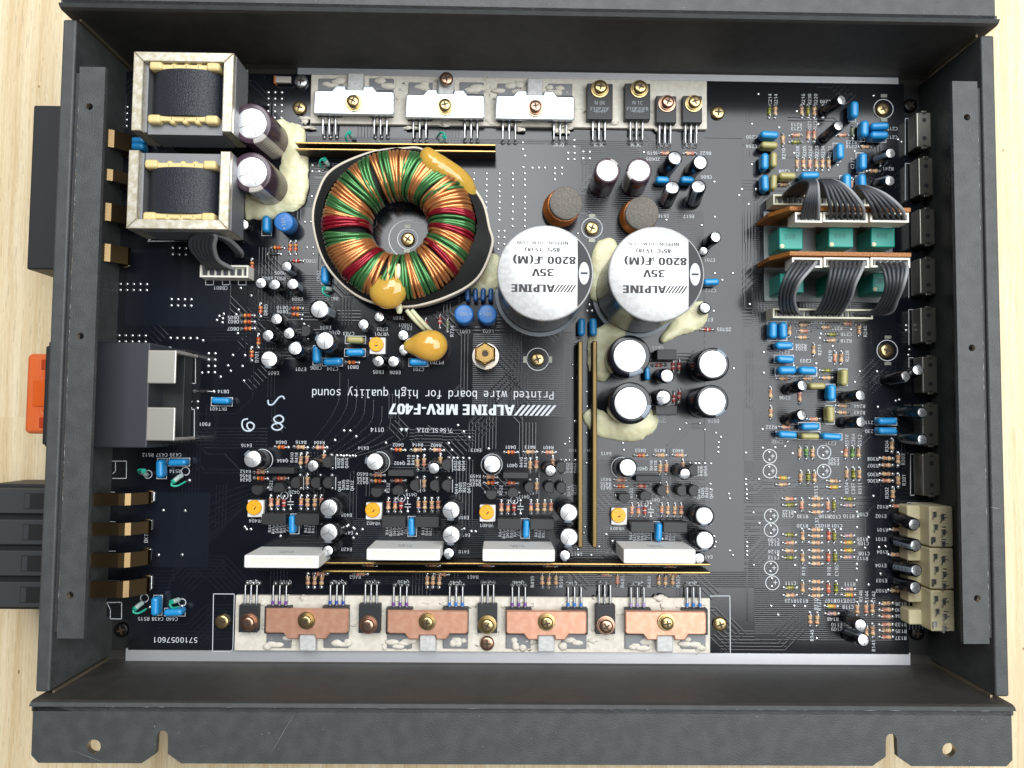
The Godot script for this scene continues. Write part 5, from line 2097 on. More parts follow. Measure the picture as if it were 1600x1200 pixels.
func place_left_field() -> void:
	ecap(-86.1, -61.0, -86.3, -61.1, 11.0, 2.3)
	ecap(-98.2, -55.9, -96.9, -54.5, 9.0, 2.4)
	ecap(-91.2, -54.0, -90.8, -53.7, 11.0, 2.4)
	ecap(-84.3, -53.6, -83.7, -54.0, 11.0, 2.5)
	ecap(-72.2, -43.9, -71.6, -43.2, 16.0, 4.0)
	ecap(-89.8, -39.0, -89.7, -39.9, 11.0, 2.5)
	ecap(-49.5, -41.2, -49.5, -41.7, 8.0, 2.3)
	ecap(-56.0, -38.5, -55.6, -38.4, 9.0, 2.4)
	ecap(-93.3, -33.4, -93.2, -33.5, 10.0, 2.5)
	ecap(-85.5, -34.5, -84.9, -34.3, 10.0, 2.5)
	ecap(-69.6, -30.7, -69.2, -30.9, 16.0, 4.0)
	ecap(-82.3, -26.9, -81.5, -28.1, 13.0, 3.0)
	ecap(-93.7, -24.3, -91.3, -23.6, 14.0, 3.6)
	ecap(-40.4, -34.7, -39.9, -34.5, 7.0, 2.4)
	ecap(-40.4, -29.4, -39.4, -28.7, 7.0, 2.4)
	ecap(-49.1, -24.2, -49.5, -23.7, 8.0, 2.5)
	ecap(-43.9, -24.2, -43.5, -23.7, 8.0, 2.5)
	film(-96.6, -79.6, "v", "blue", 7.0, 3.2)
	film(-72.4, -58.9, "v", "blue", 7.2, 3.0)
	film(-75.0, -26.5, "v", "blue", 7.2, 3.2)
	film(-59.5, -27.5, "h", "blue", 7.4, 3.0)
	film(-68.5, -23.7, "h", "blue", 7.4, 3.2)
	film(-33.8, -23.9, "h", "blue", 7.4, 3.0)
	film(-59.5, -32.6, "h", "olive", 7.0, 2.8)
	trimmer(-50.9, -30.6, "trimmer with an orange dial below the toroid")
	inductor(-88.7, -80.4, -88.4, -79.5, "101", 1.7)
	inductor(-15.7, -42.9, -15.4, -43.1, "100", 3.14)
	inductor(-6.1, -43.0, -6.1, -43.2, "100", 0.0)
	film(-14.2, -51.6, "v", "deep_blue", 5.4, 2.0)
	film(-11.0, -51.6, "v", "deep_blue", 5.4, 2.0)
	film(-7.9, -51.7, "v", "deep_blue", 5.4, 2.0)
	film(-4.8, -51.7, "v", "deep_blue", 5.4, 2.0)
	standoff(-6.7, -27.0)
	screw(-39.4, 0.0, -75.1, 2.9, "gold_screw", false)
	sring(-39.6, -75.5, 7.8)
	sring(-39.6, -75.5, 4.2)
	dio(-93.3, -71.1, "h")
	dio(-85.1, -45.9, "h")
	dio(-85.1, -43.3, "h")
	dio(-61.5, -23.8, "h")
	dio(-88.1, -71.1, "v")
	dio(-85.8, -71.2, "v")
	dio(-99.5, -45.1, "v")
	dio(-100.0, -32.2, "v")
	dio(-85.3, -65.6, "h", "zener")
	dio(-31.5, -39.6, "v", "zener")
	dio(-25.8, -41.3, "v", "zener")
	res(-22.6, -39.7, "v", "greygreen")
	res(-94.6, -68.4, "h", "black")
	tran(-79.6, -35.9, 180.0)
	screw(14.7, 0.0, -25.9, 2.9, "gold_screw", false)
	sring(14.8, -26.0, 4.6)
	dio(-103.6, -63.6, "v")
	dio(-102.6, -26.9, "v")
	dio(-104.7, -42.7, "h")
	dio(-104.6, -40.1, "h")
	dio(-104.5, -37.2, "h")
	ecap(-106.4, -79.8, -104.2, -77.9, 10.0, 2.4)
	film(-112.9, -7.4, "h", "blue", 7.4, 2.8)
	film(-129.4, 17.5, "h", "blue", 7.4, 2.8)
	film(-136.3, 20.1, "v", "blue", 7.4, 3.0)
	axial("diode", -121.7, -11.3, "h", "black", 8.0)
	green_lead(-143.0, 22.7, -142.8, 20.9)
	green_lead(-128.8, 22.9, -131.2, 25.5)
	green_lead(-142.9, 73.8, -144.7, 75.7)
	green_lead(-128.5, 72.4, -130.2, 72.7)
	film(-136.4, 74.4, "v", "blue", 7.4, 3.0)
	film(-129.1, 76.7, "h", "blue", 7.4, 2.8)
	green_lead(-62.9, -117.3, -63.8, -118.1)
	green_lead(-26.2, -115.8, -24.5, -117.1)
	green_lead(-72.9, -105.6, -73.7, -106.9)
	green_lead(-70.8, -53.6, -72.8, -53.5)

func place_channels() -> void:
	ecap(-97.3, 16.4, -97.0, 15.5, 13.0, 3.9)
	ecap(-74.7, 16.9, -73.9, 18.0, 11.0, 2.5)
	ecap(-66.3, 34.7, -66.9, 34.2, 13.0, 4.0, "black", 1.6)
	ecap(-66.2, 44.4, -66.7, 43.7, 13.0, 4.0, "black", 1.6)
	ecap(-67.7, 52.1, -67.8, 51.4, 9.0, 2.4, "black", 1.6)
	dio(-89.5, 11.2, "h")
	res(-81.6, 11.1, "h")
	res(-73.7, 11.1, "h", "pink")
	res(-81.6, 16.5, "v", "tan3")
	res(-79.0, 16.2, "v", "pink")
	res(-72.2, 15.5, "v")
	tran(-69.1, 16.8, 0.0)
	tran(-97.2, 27.8, 270.0)
	tran(-88.6, 27.5, 90.0)
	tran(-81.7, 25.1, 0.0)
	tran(-73.7, 25.0, 0.0)
	tran(-68.9, 25.0, 0.0)
	res(-97.7, 21.4, "h", "pink")
	dio(-97.6, 23.9, "h")
	res(-89.2, 23.7, "h", "red")
	res(-78.7, 24.9, "v", "tan3")
	res(-93.2, 33.6, "v", "pink")
	res(-90.4, 33.6, "v", "blueband")
	dio(-88.0, 33.8, "v", "zener")
	res(-81.0, 33.5, "v", "blueband")
	res(-78.4, 33.5, "v", "tan2")
	res(-75.5, 33.5, "v", "tan2")
	res(-72.9, 33.4, "v", "pink")
	sip(-87.6, 20.3, 10.2, 2.4, 6.0)
	sip(-90.0, 39.6, 9.4, 4.2, 6.0)
	sip(-76.8, 39.6, 9.6, 4.2, 6.0)
	film(-83.1, 41.7, "v", "blue", 7.4, 2.6)
	trimmer(-98.7, 35.9, "trimmer with an orange dial, channel one from the fuse side")
	ref("E416", -103.8, 10.6, 180.0, 1.9)
	ref("D404", -89.7, 9.2, 180.0, 1.9)
	ref("R416", -81.7, 9.1, 180.0, 1.9)
	ref("R404", -74.2, 9.2, 180.0, 1.9)
	ref("Q404", -89.0, 16.7, 180.0, 1.9)
	ref("R452", -103.9, 21.2, 180.0, 1.9)
	ref("R456", -103.9, 23.0, 180.0, 1.9)
	ref("Q424", -103.8, 24.6, 180.0, 1.9)
	ref("Q420", -84.0, 29.4, 180.0, 1.9)
	ref("VR404", -99.1, 41.1, 180.0, 1.9)
	ref("E408", -62.5, 38.5, 180.0, 1.9)
	ref("E412", -61.9, 45.6, 180.0, 1.9)
	ref("E420", -62.2, 52.3, 180.0, 1.9)
	ref("R418", -83.4, 15.3, 90.0, 1.75)
	ref("R410", -85.2, 15.3, 90.0, 1.75)
	ref("Q454", -62.9, 17.4, 90.0, 1.75)
	ref("R406", -64.6, 17.4, 90.0, 1.75)
	ref("E402", -66.2, 17.4, 90.0, 1.75)
	ref("Q412", -60.5, 26.5, 90.0, 1.75)
	ref("R410", -62.3, 26.2, 90.0, 1.75)
	ref("Q405", -64.0, 26.2, 90.0, 1.75)
	ref("Q414", -65.6, 26.9, 90.0, 1.75)
	ref("R522", -93.4, 26.7, 90.0, 1.75)
	ref("R446", -93.5, 43.6, 90.0, 1.75)
	ref("R454", -92.0, 44.2, 90.0, 1.75)
	ref("D406", -90.5, 43.9, 90.0, 1.75)
	ref("R450", -88.9, 43.9, 90.0, 1.75)
	ref("R454", -87.5, 43.6, 90.0, 1.75)
	ref("C418", -86.0, 43.2, 90.0, 1.75)
	ref("R439", -78.9, 43.6, 90.0, 1.75)
	ref("R447", -77.4, 43.8, 90.0, 1.75)
	ref("R426", -75.9, 43.8, 90.0, 1.75)
	sbox(-85.1, 38.2, -81.6, 46.2)
	sbox(-80.6, 38.2, -72.4, 42.2)
	sring(-87.9, 30.8, 1.5)
	via(-87.9, 30.8)
	via(-85.4, 30.9)
	via(-85.3, 36.2)
	sline(-85.4, 31.9, -85.4, 33.3)
	sline(-86.4, 33.3, -84.2, 33.3)
	sline(-86.4, 34.4, -84.2, 34.4)
	sline(-85.3, 34.4, -85.3, 35.5)
	sring(-97.3, 16.4, 4.3)
	via(-66.9, 14.3)
	via(-65.4, 14.3)
	via(-63.0, 14.3)
	via(-60.5, 14.4)
	via(-103.6, 43.6)
	via(-62.3, 43.0)
	via(-59.3, 44.0)
	sline(-67.4, 14.8, -67.3, 19.7)
	sline(-67.2, 23.3, -67.2, 28.2)
	sline(-80.3, 23.4, -80.2, 28.3)
	ecap(-49.7, 17.0, -49.4, 16.1, 13.0, 3.9)
	ecap(-27.1, 17.5, -26.3, 18.6, 11.0, 2.5)
	ecap(-18.7, 35.3, -19.3, 34.8, 13.0, 4.0, "black", 1.6)
	ecap(-18.6, 45.0, -19.1, 44.3, 13.0, 4.0, "black", 1.6)
	ecap(-20.1, 52.7, -20.2, 52.0, 9.0, 2.4, "black", 1.6)
	dio(-41.9, 11.8, "h")
	res(-34.0, 11.7, "h")
	res(-26.1, 11.7, "h", "pink")
	res(-34.0, 17.1, "v", "tan3")
	res(-31.4, 16.8, "v", "pink")
	res(-24.6, 16.1, "v")
	tran(-21.5, 17.4, 0.0)
	tran(-49.6, 28.4, 270.0)
	tran(-41.0, 28.1, 90.0)
	tran(-34.1, 25.7, 0.0)
	tran(-26.1, 25.6, 0.0)
	tran(-21.3, 25.6, 0.0)
	res(-50.1, 22.0, "h", "pink")
	dio(-50.0, 24.5, "h")
	res(-41.6, 24.3, "h", "red")
	res(-31.1, 25.5, "v", "tan3")
	res(-45.6, 34.2, "v", "pink")
	res(-42.8, 34.2, "v", "blueband")
	dio(-40.4, 34.4, "v", "zener")
	res(-33.4, 34.1, "v", "blueband")
	res(-30.8, 34.1, "v", "tan2")
	res(-27.9, 34.1, "v", "tan2")
	res(-25.3, 34.0, "v", "pink")
	sip(-40.0, 20.9, 10.2, 2.4, 6.0)
	sip(-42.4, 40.2, 9.4, 4.2, 6.0)
	sip(-29.2, 40.2, 9.6, 4.2, 6.0)
	film(-35.5, 42.3, "v", "blue", 7.4, 2.6)
	trimmer(-51.1, 36.5, "trimmer with an orange dial, channel two from the fuse side")
	ref("E414", -56.2, 11.2, 180.0, 1.9)
	ref("D402", -42.1, 9.8, 180.0, 1.9)
	ref("R414", -34.1, 9.7, 180.0, 1.9)
	ref("R402", -26.6, 9.8, 180.0, 1.9)
	ref("Q402", -41.4, 17.3, 180.0, 1.9)
	ref("R450", -56.3, 21.8, 180.0, 1.9)
	ref("R454", -56.3, 23.6, 180.0, 1.9)
	ref("Q422", -56.2, 25.2, 180.0, 1.9)
	ref("Q418", -36.4, 30.0, 180.0, 1.9)
	ref("VR402", -51.5, 41.7, 180.0, 1.9)
	ref("E406", -14.9, 39.1, 180.0, 1.9)
	ref("E410", -14.3, 46.2, 180.0, 1.9)
	ref("E418", -14.6, 52.9, 180.0, 1.9)
	ref("R418", -35.8, 15.9, 90.0, 1.75)
	ref("R410", -37.6, 15.9, 90.0, 1.75)
	ref("Q454", -15.3, 18.0, 90.0, 1.75)
	ref("R406", -17.0, 18.0, 90.0, 1.75)
	ref("E402", -18.6, 18.0, 90.0, 1.75)
	ref("Q412", -12.9, 27.1, 90.0, 1.75)
	ref("R410", -14.7, 26.8, 90.0, 1.75)
	ref("Q405", -16.4, 26.8, 90.0, 1.75)
	ref("Q414", -18.0, 27.5, 90.0, 1.75)
	ref("R522", -45.8, 27.3, 90.0, 1.75)
	ref("R446", -45.9, 44.2, 90.0, 1.75)
	ref("R454", -44.4, 44.8, 90.0, 1.75)
	ref("D406", -42.9, 44.5, 90.0, 1.75)
	ref("R450", -41.3, 44.5, 90.0, 1.75)
	ref("R454", -39.9, 44.2, 90.0, 1.75)
	ref("C418", -38.4, 43.8, 90.0, 1.75)
	ref("R439", -31.3, 44.2, 90.0, 1.75)
	ref("R447", -29.8, 44.4, 90.0, 1.75)
	ref("R426", -28.3, 44.4, 90.0, 1.75)
	sbox(-37.5, 38.8, -34.0, 46.8)
	sbox(-33.0, 38.8, -24.8, 42.8)
	sring(-40.3, 31.4, 1.5)
	via(-40.3, 31.4)
	via(-37.8, 31.5)
	via(-37.7, 36.8)
	sline(-37.8, 32.5, -37.8, 33.9)
	sline(-38.8, 33.9, -36.6, 33.9)
	sline(-38.8, 35.0, -36.6, 35.0)
	sline(-37.7, 35.0, -37.7, 36.1)
	sring(-49.7, 17.0, 4.3)
	via(-19.3, 14.9)
	via(-17.8, 14.9)
	via(-15.4, 14.9)
	via(-12.9, 15.0)
	via(-56.0, 44.2)
	via(-14.7, 43.6)
	via(-11.7, 44.6)
	sline(-19.8, 15.4, -19.7, 20.3)
	sline(-19.6, 23.9, -19.6, 28.8)
	sline(-32.7, 24.0, -32.6, 28.9)
	ecap(-3.7, 17.5, -3.4, 16.6, 13.0, 3.9)
	ecap(18.9, 18.0, 19.7, 19.1, 11.0, 2.5)
	ecap(27.3, 35.8, 26.7, 35.3, 13.0, 4.0, "black", 1.6)
	ecap(27.4, 45.5, 26.9, 44.8, 13.0, 4.0, "black", 1.6)
	ecap(25.9, 53.2, 25.8, 52.5, 9.0, 2.4, "black", 1.6)
	dio(4.1, 12.3, "h")
	res(12.0, 12.2, "h")
	res(19.9, 12.2, "h", "pink")
	res(12.0, 17.6, "v", "tan3")
	res(14.6, 17.3, "v", "pink")
	res(21.4, 16.6, "v")
	tran(24.5, 17.9, 0.0)
	tran(-3.6, 28.9, 270.0)
	tran(5.0, 28.6, 90.0)
	tran(11.9, 26.2, 0.0)
	tran(19.9, 26.1, 0.0)
	tran(24.7, 26.1, 0.0)
	res(-4.1, 22.5, "h", "pink")
	dio(-4.0, 25.0, "h")
	res(4.4, 24.8, "h", "red")
	res(14.9, 26.0, "v", "tan3")
	res(0.4, 34.7, "v", "pink")
	res(3.2, 34.7, "v", "blueband")
	dio(5.6, 34.9, "v", "zener")
	res(12.6, 34.6, "v", "blueband")
	res(15.2, 34.6, "v", "tan2")
	res(18.1, 34.6, "v", "tan2")
	res(20.7, 34.5, "v", "pink")
	sip(6.0, 21.4, 10.2, 2.4, 6.0)
	sip(3.6, 40.7, 9.4, 4.2, 6.0)
	sip(16.8, 40.7, 9.6, 4.2, 6.0)
	film(10.5, 42.8, "v", "blue", 7.4, 2.6)
	trimmer(-5.1, 37.0, "trimmer with an orange dial, channel three from the fuse side")
	ref("E413", -10.2, 11.7, 180.0, 1.9)
	ref("D401", 3.9, 10.3, 180.0, 1.9)
	ref("R413", 11.9, 10.2, 180.0, 1.9)
	ref("R401", 19.4, 10.3, 180.0, 1.9)
	ref("Q401", 4.6, 17.8, 180.0, 1.9)
	ref("R459", -10.3, 22.3, 180.0, 1.9)
	ref("R453", -10.3, 24.1, 180.0, 1.9)
	ref("Q421", -10.2, 25.7, 180.0, 1.9)
	ref("Q417", 9.6, 30.5, 180.0, 1.9)
	ref("VR401", -5.5, 42.2, 180.0, 1.9)
	ref("E405", 31.1, 39.6, 180.0, 1.9)
	ref("E419", 31.7, 46.7, 180.0, 1.9)
	ref("E417", 31.4, 53.4, 180.0, 1.9)
	ref("R418", 10.2, 16.4, 90.0, 1.75)
	ref("R410", 8.4, 16.4, 90.0, 1.75)
	ref("Q454", 30.7, 18.5, 90.0, 1.75)
	ref("R406", 29.0, 18.5, 90.0, 1.75)
	ref("E402", 27.4, 18.5, 90.0, 1.75)
	ref("Q412", 33.1, 27.6, 90.0, 1.75)
	ref("R410", 31.3, 27.3, 90.0, 1.75)
	ref("Q405", 29.6, 27.3, 90.0, 1.75)
	ref("Q414", 28.0, 28.0, 90.0, 1.75)
	ref("R522", 0.2, 27.8, 90.0, 1.75)
	ref("R446", 0.1, 44.7, 90.0, 1.75)
	ref("R454", 1.6, 45.3, 90.0, 1.75)
	ref("D406", 3.1, 45.0, 90.0, 1.75)
	ref("R450", 4.7, 45.0, 90.0, 1.75)
	ref("R454", 6.1, 44.7, 90.0, 1.75)
	ref("C418", 7.6, 44.3, 90.0, 1.75)
	ref("R439", 14.7, 44.7, 90.0, 1.75)
	ref("R447", 16.2, 44.9, 90.0, 1.75)
	ref("R426", 17.7, 44.9, 90.0, 1.75)
	sbox(8.5, 39.3, 12.0, 47.3)
	sbox(13.0, 39.3, 21.2, 43.3)
	sring(5.7, 31.9, 1.5)
	via(5.7, 31.9)
	via(8.2, 32.0)
	via(8.3, 37.3)
	sline(8.2, 33.0, 8.2, 34.4)
	sline(7.2, 34.4, 9.4, 34.4)
	sline(7.2, 35.5, 9.4, 35.5)
	sline(8.3, 35.5, 8.3, 36.6)
	sring(-3.7, 17.5, 4.3)
	via(26.7, 15.4)
	via(28.2, 15.4)
	via(30.6, 15.4)
	via(33.1, 15.5)
	via(-10.0, 44.7)
	via(31.3, 44.1)
	via(34.3, 45.1)
	sline(26.2, 15.9, 26.3, 20.8)
	sline(26.4, 24.4, 26.4, 29.3)
	sline(13.3, 24.5, 13.4, 29.4)
	ecap(49.7, 18.3, 50.0, 17.4, 13.0, 3.9)
	ecap(72.3, 18.8, 73.1, 19.9, 11.0, 2.5)
	ecap(80.7, 36.6, 80.1, 36.1, 13.0, 4.0, "black", 1.6)
	ecap(80.8, 46.3, 80.3, 45.6, 13.0, 4.0, "black", 1.6)
	ecap(79.3, 54.0, 79.2, 53.3, 9.0, 2.4, "black", 1.6)
	dio(57.5, 13.1, "h")
	res(65.4, 13.0, "h")
	res(73.3, 13.0, "h", "pink")
	res(65.4, 18.4, "v", "tan3")
	res(68.0, 18.1, "v", "pink")
	res(74.8, 17.4, "v")
	tran(77.9, 18.7, 0.0)
	tran(49.8, 29.7, 270.0)
	tran(58.4, 29.4, 90.0)
	tran(65.3, 27.0, 0.0)
	tran(73.3, 26.9, 0.0)
	tran(78.1, 26.9, 0.0)
	res(49.3, 23.3, "h", "pink")
	dio(49.4, 25.8, "h")
	res(57.8, 25.6, "h", "red")
	res(68.3, 26.8, "v", "tan3")
	res(53.8, 35.5, "v", "pink")
	res(56.6, 35.5, "v", "blueband")
	dio(59.0, 35.7, "v", "zener")
	res(66.0, 35.4, "v", "blueband")
	res(68.6, 35.4, "v", "tan2")
	res(71.5, 35.4, "v", "tan2")
	res(74.1, 35.3, "v", "pink")
	sip(59.4, 22.2, 10.2, 2.4, 6.0)
	sip(57.0, 41.5, 9.4, 4.2, 6.0)
	sip(70.2, 41.5, 9.6, 4.2, 6.0)
	film(63.9, 43.6, "v", "blue", 7.4, 2.6)
	trimmer(48.3, 37.8, "trimmer with an orange dial, channel four from the fuse side")
	ref("E415", 43.2, 12.5, 180.0, 1.9)
	ref("D403", 57.3, 11.1, 180.0, 1.9)
	ref("R415", 65.3, 11.0, 180.0, 1.9)
	ref("R403", 72.8, 11.1, 180.0, 1.9)
	ref("Q403", 58.0, 18.6, 180.0, 1.9)
	ref("R451", 43.1, 23.1, 180.0, 1.9)
	ref("R455", 43.1, 24.9, 180.0, 1.9)
	ref("Q423", 43.2, 26.5, 180.0, 1.9)
	ref("Q419", 63.0, 31.3, 180.0, 1.9)
	ref("VR403", 47.9, 43.0, 180.0, 1.9)
	ref("E407", 84.5, 40.4, 180.0, 1.9)
	ref("E411", 85.1, 47.5, 180.0, 1.9)
	ref("E419", 84.8, 54.2, 180.0, 1.9)
	ref("R418", 63.6, 17.2, 90.0, 1.75)
	ref("R410", 61.8, 17.2, 90.0, 1.75)
	ref("Q454", 84.1, 19.3, 90.0, 1.75)
	ref("R406", 82.4, 19.3, 90.0, 1.75)
	ref("E402", 80.8, 19.3, 90.0, 1.75)
	ref("Q412", 86.5, 28.4, 90.0, 1.75)
	ref("R410", 84.7, 28.1, 90.0, 1.75)
	ref("Q405", 83.0, 28.1, 90.0, 1.75)
	ref("Q414", 81.4, 28.8, 90.0, 1.75)
	ref("R522", 53.6, 28.6, 90.0, 1.75)
	ref("R446", 53.5, 45.5, 90.0, 1.75)
	ref("R454", 55.0, 46.1, 90.0, 1.75)
	ref("D406", 56.5, 45.8, 90.0, 1.75)
	ref("R450", 58.1, 45.8, 90.0, 1.75)
	ref("R454", 59.5, 45.5, 90.0, 1.75)
	ref("C418", 61.0, 45.1, 90.0, 1.75)
	ref("R439", 68.1, 45.5, 90.0, 1.75)
	ref("R447", 69.6, 45.7, 90.0, 1.75)
	ref("R426", 71.1, 45.7, 90.0, 1.75)
	sbox(61.9, 40.1, 65.4, 48.1)
	sbox(66.4, 40.1, 74.6, 44.1)
	sring(59.1, 32.7, 1.5)
	via(59.1, 32.7)
	via(61.6, 32.8)
	via(61.7, 38.1)
	sline(61.6, 33.8, 61.6, 35.2)
	sline(60.6, 35.2, 62.8, 35.2)
	sline(60.6, 36.3, 62.8, 36.3)
	sline(61.7, 36.3, 61.7, 37.4)
	sring(49.7, 18.3, 4.3)
	via(80.1, 16.2)
	via(81.6, 16.2)
	via(84.0, 16.2)
	via(86.5, 16.3)
	via(43.4, 45.5)
	via(84.7, 44.9)
	via(87.7, 45.9)
	sline(79.6, 16.7, 79.7, 21.6)
	sline(79.8, 25.2, 79.8, 30.1)
	sline(66.7, 25.3, 66.8, 30.2)
	cement(-96.7, -68.5, 51.3, 56.1, 20.0)
	cement(-50.6, -22.6, 48.5, 52.9, 20.0)
	cement(-6.6, 21.0, 48.4, 53.0, 20.0)
	cement(47.2, 74.8, 47.9, 53.4, 20.0)
	res(-52.7, 58.9, "h", "pink")
	res(-27.1, 58.7, "h", "pink")
	res(-5.4, 58.5, "h", "pink")
	res(20.3, 58.6, "h", "pink")
	res(69.1, 58.5, "h", "pink")
	res(-72.5, 62.1, "h", "pink")
	res(-56.3, 62.0, "h", "pink")
	res(-23.4, 62.0, "h", "pink")
	res(43.0, 61.5, "h", "pink")
	res(70.6, 61.3, "h", "pink")
	res(-77.6, 64.8, "v", "tan2")
	res(-74.8, 64.8, "v", "tan2")
	res(-71.9, 64.8, "v", "tan2")
	res(-29.4, 64.5, "v", "tan2")
	res(-27.0, 64.5, "v", "tan2")
	res(-24.4, 64.4, "v", "tan2")
	res(17.3, 64.2, "v", "tan2")
	res(20.1, 64.1, "v", "tan2")
	res(23.0, 64.1, "v", "tan2")
	res(64.9, 63.8, "v", "tan2")
	res(67.5, 63.8, "v", "tan2")
	res(70.4, 63.8, "v", "tan2")
	res(47.9, 63.6, "v", "pink")

func place_large() -> void:
	transformer(-139.2, -101.8, -137.4, -107.2, 32.0, true, "coil in a bright bracket near the far corner")
	transformer(-139.7, -102.0, -99.8, -70.2, 32.0, false, "coil in a bright bracket above the ribbon cable")
	ecap(-96.8, -115.4, -97.0, -113.3, 25.0, 7.7, "brown", -1.0, "brown capacitor in cream glue, nearer the far wall")
	ecap(-96.6, -95.8, -96.4, -94.3, 25.0, 7.7, "brown", -1.0, "brown capacitor in cream glue, beside the lower coil")
	toroid(-41.5, -77.5, [Vector2(-34.6, -2.0), Vector2(-32.9, -13.3), Vector2(-27.5, -22.9), Vector2(-12.8, -30.0), Vector2(0.8, -32.0), Vector2(9.6, -31.3), Vector2(24.6, -21.1), Vector2(32.8, -11.1), Vector2(35.8, -0.5), Vector2(37.1, 7.0), Vector2(31.4, 20.2), Vector2(19.1, 27.9), Vector2(3.8, 31.9), Vector2(-10.4, 30.4), Vector2(-21.6, 24.0), Vector2(-30.4, 12.9)])
	glue_blob("glue_drop", "glue", [[Vector3(-44.8, 17.0, -50.6), Vector3(14.5, 9.0, 14.0)], [Vector3(-41.7, 18.0, -52.2), Vector3(8.0, 6.0, 8.0)]], 0.25, "amber glue drop on the near side of the toroid")
	glue_blob("glue_drop", "glue", [[Vector3(-28.0, 18.0, -101.6), Vector3(9.0, 7.0, 8.0)], [Vector3(-26.0, 18.0, -100.1), Vector3(9.0, 7.0, 8.0)], [Vector3(-30.1, 18.0, -104.3), Vector3(6.0, 5.0, 7.0)], [Vector3(-23.3, 17.0, -98.9), Vector3(8.0, 6.0, 8.0)], [Vector3(-20.6, 16.0, -97.7), Vector3(7.5, 5.5, 8.0)], [Vector3(-17.8, 15.0, -96.3), Vector3(7.0, 5.0, 8.0)], [Vector3(-15.4, 13.0, -94.7), Vector3(6.0, 5.0, 8.0)], [Vector3(-13.6, 11.0, -92.7), Vector3(5.0, 5.0, 9.0)], [Vector3(-12.6, 9.0, -90.5), Vector3(4.0, 4.0, 9.0)]], 0.25, "amber glue drop on the far side of the toroid")
	glue_blob("glue_drop", "glue", [[Vector3(-28.4, 8.0, -30.3), Vector3(13.0, 9.0, 12.5)], [Vector3(-32.0, 8.0, -30.3), Vector3(9.0, 7.0, 9.0)], [Vector3(-35.2, 7.0, -30.4), Vector3(7.0, 5.0, 6.0)], [Vector3(-37.2, 7.0, -30.1), Vector3(5.0, 4.0, 4.0)]], 0.25, "amber glue drop beside the brass standoff")
	glue_blob("cable_tie", "cream", [[Vector3(-40.5, 20.0, -57.6), Vector3(3.0, 1.6, 7.0)], [Vector3(-41.3, 17.0, -47.3), Vector3(2.6, 2.0, 7.0)], [Vector3(-40.8, 13.0, -44.4), Vector3(3.0, 2.0, 5.0)]], 0.05)
	glue_blob("cream_glue", "cream", [[Vector3(-92.7, 0.7, -121.3), Vector3(8.6, 3.0, 6.9)], [Vector3(-91.1, 0.7, -119.1), Vector3(8.3, 3.0, 8.0)], [Vector3(-89.4, 0.7, -116.8), Vector3(8.0, 3.0, 9.2)], [Vector3(-87.8, 0.7, -114.6), Vector3(7.7, 3.0, 10.3)], [Vector3(-87.3, 0.7, -111.9), Vector3(7.5, 3.0, 10.3)], [Vector3(-86.9, 0.7, -109.2), Vector3(7.2, 3.0, 10.3)], [Vector3(-86.5, 0.7, -106.5), Vector3(6.9, 3.0, 10.3)], [Vector3(-86.4, 0.7, -103.8), Vector3(6.9, 3.0, 10.3)], [Vector3(-86.4, 0.7, -101.1), Vector3(6.9, 3.0, 10.3)], [Vector3(-86.3, 0.7, -98.4), Vector3(6.9, 3.0, 10.3)], [Vector3(-87.5, 0.7, -96.6), Vector3(8.0, 3.0, 9.7)], [Vector3(-88.7, 0.7, -94.8), Vector3(9.2, 3.0, 9.2)], [Vector3(-89.9, 0.7, -93.0), Vector3(10.3, 3.0, 8.6)], [Vector3(-91.9, 0.7, -91.8), Vector3(10.9, 3.0, 8.6)], [Vector3(-93.9, 0.7, -90.6), Vector3(11.5, 3.0, 8.6)], [Vector3(-95.9, 0.7, -89.4), Vector3(12.0, 3.0, 8.6)], [Vector3(-98.5, 0.7, -89.0), Vector3(11.8, 3.0, 8.3)], [Vector3(-101.1, 0.7, -88.6), Vector3(11.5, 3.0, 8.0)], [Vector3(-103.7, 0.7, -88.2), Vector3(11.2, 3.0, 7.7)], [Vector3(-105.8, 0.7, -89.1), Vector3(9.5, 3.0, 8.6)], [Vector3(-107.8, 0.7, -89.9), Vector3(7.7, 3.0, 9.5)], [Vector3(-109.9, 0.7, -90.8), Vector3(6.0, 3.0, 10.3)], [Vector3(-110.4, 0.7, -89.2), Vector3(5.4, 3.0, 9.2)], [Vector3(-110.8, 0.7, -87.6), Vector3(4.9, 3.0, 8.0)], [Vector3(-111.3, 0.7, -85.9), Vector3(4.3, 3.0, 6.9)]], 0.9)
	glue_blob("cream_glue", "cream", [[Vector3(43.6, 0.7, -72.0), Vector3(6.9, 3.0, 6.9)], [Vector3(42.7, 0.7, -70.3), Vector3(6.6, 3.0, 8.0)], [Vector3(41.8, 0.7, -68.7), Vector3(6.3, 3.0, 9.2)], [Vector3(41.0, 0.7, -67.1), Vector3(6.0, 3.0, 10.3)], [Vector3(40.6, 0.7, -64.7), Vector3(5.7, 3.0, 10.9)], [Vector3(40.3, 0.7, -62.3), Vector3(5.4, 3.0, 11.5)], [Vector3(39.9, 0.7, -59.8), Vector3(5.2, 3.0, 12.0)], [Vector3(39.9, 0.7, -58.3), Vector3(4.9, 3.0, 10.6)], [Vector3(39.9, 0.7, -56.8), Vector3(4.6, 3.0, 9.2)], [Vector3(39.9, 0.7, -55.3), Vector3(4.3, 3.0, 7.7)]], 0.9)
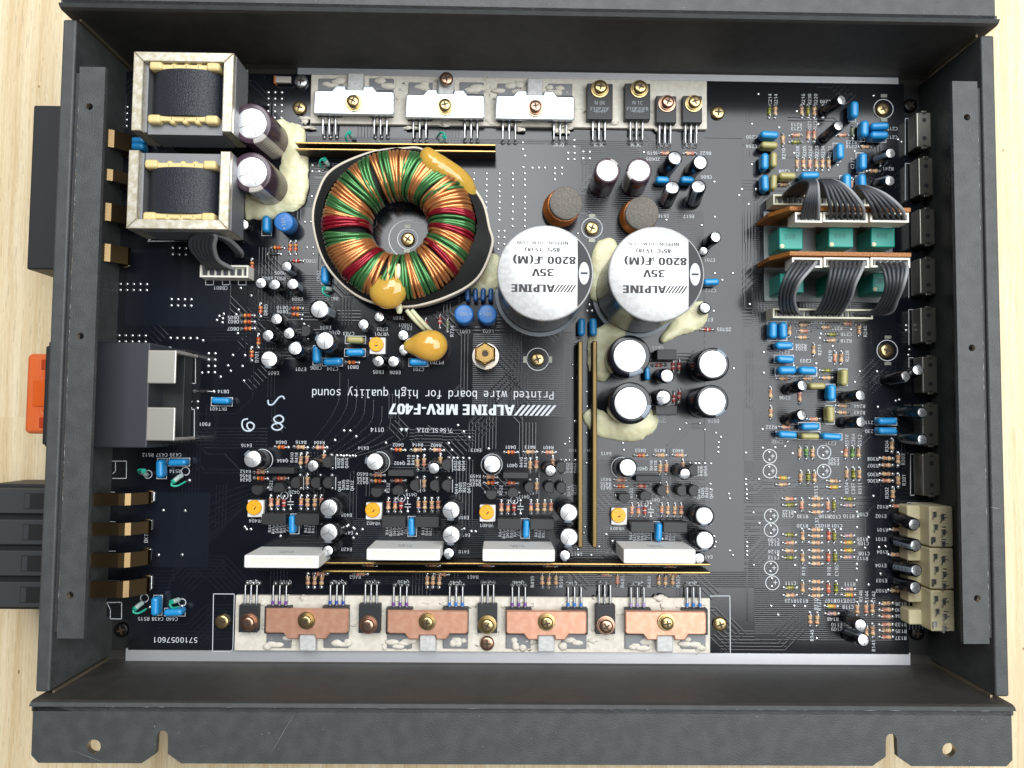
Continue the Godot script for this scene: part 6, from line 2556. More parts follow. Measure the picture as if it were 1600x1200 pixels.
	glue_blob("cream_glue", "cream", [[Vector3(81.4, 0.7, -47.8), Vector3(5.2, 3.0, 6.9)], [Vector3(80.6, 0.7, -46.2), Vector3(6.0, 3.0, 6.6)], [Vector3(79.7, 0.7, -44.6), Vector3(6.9, 3.0, 6.3)], [Vector3(78.8, 0.7, -43.0), Vector3(7.7, 3.0, 6.0)], [Vector3(77.0, 0.7, -42.0), Vector3(7.2, 3.0, 5.4)], [Vector3(75.2, 0.7, -41.0), Vector3(6.6, 3.0, 4.9)], [Vector3(73.4, 0.7, -40.0), Vector3(6.0, 3.0, 4.3)], [Vector3(72.1, 0.7, -39.0), Vector3(5.2, 3.0, 3.7)], [Vector3(70.8, 0.7, -38.0), Vector3(4.3, 3.0, 3.2)], [Vector3(69.5, 0.7, -37.0), Vector3(3.4, 3.0, 2.6)], [Vector3(68.5, 0.7, -36.0), Vector3(2.9, 3.0, 2.3)], [Vector3(67.5, 0.7, -35.0), Vector3(2.3, 3.0, 2.0)], [Vector3(66.5, 0.7, -34.0), Vector3(1.7, 3.0, 1.7)]], 0.9)
	glue_blob("cream_glue", "cream", [[Vector3(-4.7, 0.7, -63.3), Vector3(6.0, 3.0, 10.3)], [Vector3(-5.5, 0.7, -61.8), Vector3(6.0, 3.0, 10.3)], [Vector3(-6.4, 0.7, -60.2), Vector3(6.0, 3.0, 10.3)], [Vector3(-7.3, 0.7, -58.7), Vector3(6.0, 3.0, 10.3)], [Vector3(-7.9, 0.7, -57.5), Vector3(5.7, 3.0, 8.9)], [Vector3(-8.5, 0.7, -56.4), Vector3(5.4, 3.0, 7.5)], [Vector3(-9.1, 0.7, -55.2), Vector3(5.2, 3.0, 6.0)]], 0.9)
	glue_blob("cream_glue", "cream", [[Vector3(46.9, 0.7, -37.8), Vector3(7.7, 3.0, 5.2)], [Vector3(45.4, 0.7, -36.7), Vector3(8.3, 3.0, 5.4)], [Vector3(43.9, 0.7, -35.6), Vector3(8.9, 3.0, 5.7)], [Vector3(42.4, 0.7, -34.5), Vector3(9.5, 3.0, 6.0)], [Vector3(41.5, 0.7, -32.8), Vector3(8.0, 3.0, 7.5)], [Vector3(40.7, 0.7, -31.0), Vector3(6.6, 3.0, 8.9)], [Vector3(39.8, 0.7, -29.2), Vector3(5.2, 3.0, 10.3)], [Vector3(40.1, 0.7, -26.6), Vector3(5.4, 3.0, 9.7)], [Vector3(40.3, 0.7, -23.9), Vector3(5.7, 3.0, 9.2)], [Vector3(40.6, 0.7, -21.3), Vector3(6.0, 3.0, 8.6)]], 0.9)
	glue_blob("cream_glue", "cream", [[Vector3(37.3, 0.7, -2.8), Vector3(5.2, 3.0, 5.2)], [Vector3(38.2, 0.7, -1.9), Vector3(5.7, 3.0, 5.7)], [Vector3(39.0, 0.7, -1.1), Vector3(6.3, 3.0, 6.3)], [Vector3(39.9, 0.7, -0.2), Vector3(6.9, 3.0, 6.9)], [Vector3(42.1, 0.7, 0.6), Vector3(8.0, 3.0, 6.6)], [Vector3(44.3, 0.7, 1.5), Vector3(9.2, 3.0, 6.3)], [Vector3(46.5, 0.7, 2.3), Vector3(10.3, 3.0, 6.0)], [Vector3(48.7, 0.7, 2.6), Vector3(10.3, 3.0, 5.7)], [Vector3(50.9, 0.7, 2.8), Vector3(10.3, 3.0, 5.4)], [Vector3(53.1, 0.7, 3.1), Vector3(10.3, 3.0, 5.2)], [Vector3(54.8, 0.7, 2.4), Vector3(9.5, 3.0, 5.2)], [Vector3(56.6, 0.7, 1.6), Vector3(8.6, 3.0, 5.2)], [Vector3(58.4, 0.7, 0.9), Vector3(7.7, 3.0, 5.2)], [Vector3(59.1, 0.7, -0.2), Vector3(6.9, 3.0, 5.2)], [Vector3(59.9, 0.7, -1.4), Vector3(6.0, 3.0, 5.2)], [Vector3(60.7, 0.7, -2.5), Vector3(5.2, 3.0, 5.2)]], 0.9)
	socket("pin_header", -122.1, -102.7, -62.1, -57.1, 0.0, 7.0, "connector", 7)
	wires("ribbon_cable", "short black ribbon cable arching below the lower coil", [[Vector3(-119.7, 5.0, -60.9), Vector3(-119.4, 13.0, -62.4), Vector3(-120.5, 20.0, -65.9), Vector3(-118.3, 24.0, -69.0), Vector3(-112.6, 24.0, -70.5), Vector3(-108.7, 18.0, -69.7), Vector3(-107.5, 9.0, -67.4), Vector3(-109.6, 2.0, -67.0)], [Vector3(-117.9, 5.0, -60.9), Vector3(-118.2, 13.0, -62.5), Vector3(-119.0, 20.0, -65.9), Vector3(-116.8, 24.0, -69.0), Vector3(-112.1, 24.0, -70.5), Vector3(-108.3, 18.0, -69.7), Vector3(-107.1, 9.0, -67.4), Vector3(-109.2, 2.0, -67.0)], [Vector3(-116.2, 5.0, -60.9), Vector3(-117.1, 13.0, -62.5), Vector3(-117.5, 20.0, -65.9), Vector3(-115.4, 24.0, -69.0), Vector3(-111.6, 24.0, -70.5), Vector3(-107.9, 18.0, -69.7), Vector3(-106.7, 9.0, -67.4), Vector3(-108.8, 2.0, -67.0)], [Vector3(-114.4, 5.0, -61.0), Vector3(-115.9, 13.0, -62.5), Vector3(-116.0, 20.0, -66.0), Vector3(-113.9, 24.0, -69.1), Vector3(-111.1, 24.0, -70.5), Vector3(-107.6, 18.0, -69.7), Vector3(-106.3, 9.0, -67.4), Vector3(-108.4, 2.0, -67.0)], [Vector3(-112.7, 5.0, -61.0), Vector3(-114.7, 13.0, -62.5), Vector3(-114.6, 20.0, -66.0), Vector3(-112.5, 24.0, -69.1), Vector3(-110.6, 24.0, -70.5), Vector3(-107.2, 18.0, -69.7), Vector3(-105.9, 9.0, -67.4), Vector3(-108.0, 2.0, -67.0)], [Vector3(-111.0, 5.0, -61.0), Vector3(-113.5, 13.0, -62.5), Vector3(-113.1, 20.0, -66.0), Vector3(-111.0, 24.0, -69.1), Vector3(-110.2, 24.0, -70.5), Vector3(-106.8, 18.0, -69.7), Vector3(-105.5, 9.0, -67.4), Vector3(-107.6, 2.0, -67.0)], [Vector3(-109.2, 5.0, -61.0), Vector3(-112.3, 13.0, -62.5), Vector3(-111.6, 20.0, -66.0), Vector3(-109.6, 24.0, -69.1), Vector3(-109.7, 24.0, -70.5), Vector3(-106.5, 18.0, -69.7), Vector3(-105.2, 9.0, -67.4), Vector3(-107.2, 2.0, -67.0)]], 0.85)
	riser(110.7, 157.7, 105.8, -83.6, 24.0, 14.0, "brown riser board farther from the near wall")
	riser(110.5, 157.6, 105.9, -66.0, 24.0, 14.0, "brown riser board nearer the near wall")
	socket("riser_socket", 112.9, 123.4, -82.2, -78.3, 16.0, 23.5, "connector", 4)
	socket("riser_socket", 123.9, 141.1, -82.4, -78.6, 16.0, 23.5, "connector", 7)
	socket("riser_socket", 142.2, 157.2, -82.6, -78.8, 16.0, 23.5, "connector", 6)
	socket("riser_socket", 111.6, 123.2, -64.5, -60.7, 16.0, 23.5, "connector", 5)
	socket("riser_socket", 123.9, 141.4, -64.7, -60.9, 16.0, 23.5, "connector", 8)
	socket("riser_socket", 142.1, 157.4, -64.9, -61.1, 16.0, 23.5, "connector", 6)
	socket("board_socket", 110.1, 151.1, -94.0, -89.7, 0.0, 8.0, "connector_old", 18)
	socket("board_socket", 109.6, 150.4, -47.2, -43.2, 0.0, 8.0, "connector_old", 18)
	green_pot(110.5, 120.1, -79.0, -70.1, 13.0)
	green_pot(130.4, 140.5, -79.3, -71.2, 13.0)
	green_pot(147.5, 157.3, -79.5, -71.5, 13.0)
	green_pot(110.7, 120.3, -60.5, -52.7, 13.0)
	green_pot(130.2, 140.4, -60.7, -52.9, 13.0)
	green_pot(147.8, 157.0, -61.2, -53.3, 13.0)
	base_plate(108.6, 162.8, -89.0, -51.0)
	wires("ribbon_cable", "black wires arching to the first far riser socket", [[Vector3(114.5, 7.0, -93.6), Vector3(113.9, 16.0, -93.6), Vector3(114.9, 25.0, -93.7), Vector3(116.1, 30.0, -91.1), Vector3(114.6, 29.0, -85.0), Vector3(116.0, 22.0, -80.5)], [Vector3(115.7, 7.0, -93.6), Vector3(115.1, 16.0, -93.6), Vector3(115.7, 25.0, -93.7), Vector3(116.6, 30.0, -91.1), Vector3(115.4, 29.0, -85.0), Vector3(117.1, 22.0, -80.5)], [Vector3(117.0, 7.0, -93.6), Vector3(116.3, 16.0, -93.6), Vector3(116.6, 25.0, -93.7), Vector3(117.0, 30.0, -91.1), Vector3(116.3, 29.0, -85.0), Vector3(118.2, 22.0, -80.5)], [Vector3(118.3, 7.0, -93.6), Vector3(117.5, 16.0, -93.6), Vector3(117.4, 25.0, -93.7), Vector3(117.5, 30.0, -91.1), Vector3(117.1, 29.0, -85.0), Vector3(119.3, 22.0, -80.6)], [Vector3(119.5, 7.0, -93.6), Vector3(118.7, 16.0, -93.7), Vector3(118.2, 25.0, -93.7), Vector3(118.0, 30.0, -91.1), Vector3(118.0, 29.0, -85.0), Vector3(120.4, 22.0, -80.6)], [Vector3(120.8, 7.0, -93.6), Vector3(120.0, 16.0, -93.7), Vector3(119.0, 25.0, -93.7), Vector3(118.5, 30.0, -91.1), Vector3(118.8, 29.0, -85.0), Vector3(121.5, 22.0, -80.6)], [Vector3(122.0, 7.0, -93.7), Vector3(121.2, 16.0, -93.7), Vector3(119.8, 25.0, -93.7), Vector3(118.9, 30.0, -91.1), Vector3(119.7, 29.0, -85.0), Vector3(122.5, 22.0, -80.6)]], 0.72)
	wires("ribbon_cable", "black wires arching to the middle far riser socket", [[Vector3(130.2, 7.0, -93.8), Vector3(124.8, 18.0, -94.5), Vector3(121.7, 26.0, -94.1), Vector3(121.9, 30.0, -90.1), Vector3(124.1, 29.0, -83.5), Vector3(127.4, 22.0, -80.6)], [Vector3(130.9, 7.0, -93.8), Vector3(125.4, 18.0, -94.5), Vector3(122.4, 26.0, -94.1), Vector3(123.3, 30.0, -90.1), Vector3(126.1, 29.0, -83.5), Vector3(129.6, 22.0, -80.6)], [Vector3(131.6, 7.0, -93.8), Vector3(126.1, 18.0, -94.5), Vector3(123.2, 26.0, -94.1), Vector3(124.6, 30.0, -90.1), Vector3(128.1, 29.0, -83.6), Vector3(131.7, 22.0, -80.6)], [Vector3(132.3, 7.0, -93.8), Vector3(126.8, 18.0, -94.5), Vector3(123.9, 26.0, -94.1), Vector3(126.0, 30.0, -90.2), Vector3(130.1, 29.0, -83.6), Vector3(133.9, 22.0, -80.7)], [Vector3(133.0, 7.0, -93.8), Vector3(127.4, 18.0, -94.6), Vector3(124.7, 26.0, -94.1), Vector3(127.4, 30.0, -90.2), Vector3(132.2, 29.0, -83.6), Vector3(136.0, 22.0, -80.7)], [Vector3(133.6, 7.0, -93.8), Vector3(128.1, 18.0, -94.6), Vector3(125.4, 26.0, -94.1), Vector3(128.8, 30.0, -90.2), Vector3(134.2, 29.0, -83.6), Vector3(138.2, 22.0, -80.7)], [Vector3(134.3, 7.0, -93.8), Vector3(128.7, 18.0, -94.6), Vector3(126.2, 26.0, -94.1), Vector3(130.1, 30.0, -90.2), Vector3(136.2, 29.0, -83.7), Vector3(140.3, 22.0, -80.7)]], 0.72)
	wires("ribbon_cable", "black wires arching to the far riser socket by the controls", [[Vector3(143.7, 7.0, -93.4), Vector3(138.8, 16.0, -93.4), Vector3(136.5, 25.0, -92.2), Vector3(137.4, 29.0, -88.0), Vector3(141.0, 28.0, -83.0), Vector3(145.5, 22.0, -80.7)], [Vector3(144.7, 7.0, -93.4), Vector3(139.8, 16.0, -93.4), Vector3(137.0, 25.0, -92.2), Vector3(138.9, 29.0, -88.0), Vector3(143.2, 28.0, -83.0), Vector3(147.6, 22.0, -80.7)], [Vector3(145.7, 7.0, -93.4), Vector3(140.8, 16.0, -93.4), Vector3(137.5, 25.0, -92.2), Vector3(140.4, 29.0, -88.0), Vector3(145.3, 28.0, -83.0), Vector3(149.8, 22.0, -80.7)], [Vector3(146.7, 7.0, -93.4), Vector3(141.8, 16.0, -93.4), Vector3(138.1, 25.0, -92.2), Vector3(141.9, 29.0, -88.0), Vector3(147.4, 28.0, -83.1), Vector3(152.0, 22.0, -80.7)], [Vector3(147.8, 7.0, -93.5), Vector3(142.8, 16.0, -93.5), Vector3(138.6, 25.0, -92.2), Vector3(143.4, 29.0, -88.1), Vector3(149.6, 28.0, -83.1), Vector3(154.2, 22.0, -80.8)], [Vector3(148.8, 7.0, -93.5), Vector3(143.8, 16.0, -93.5), Vector3(139.2, 25.0, -92.2), Vector3(144.9, 29.0, -88.1), Vector3(151.7, 28.0, -83.1), Vector3(156.4, 22.0, -80.8)]], 0.72)
	wires("ribbon_cable", "black wires hanging from the first near riser socket", [[Vector3(113.5, 22.0, -63.0), Vector3(110.5, 26.0, -60.5), Vector3(107.2, 26.0, -54.6), Vector3(108.1, 20.0, -49.8), Vector3(111.4, 12.0, -46.7), Vector3(114.5, 6.0, -45.3)], [Vector3(115.5, 22.0, -63.1), Vector3(112.5, 26.0, -60.6), Vector3(108.8, 26.0, -54.6), Vector3(109.5, 20.0, -49.8), Vector3(112.9, 12.0, -46.7), Vector3(116.2, 6.0, -45.3)], [Vector3(117.5, 22.0, -63.1), Vector3(114.5, 26.0, -60.6), Vector3(110.4, 26.0, -54.7), Vector3(110.8, 20.0, -49.8), Vector3(114.4, 12.0, -46.7), Vector3(117.9, 6.0, -45.3)], [Vector3(119.5, 22.0, -63.1), Vector3(116.6, 26.0, -60.6), Vector3(112.0, 26.0, -54.7), Vector3(112.2, 20.0, -49.8), Vector3(115.9, 12.0, -46.7), Vector3(119.6, 6.0, -45.3)], [Vector3(121.5, 22.0, -63.2), Vector3(118.6, 26.0, -60.6), Vector3(113.6, 26.0, -54.7), Vector3(113.5, 20.0, -49.8), Vector3(117.4, 12.0, -46.8), Vector3(121.3, 6.0, -45.3)]], 0.72)
	wires("ribbon_cable", "black wires hanging from the middle near riser socket", [[Vector3(127.3, 22.0, -63.2), Vector3(125.1, 27.0, -59.5), Vector3(124.3, 26.0, -53.8), Vector3(125.7, 19.0, -49.1), Vector3(126.6, 11.0, -45.9), Vector3(125.8, 6.0, -45.2)], [Vector3(129.1, 22.0, -63.3), Vector3(126.8, 27.0, -59.5), Vector3(125.8, 26.0, -53.8), Vector3(127.1, 19.0, -49.1), Vector3(128.0, 11.0, -45.9), Vector3(127.5, 6.0, -45.2)], [Vector3(131.0, 22.0, -63.3), Vector3(128.5, 27.0, -59.5), Vector3(127.3, 26.0, -53.8), Vector3(128.6, 19.0, -49.1), Vector3(129.5, 11.0, -45.9), Vector3(129.2, 6.0, -45.3)], [Vector3(132.8, 22.0, -63.3), Vector3(130.2, 27.0, -59.5), Vector3(128.8, 26.0, -53.8), Vector3(130.1, 19.0, -49.1), Vector3(130.9, 11.0, -46.0), Vector3(131.0, 6.0, -45.3)], [Vector3(134.6, 22.0, -63.3), Vector3(131.9, 27.0, -59.5), Vector3(130.2, 26.0, -53.8), Vector3(131.5, 19.0, -49.1), Vector3(132.4, 11.0, -46.0), Vector3(132.7, 6.0, -45.3)], [Vector3(136.5, 22.0, -63.4), Vector3(133.6, 27.0, -59.6), Vector3(131.7, 26.0, -53.9), Vector3(133.0, 19.0, -49.2), Vector3(133.8, 11.0, -46.0), Vector3(134.4, 6.0, -45.3)], [Vector3(138.3, 22.0, -63.4), Vector3(135.3, 27.0, -59.6), Vector3(133.2, 26.0, -53.9), Vector3(134.5, 19.0, -49.2), Vector3(135.3, 11.0, -46.0), Vector3(136.1, 6.0, -45.3)], [Vector3(140.2, 22.0, -63.4), Vector3(137.0, 27.0, -59.6), Vector3(134.7, 26.0, -53.9), Vector3(136.0, 19.0, -49.2), Vector3(136.8, 11.0, -46.0), Vector3(137.8, 6.0, -45.4)]], 0.72)
	wires("ribbon_cable", "black wires hanging from the near riser socket by the controls", [[Vector3(145.5, 22.0, -62.9), Vector3(145.7, 26.0, -59.9), Vector3(146.7, 26.0, -54.1), Vector3(148.6, 19.0, -49.4), Vector3(148.4, 11.0, -45.6), Vector3(142.9, 6.0, -45.3)], [Vector3(147.6, 22.0, -63.0), Vector3(147.5, 26.0, -60.0), Vector3(148.0, 26.0, -54.1), Vector3(149.8, 19.0, -49.4), Vector3(150.0, 11.0, -45.6), Vector3(144.6, 6.0, -45.3)], [Vector3(149.8, 22.0, -63.0), Vector3(149.3, 26.0, -60.0), Vector3(149.4, 26.0, -54.1), Vector3(151.0, 19.0, -49.4), Vector3(151.6, 11.0, -45.7), Vector3(146.3, 6.0, -45.3)], [Vector3(152.0, 22.0, -63.0), Vector3(151.2, 26.0, -60.0), Vector3(150.7, 26.0, -54.1), Vector3(152.2, 19.0, -49.4), Vector3(153.1, 11.0, -45.7), Vector3(148.1, 6.0, -45.3)], [Vector3(154.2, 22.0, -63.0), Vector3(153.0, 26.0, -60.0), Vector3(152.0, 26.0, -54.1), Vector3(153.4, 19.0, -49.4), Vector3(154.7, 11.0, -45.7), Vector3(149.8, 6.0, -45.3)], [Vector3(156.3, 22.0, -63.1), Vector3(154.8, 26.0, -60.0), Vector3(153.4, 26.0, -54.1), Vector3(154.6, 19.0, -49.4), Vector3(156.3, 11.0, -45.7), Vector3(151.5, 6.0, -45.4)]], 0.72)

func place_small() -> void:
	land(37.0, -86.3, 2.8, 1.5)
	land(37.0, -75.8, 2.8, 1.5)
	land(9.5, -25.8, 1.6, 2.8)
	land(20.0, -25.9, 1.6, 2.8)
	land(160.4, -139.4, 2.8, 1.5)
	land(160.3, -128.9, 2.8, 1.5)
	land(160.5, -36.8, 2.8, 1.4)
	land(160.3, -25.8, 2.8, 1.4)
	land(-39.7, -80.7, 2.8, 1.8)
	land(-39.8, -70.5, 2.8, 1.8)
	shunt(-92.0, -141.1)
	film(-150.3, -110.9, "h")
	film(-150.2, -113.3, "h")
	screw(173.8, -5.0, -137.2, 3.0, "black_screw", false)
	screw(-153.7, -5.0, 86.2, 3.0, "black_screw", false)
	screw(172.9, -5.0, 85.5, 3.0, "black_screw", false)
	sline(-107.7, -145.9, -107.3, -132.2)
	sline(-110.5, -143.1, -107.7, -145.4)
	shaft_pot(170.0, 176.4, -129.7, -114.7, 7.0)
	shaft_pot(170.5, 176.8, -110.6, -94.6, 7.0)
	shaft_pot(170.6, 177.2, -89.2, -74.1, 7.0)
	shaft_pot(170.3, 177.1, -68.7, -53.8, 7.0)
	shaft_pot(170.2, 177.0, -48.4, -33.8, 7.0)
	shaft_pot(170.6, 177.1, -28.3, -13.3, 7.0)
	shaft_pot(170.2, 177.2, -9.0, 8.0, 7.0)
	shaft_pot(169.9, 177.4, 11.1, 28.0, 7.0)
	rca_block(168.6, 198.6, 31.2, 80.2, 14.0)
	terminal(-162.6, -151.5, -115.0, -107.9, 13.0, -154.9)
	terminal(-162.0, -151.5, -99.0, -94.4, 13.0, -155.1)
	terminal(-161.4, -151.6, -85.3, -78.2, 13.0, -155.4)
	terminal(-160.8, -151.3, -68.9, -61.9, 13.0, -154.3)
	terminal(-157.1, -139.8, 29.3, 33.9, 13.0, -140.8)
	terminal(-156.7, -139.4, 40.7, 45.5, 13.0, -141.4)
	terminal(-156.2, -139.2, 52.2, 57.8, 13.0, -141.5)
	terminal(-155.8, -139.3, 63.0, 69.3, 13.0, -140.6)
	fuse_holder(-155.6, -134.9, -29.1, 11.3, 20.0)
	fuse_clip(-135.5, -124.6, -26.2, -13.3, 20.0, -1.0)
	fuse_clip(-135.2, -124.3, -4.3, 8.5, 20.0, 1.0)
	outer_block("connector_housing", -185.8, -162.0, -123.0, -57.6, -12.0, 16.0, "dark plastic connector housing outside the left end panel")
	outer_block("fuse_housing", -174.1, -162.0, -27.3, 10.4, -10.0, 21.0, "dark plastic fuse housing outside the left end panel")

func place_printing() -> void:
	board_titles(-20.3, -4.9, -28.0, -11.1, -36.2, 3.7)
	ref("5710057601", -130.1, 88.9, 180.0, 3.0)
	ref("R213", 123.1, -126.4)
	ref("C213", 123.1, -124.6)
	ref("R223", 146.3, -119.2)
	ref("C218", 146.2, -117.4)
	ref("R241", 161.7, -108.1)
	ref("E200", 135.5, -136.5)
	ref("C215", 163.7, -125.3)
	ref("C212", 163.6, -121.6)
	ref("C214", 112.0, -137.2, 90.0, 2.0)
	ref("R214", 114.5, -137.2, 90.0, 2.0)
	ref("R216", 126.1, -137.4, 90.0, 2.0)
	ref("R230", 128.8, -137.5, 90.0, 2.0)
	ref("R220", 131.4, -137.5, 90.0, 2.0)
	ref("R210", 117.6, -113.9, 90.0, 2.0)
	ref("R208", 123.5, -115.0, 90.0, 2.0)
	ref("R205", 126.4, -115.1, 90.0, 2.0)
	ref("R262", 128.9, -115.1, 90.0, 2.0)
	ref("R233", 131.6, -115.2, 90.0, 2.0)
	ref("R234", 134.3, -115.2, 90.0, 2.0)
	ref("R238", 137.1, -115.2, 90.0, 2.0)
	ref("R217", 128.6, -127.1, 90.0, 2.0)
	ref("R226", 131.1, -127.2, 90.0, 2.0)
	ref("C237", 146.7, -110.2, 90.0, 2.0)
	ref("C208", 117.7, -106.3)
	sbox(145.1, -134.3, 148.3, -128.1)
	sbox(149.0, -127.4, 152.0, -119.6)
	sbox(152.9, -123.0, 161.0, -119.4)
	sbox(138.5, -118.7, 141.7, -110.9)
	sbox(148.2, -114.7, 151.5, -106.2)
	sbox(141.2, -104.8, 144.6, -97.9)
	sbox(148.0, -104.9, 149.4, -98.0)
	sline(171.3, -129.9, 169.4, -129.8)
	sline(169.4, -129.8, 169.1, -114.2)
	sline(170.9, -110.5, 169.1, -110.5)
	sline(169.1, -110.5, 168.8, -94.9)
	ref("D605", 39.7, -116.5)
	ref("D606", 55.1, -116.7)
	ref("Q609", 67.5, -116.7)
	ref("Q610", 78.6, -116.9)
	ref("R619", 62.4, -113.3)
	ref("R622", 84.6, -113.6)
	ref("ZD605", 62.4, -110.7)
	ref("Q601", 22.7, -116.2)
	ref("C200", 104.1, -120.8)
	ref("C204", 104.0, -116.8)
	ref("C606", 84.9, -103.4)
	ref("CB102", 120.5, -43.2)
	ref("CB202", 131.2, -42.7)
	ref("R212", 139.2, -40.3)
	ref("C216", 143.1, -37.8)
	ref("R218", 143.0, -35.1)
	ref("R204", 124.1, -32.9)
	ref("R202", 124.1, -31.6)
	ref("C212", 117.0, -30.0)
	ref("C203", 126.0, -26.6)
	ref("R240", 151.1, -39.2, 90.0, 2.0)
	ref("R211", 131.9, -31.3, 90.0, 2.0)
	ref("R219", 136.3, -28.7, 90.0, 2.0)
	ref("R228", 143.4, -28.8, 90.0, 2.0)
	sbox(110.1, -42.8, 114.1, -34.9)
	sbox(114.5, -42.8, 118.3, -35.0)
	sbox(112.9, -33.8, 120.7, -31.2)
	sbox(112.9, -28.8, 121.0, -25.7)
	sbox(113.3, -23.5, 122.3, -20.2)
	sbox(122.3, -23.9, 130.6, -20.3)
	sbox(139.7, -23.4, 143.3, -16.5)
	sline(169.8, -65.7, 169.6, -53.5)
	sline(171.2, -48.5, 169.5, -48.5)
	sline(169.5, -48.5, 169.3, -33.8)
	sline(170.9, -28.4, 169.2, -28.4)
	sline(169.2, -28.4, 169.1, -21.4)
	ref("E206", 117.2, -11.2)
	ref("R244", 148.3, -8.0)
	ref("R243", 148.2, -5.3)
	ref("C211", 152.7, -1.3)
	ref("C230", 152.7, 2.3)
	ref("R308", 153.5, 13.7)
	ref("R307", 153.5, 16.5)
	ref("R305", 153.4, 20.1)
	ref("R306", 153.4, 22.7)
	ref("R102", 157.2, 33.3)
	ref("E102", 156.5, 37.1)
	ref("R101", 157.0, 42.7)
	ref("E101", 156.3, 46.5)
	ref("R104", 156.9, 51.7)
	ref("E104", 156.2, 57.2)
	ref("E305", 137.2, 14.0)
	ref("E306", 137.2, 15.7)
	ref("R222", 111.5, 1.1)
	ref("C202", 114.1, 7.0)
	ref("C231", 136.0, 7.4)
	ref("R110", 143.2, 37.2)
	ref("C108", 148.9, 36.5)
	ref("R122", 118.1, 35.7)
	ref("C110", 118.1, 37.2)
	ref("R130", 124.1, 37.5)
	ref("R120", 124.0, 41.3)
	ref("C109", 112.1, 47.2)
	ref("R121", 112.1, 48.8)
	ref("R124", 112.1, 51.9)
	ref("C112", 112.0, 54.3)
	ref("R109", 148.7, 46.6)
	ref("C105", 149.0, 48.3)
	ref("C108", 149.3, 52.4)
	ref("R112", 148.6, 54.4)
	ref("R106", 133.0, 37.4)
	ref("C102", 137.6, 37.5)
	ref("R105", 132.9, 41.2)
	ref("C101", 138.2, 41.2)
	ref("R304", 159.4, 8.4, 90.0, 2.0)
	ref("R302", 159.1, 27.6, 90.0, 2.0)
	ref("R303", 166.1, 13.7, 90.0, 2.0)
	ref("R301", 166.3, 22.2, 90.0, 2.0)
	ref("R318", 142.8, 6.0, 90.0, 2.0)
	ref("C304", 145.5, 5.7, 90.0, 2.0)
	ref("R312", 148.2, 6.0, 90.0, 2.0)
	ref("R314", 142.5, 25.7, 90.0, 2.0)
	ref("C307", 145.2, 26.0, 90.0, 2.0)
	ref("R311", 148.0, 25.7, 90.0, 2.0)
	ref("R113", 129.8, 27.2, 90.0, 2.0)
	ref("R137", 130.0, 40.2, 90.0, 2.0)
	ref("R131", 124.3, 59.1, 90.0, 2.0)
	ref("R107", 134.8, 59.0, 90.0, 2.0)
	ref("C103", 137.9, 59.3, 90.0, 2.0)
	sbox(134.4, -17.0, 138.2, -9.8)
	sbox(134.2, -8.1, 137.7, -0.5)
	sbox(122.8, -1.0, 131.7, 1.8)
	sbox(113.4, 2.7, 122.7, 5.7)
	sbox(122.7, 2.6, 131.7, 6.0)
	sbox(132.0, 3.4, 140.8, 6.0)
	sbox(154.7, -3.2, 163.7, -0.3)
	sbox(154.7, 0.8, 163.3, 3.7)
	sline(182.1, 31.4, 167.6, 31.5)
	sline(167.6, 31.5, 167.1, 61.4)
	sline(170.2, 11.6, 169.2, 11.6)
	sline(169.2, 11.6, 168.9, 28.5)
	sline(168.9, 28.5, 170.5, 28.4)
	ref("C111", 118.9, 64.6)
	ref("R111", 143.2, 64.8)
	ref("R123", 118.8, 71.7)
	ref("R131", 123.7, 71.7)
	ref("R107", 135.2, 71.6)
	ref("C103", 139.2, 71.6)
	ref("C107", 143.1, 71.6)
	ref("C118", 142.4, 74.1)
	ref("R148", 136.1, 79.0)
	ref("E110", 137.7, 81.2)
	ref("E109", 137.7, 83.0)
	ref("R138", 164.2, 72.7)
	ref("R130", 164.1, 75.1)
	ref("R134", 164.1, 77.5)
	ref("R133", 164.0, 81.0)
	ref("R135", 164.0, 83.7)
	ref("R137", 163.9, 86.4)
	ref("E103", 156.4, 63.3)
	ref("R103", 156.3, 67.4)
	ref("R110", 129.2, 72.9, 90.0, 2.0)
	ref("R127", 130.6, 73.2, 90.0, 2.0)
	ref("R145", 127.5, 85.5, 90.0, 2.0)
	ref("R146", 147.7, 69.6, 90.0, 2.0)
	ref("R144", 150.2, 69.9, 90.0, 2.0)
	ref("R142", 153.0, 69.9, 90.0, 2.0)
	ref("R141", 152.7, 89.5, 90.0, 2.0)
	sline(167.7, 67.2, 167.5, 78.5)
	sline(167.5, 78.5, 168.7, 78.5)
	ref("E701", 86.2, -68.3)
	ref("C712", 86.5, -55.5)
	ref("E705", 85.2, -43.3)
	ref("ZD705", 92.1, -39.3)
	ref("E616", 66.8, -86.6)
	ref("E617", 77.5, -86.6)
	ref("Q605", 64.4, -31.2)
	ref("E614", 87.6, -1.2)
	ref("R617", 65.4, -2.8)
	ref("Q607", 65.4, -1.0)
	ref("J102", 29.5, 11.4, 180.0, 1.4)
	ref("J101", 35.1, 11.3, 180.0, 1.4)
	ref("ZD802", -79.6, -65.7)
	ref("Q905", -92.0, -60.6)
	ref("E805", -97.2, -58.2)
	ref("R902", -92.0, -58.3)
	ref("E804", -84.6, -49.7)
	ref("R610", -70.1, -50.2)
	ref("D810", -90.7, -46.2)
	ref("D806", -90.6, -44.5)
	ref("E804", -72.7, -38.1)
	ref("E703", -49.4, -37.7)
	ref("VR701", -49.7, -35.7)
	ref("C703", -63.2, -35.7)
	ref("Q704", -69.1, -36.1)
	ref("TH801", -39.9, -39.5)
	ref("E807", -39.5, -38.1)
	ref("L601", -15.4, -37.1)
	ref("L602", -5.8, -37.4)
	ref("C704", -69.5, -21.1)
	ref("C806", -76.3, -21.4)
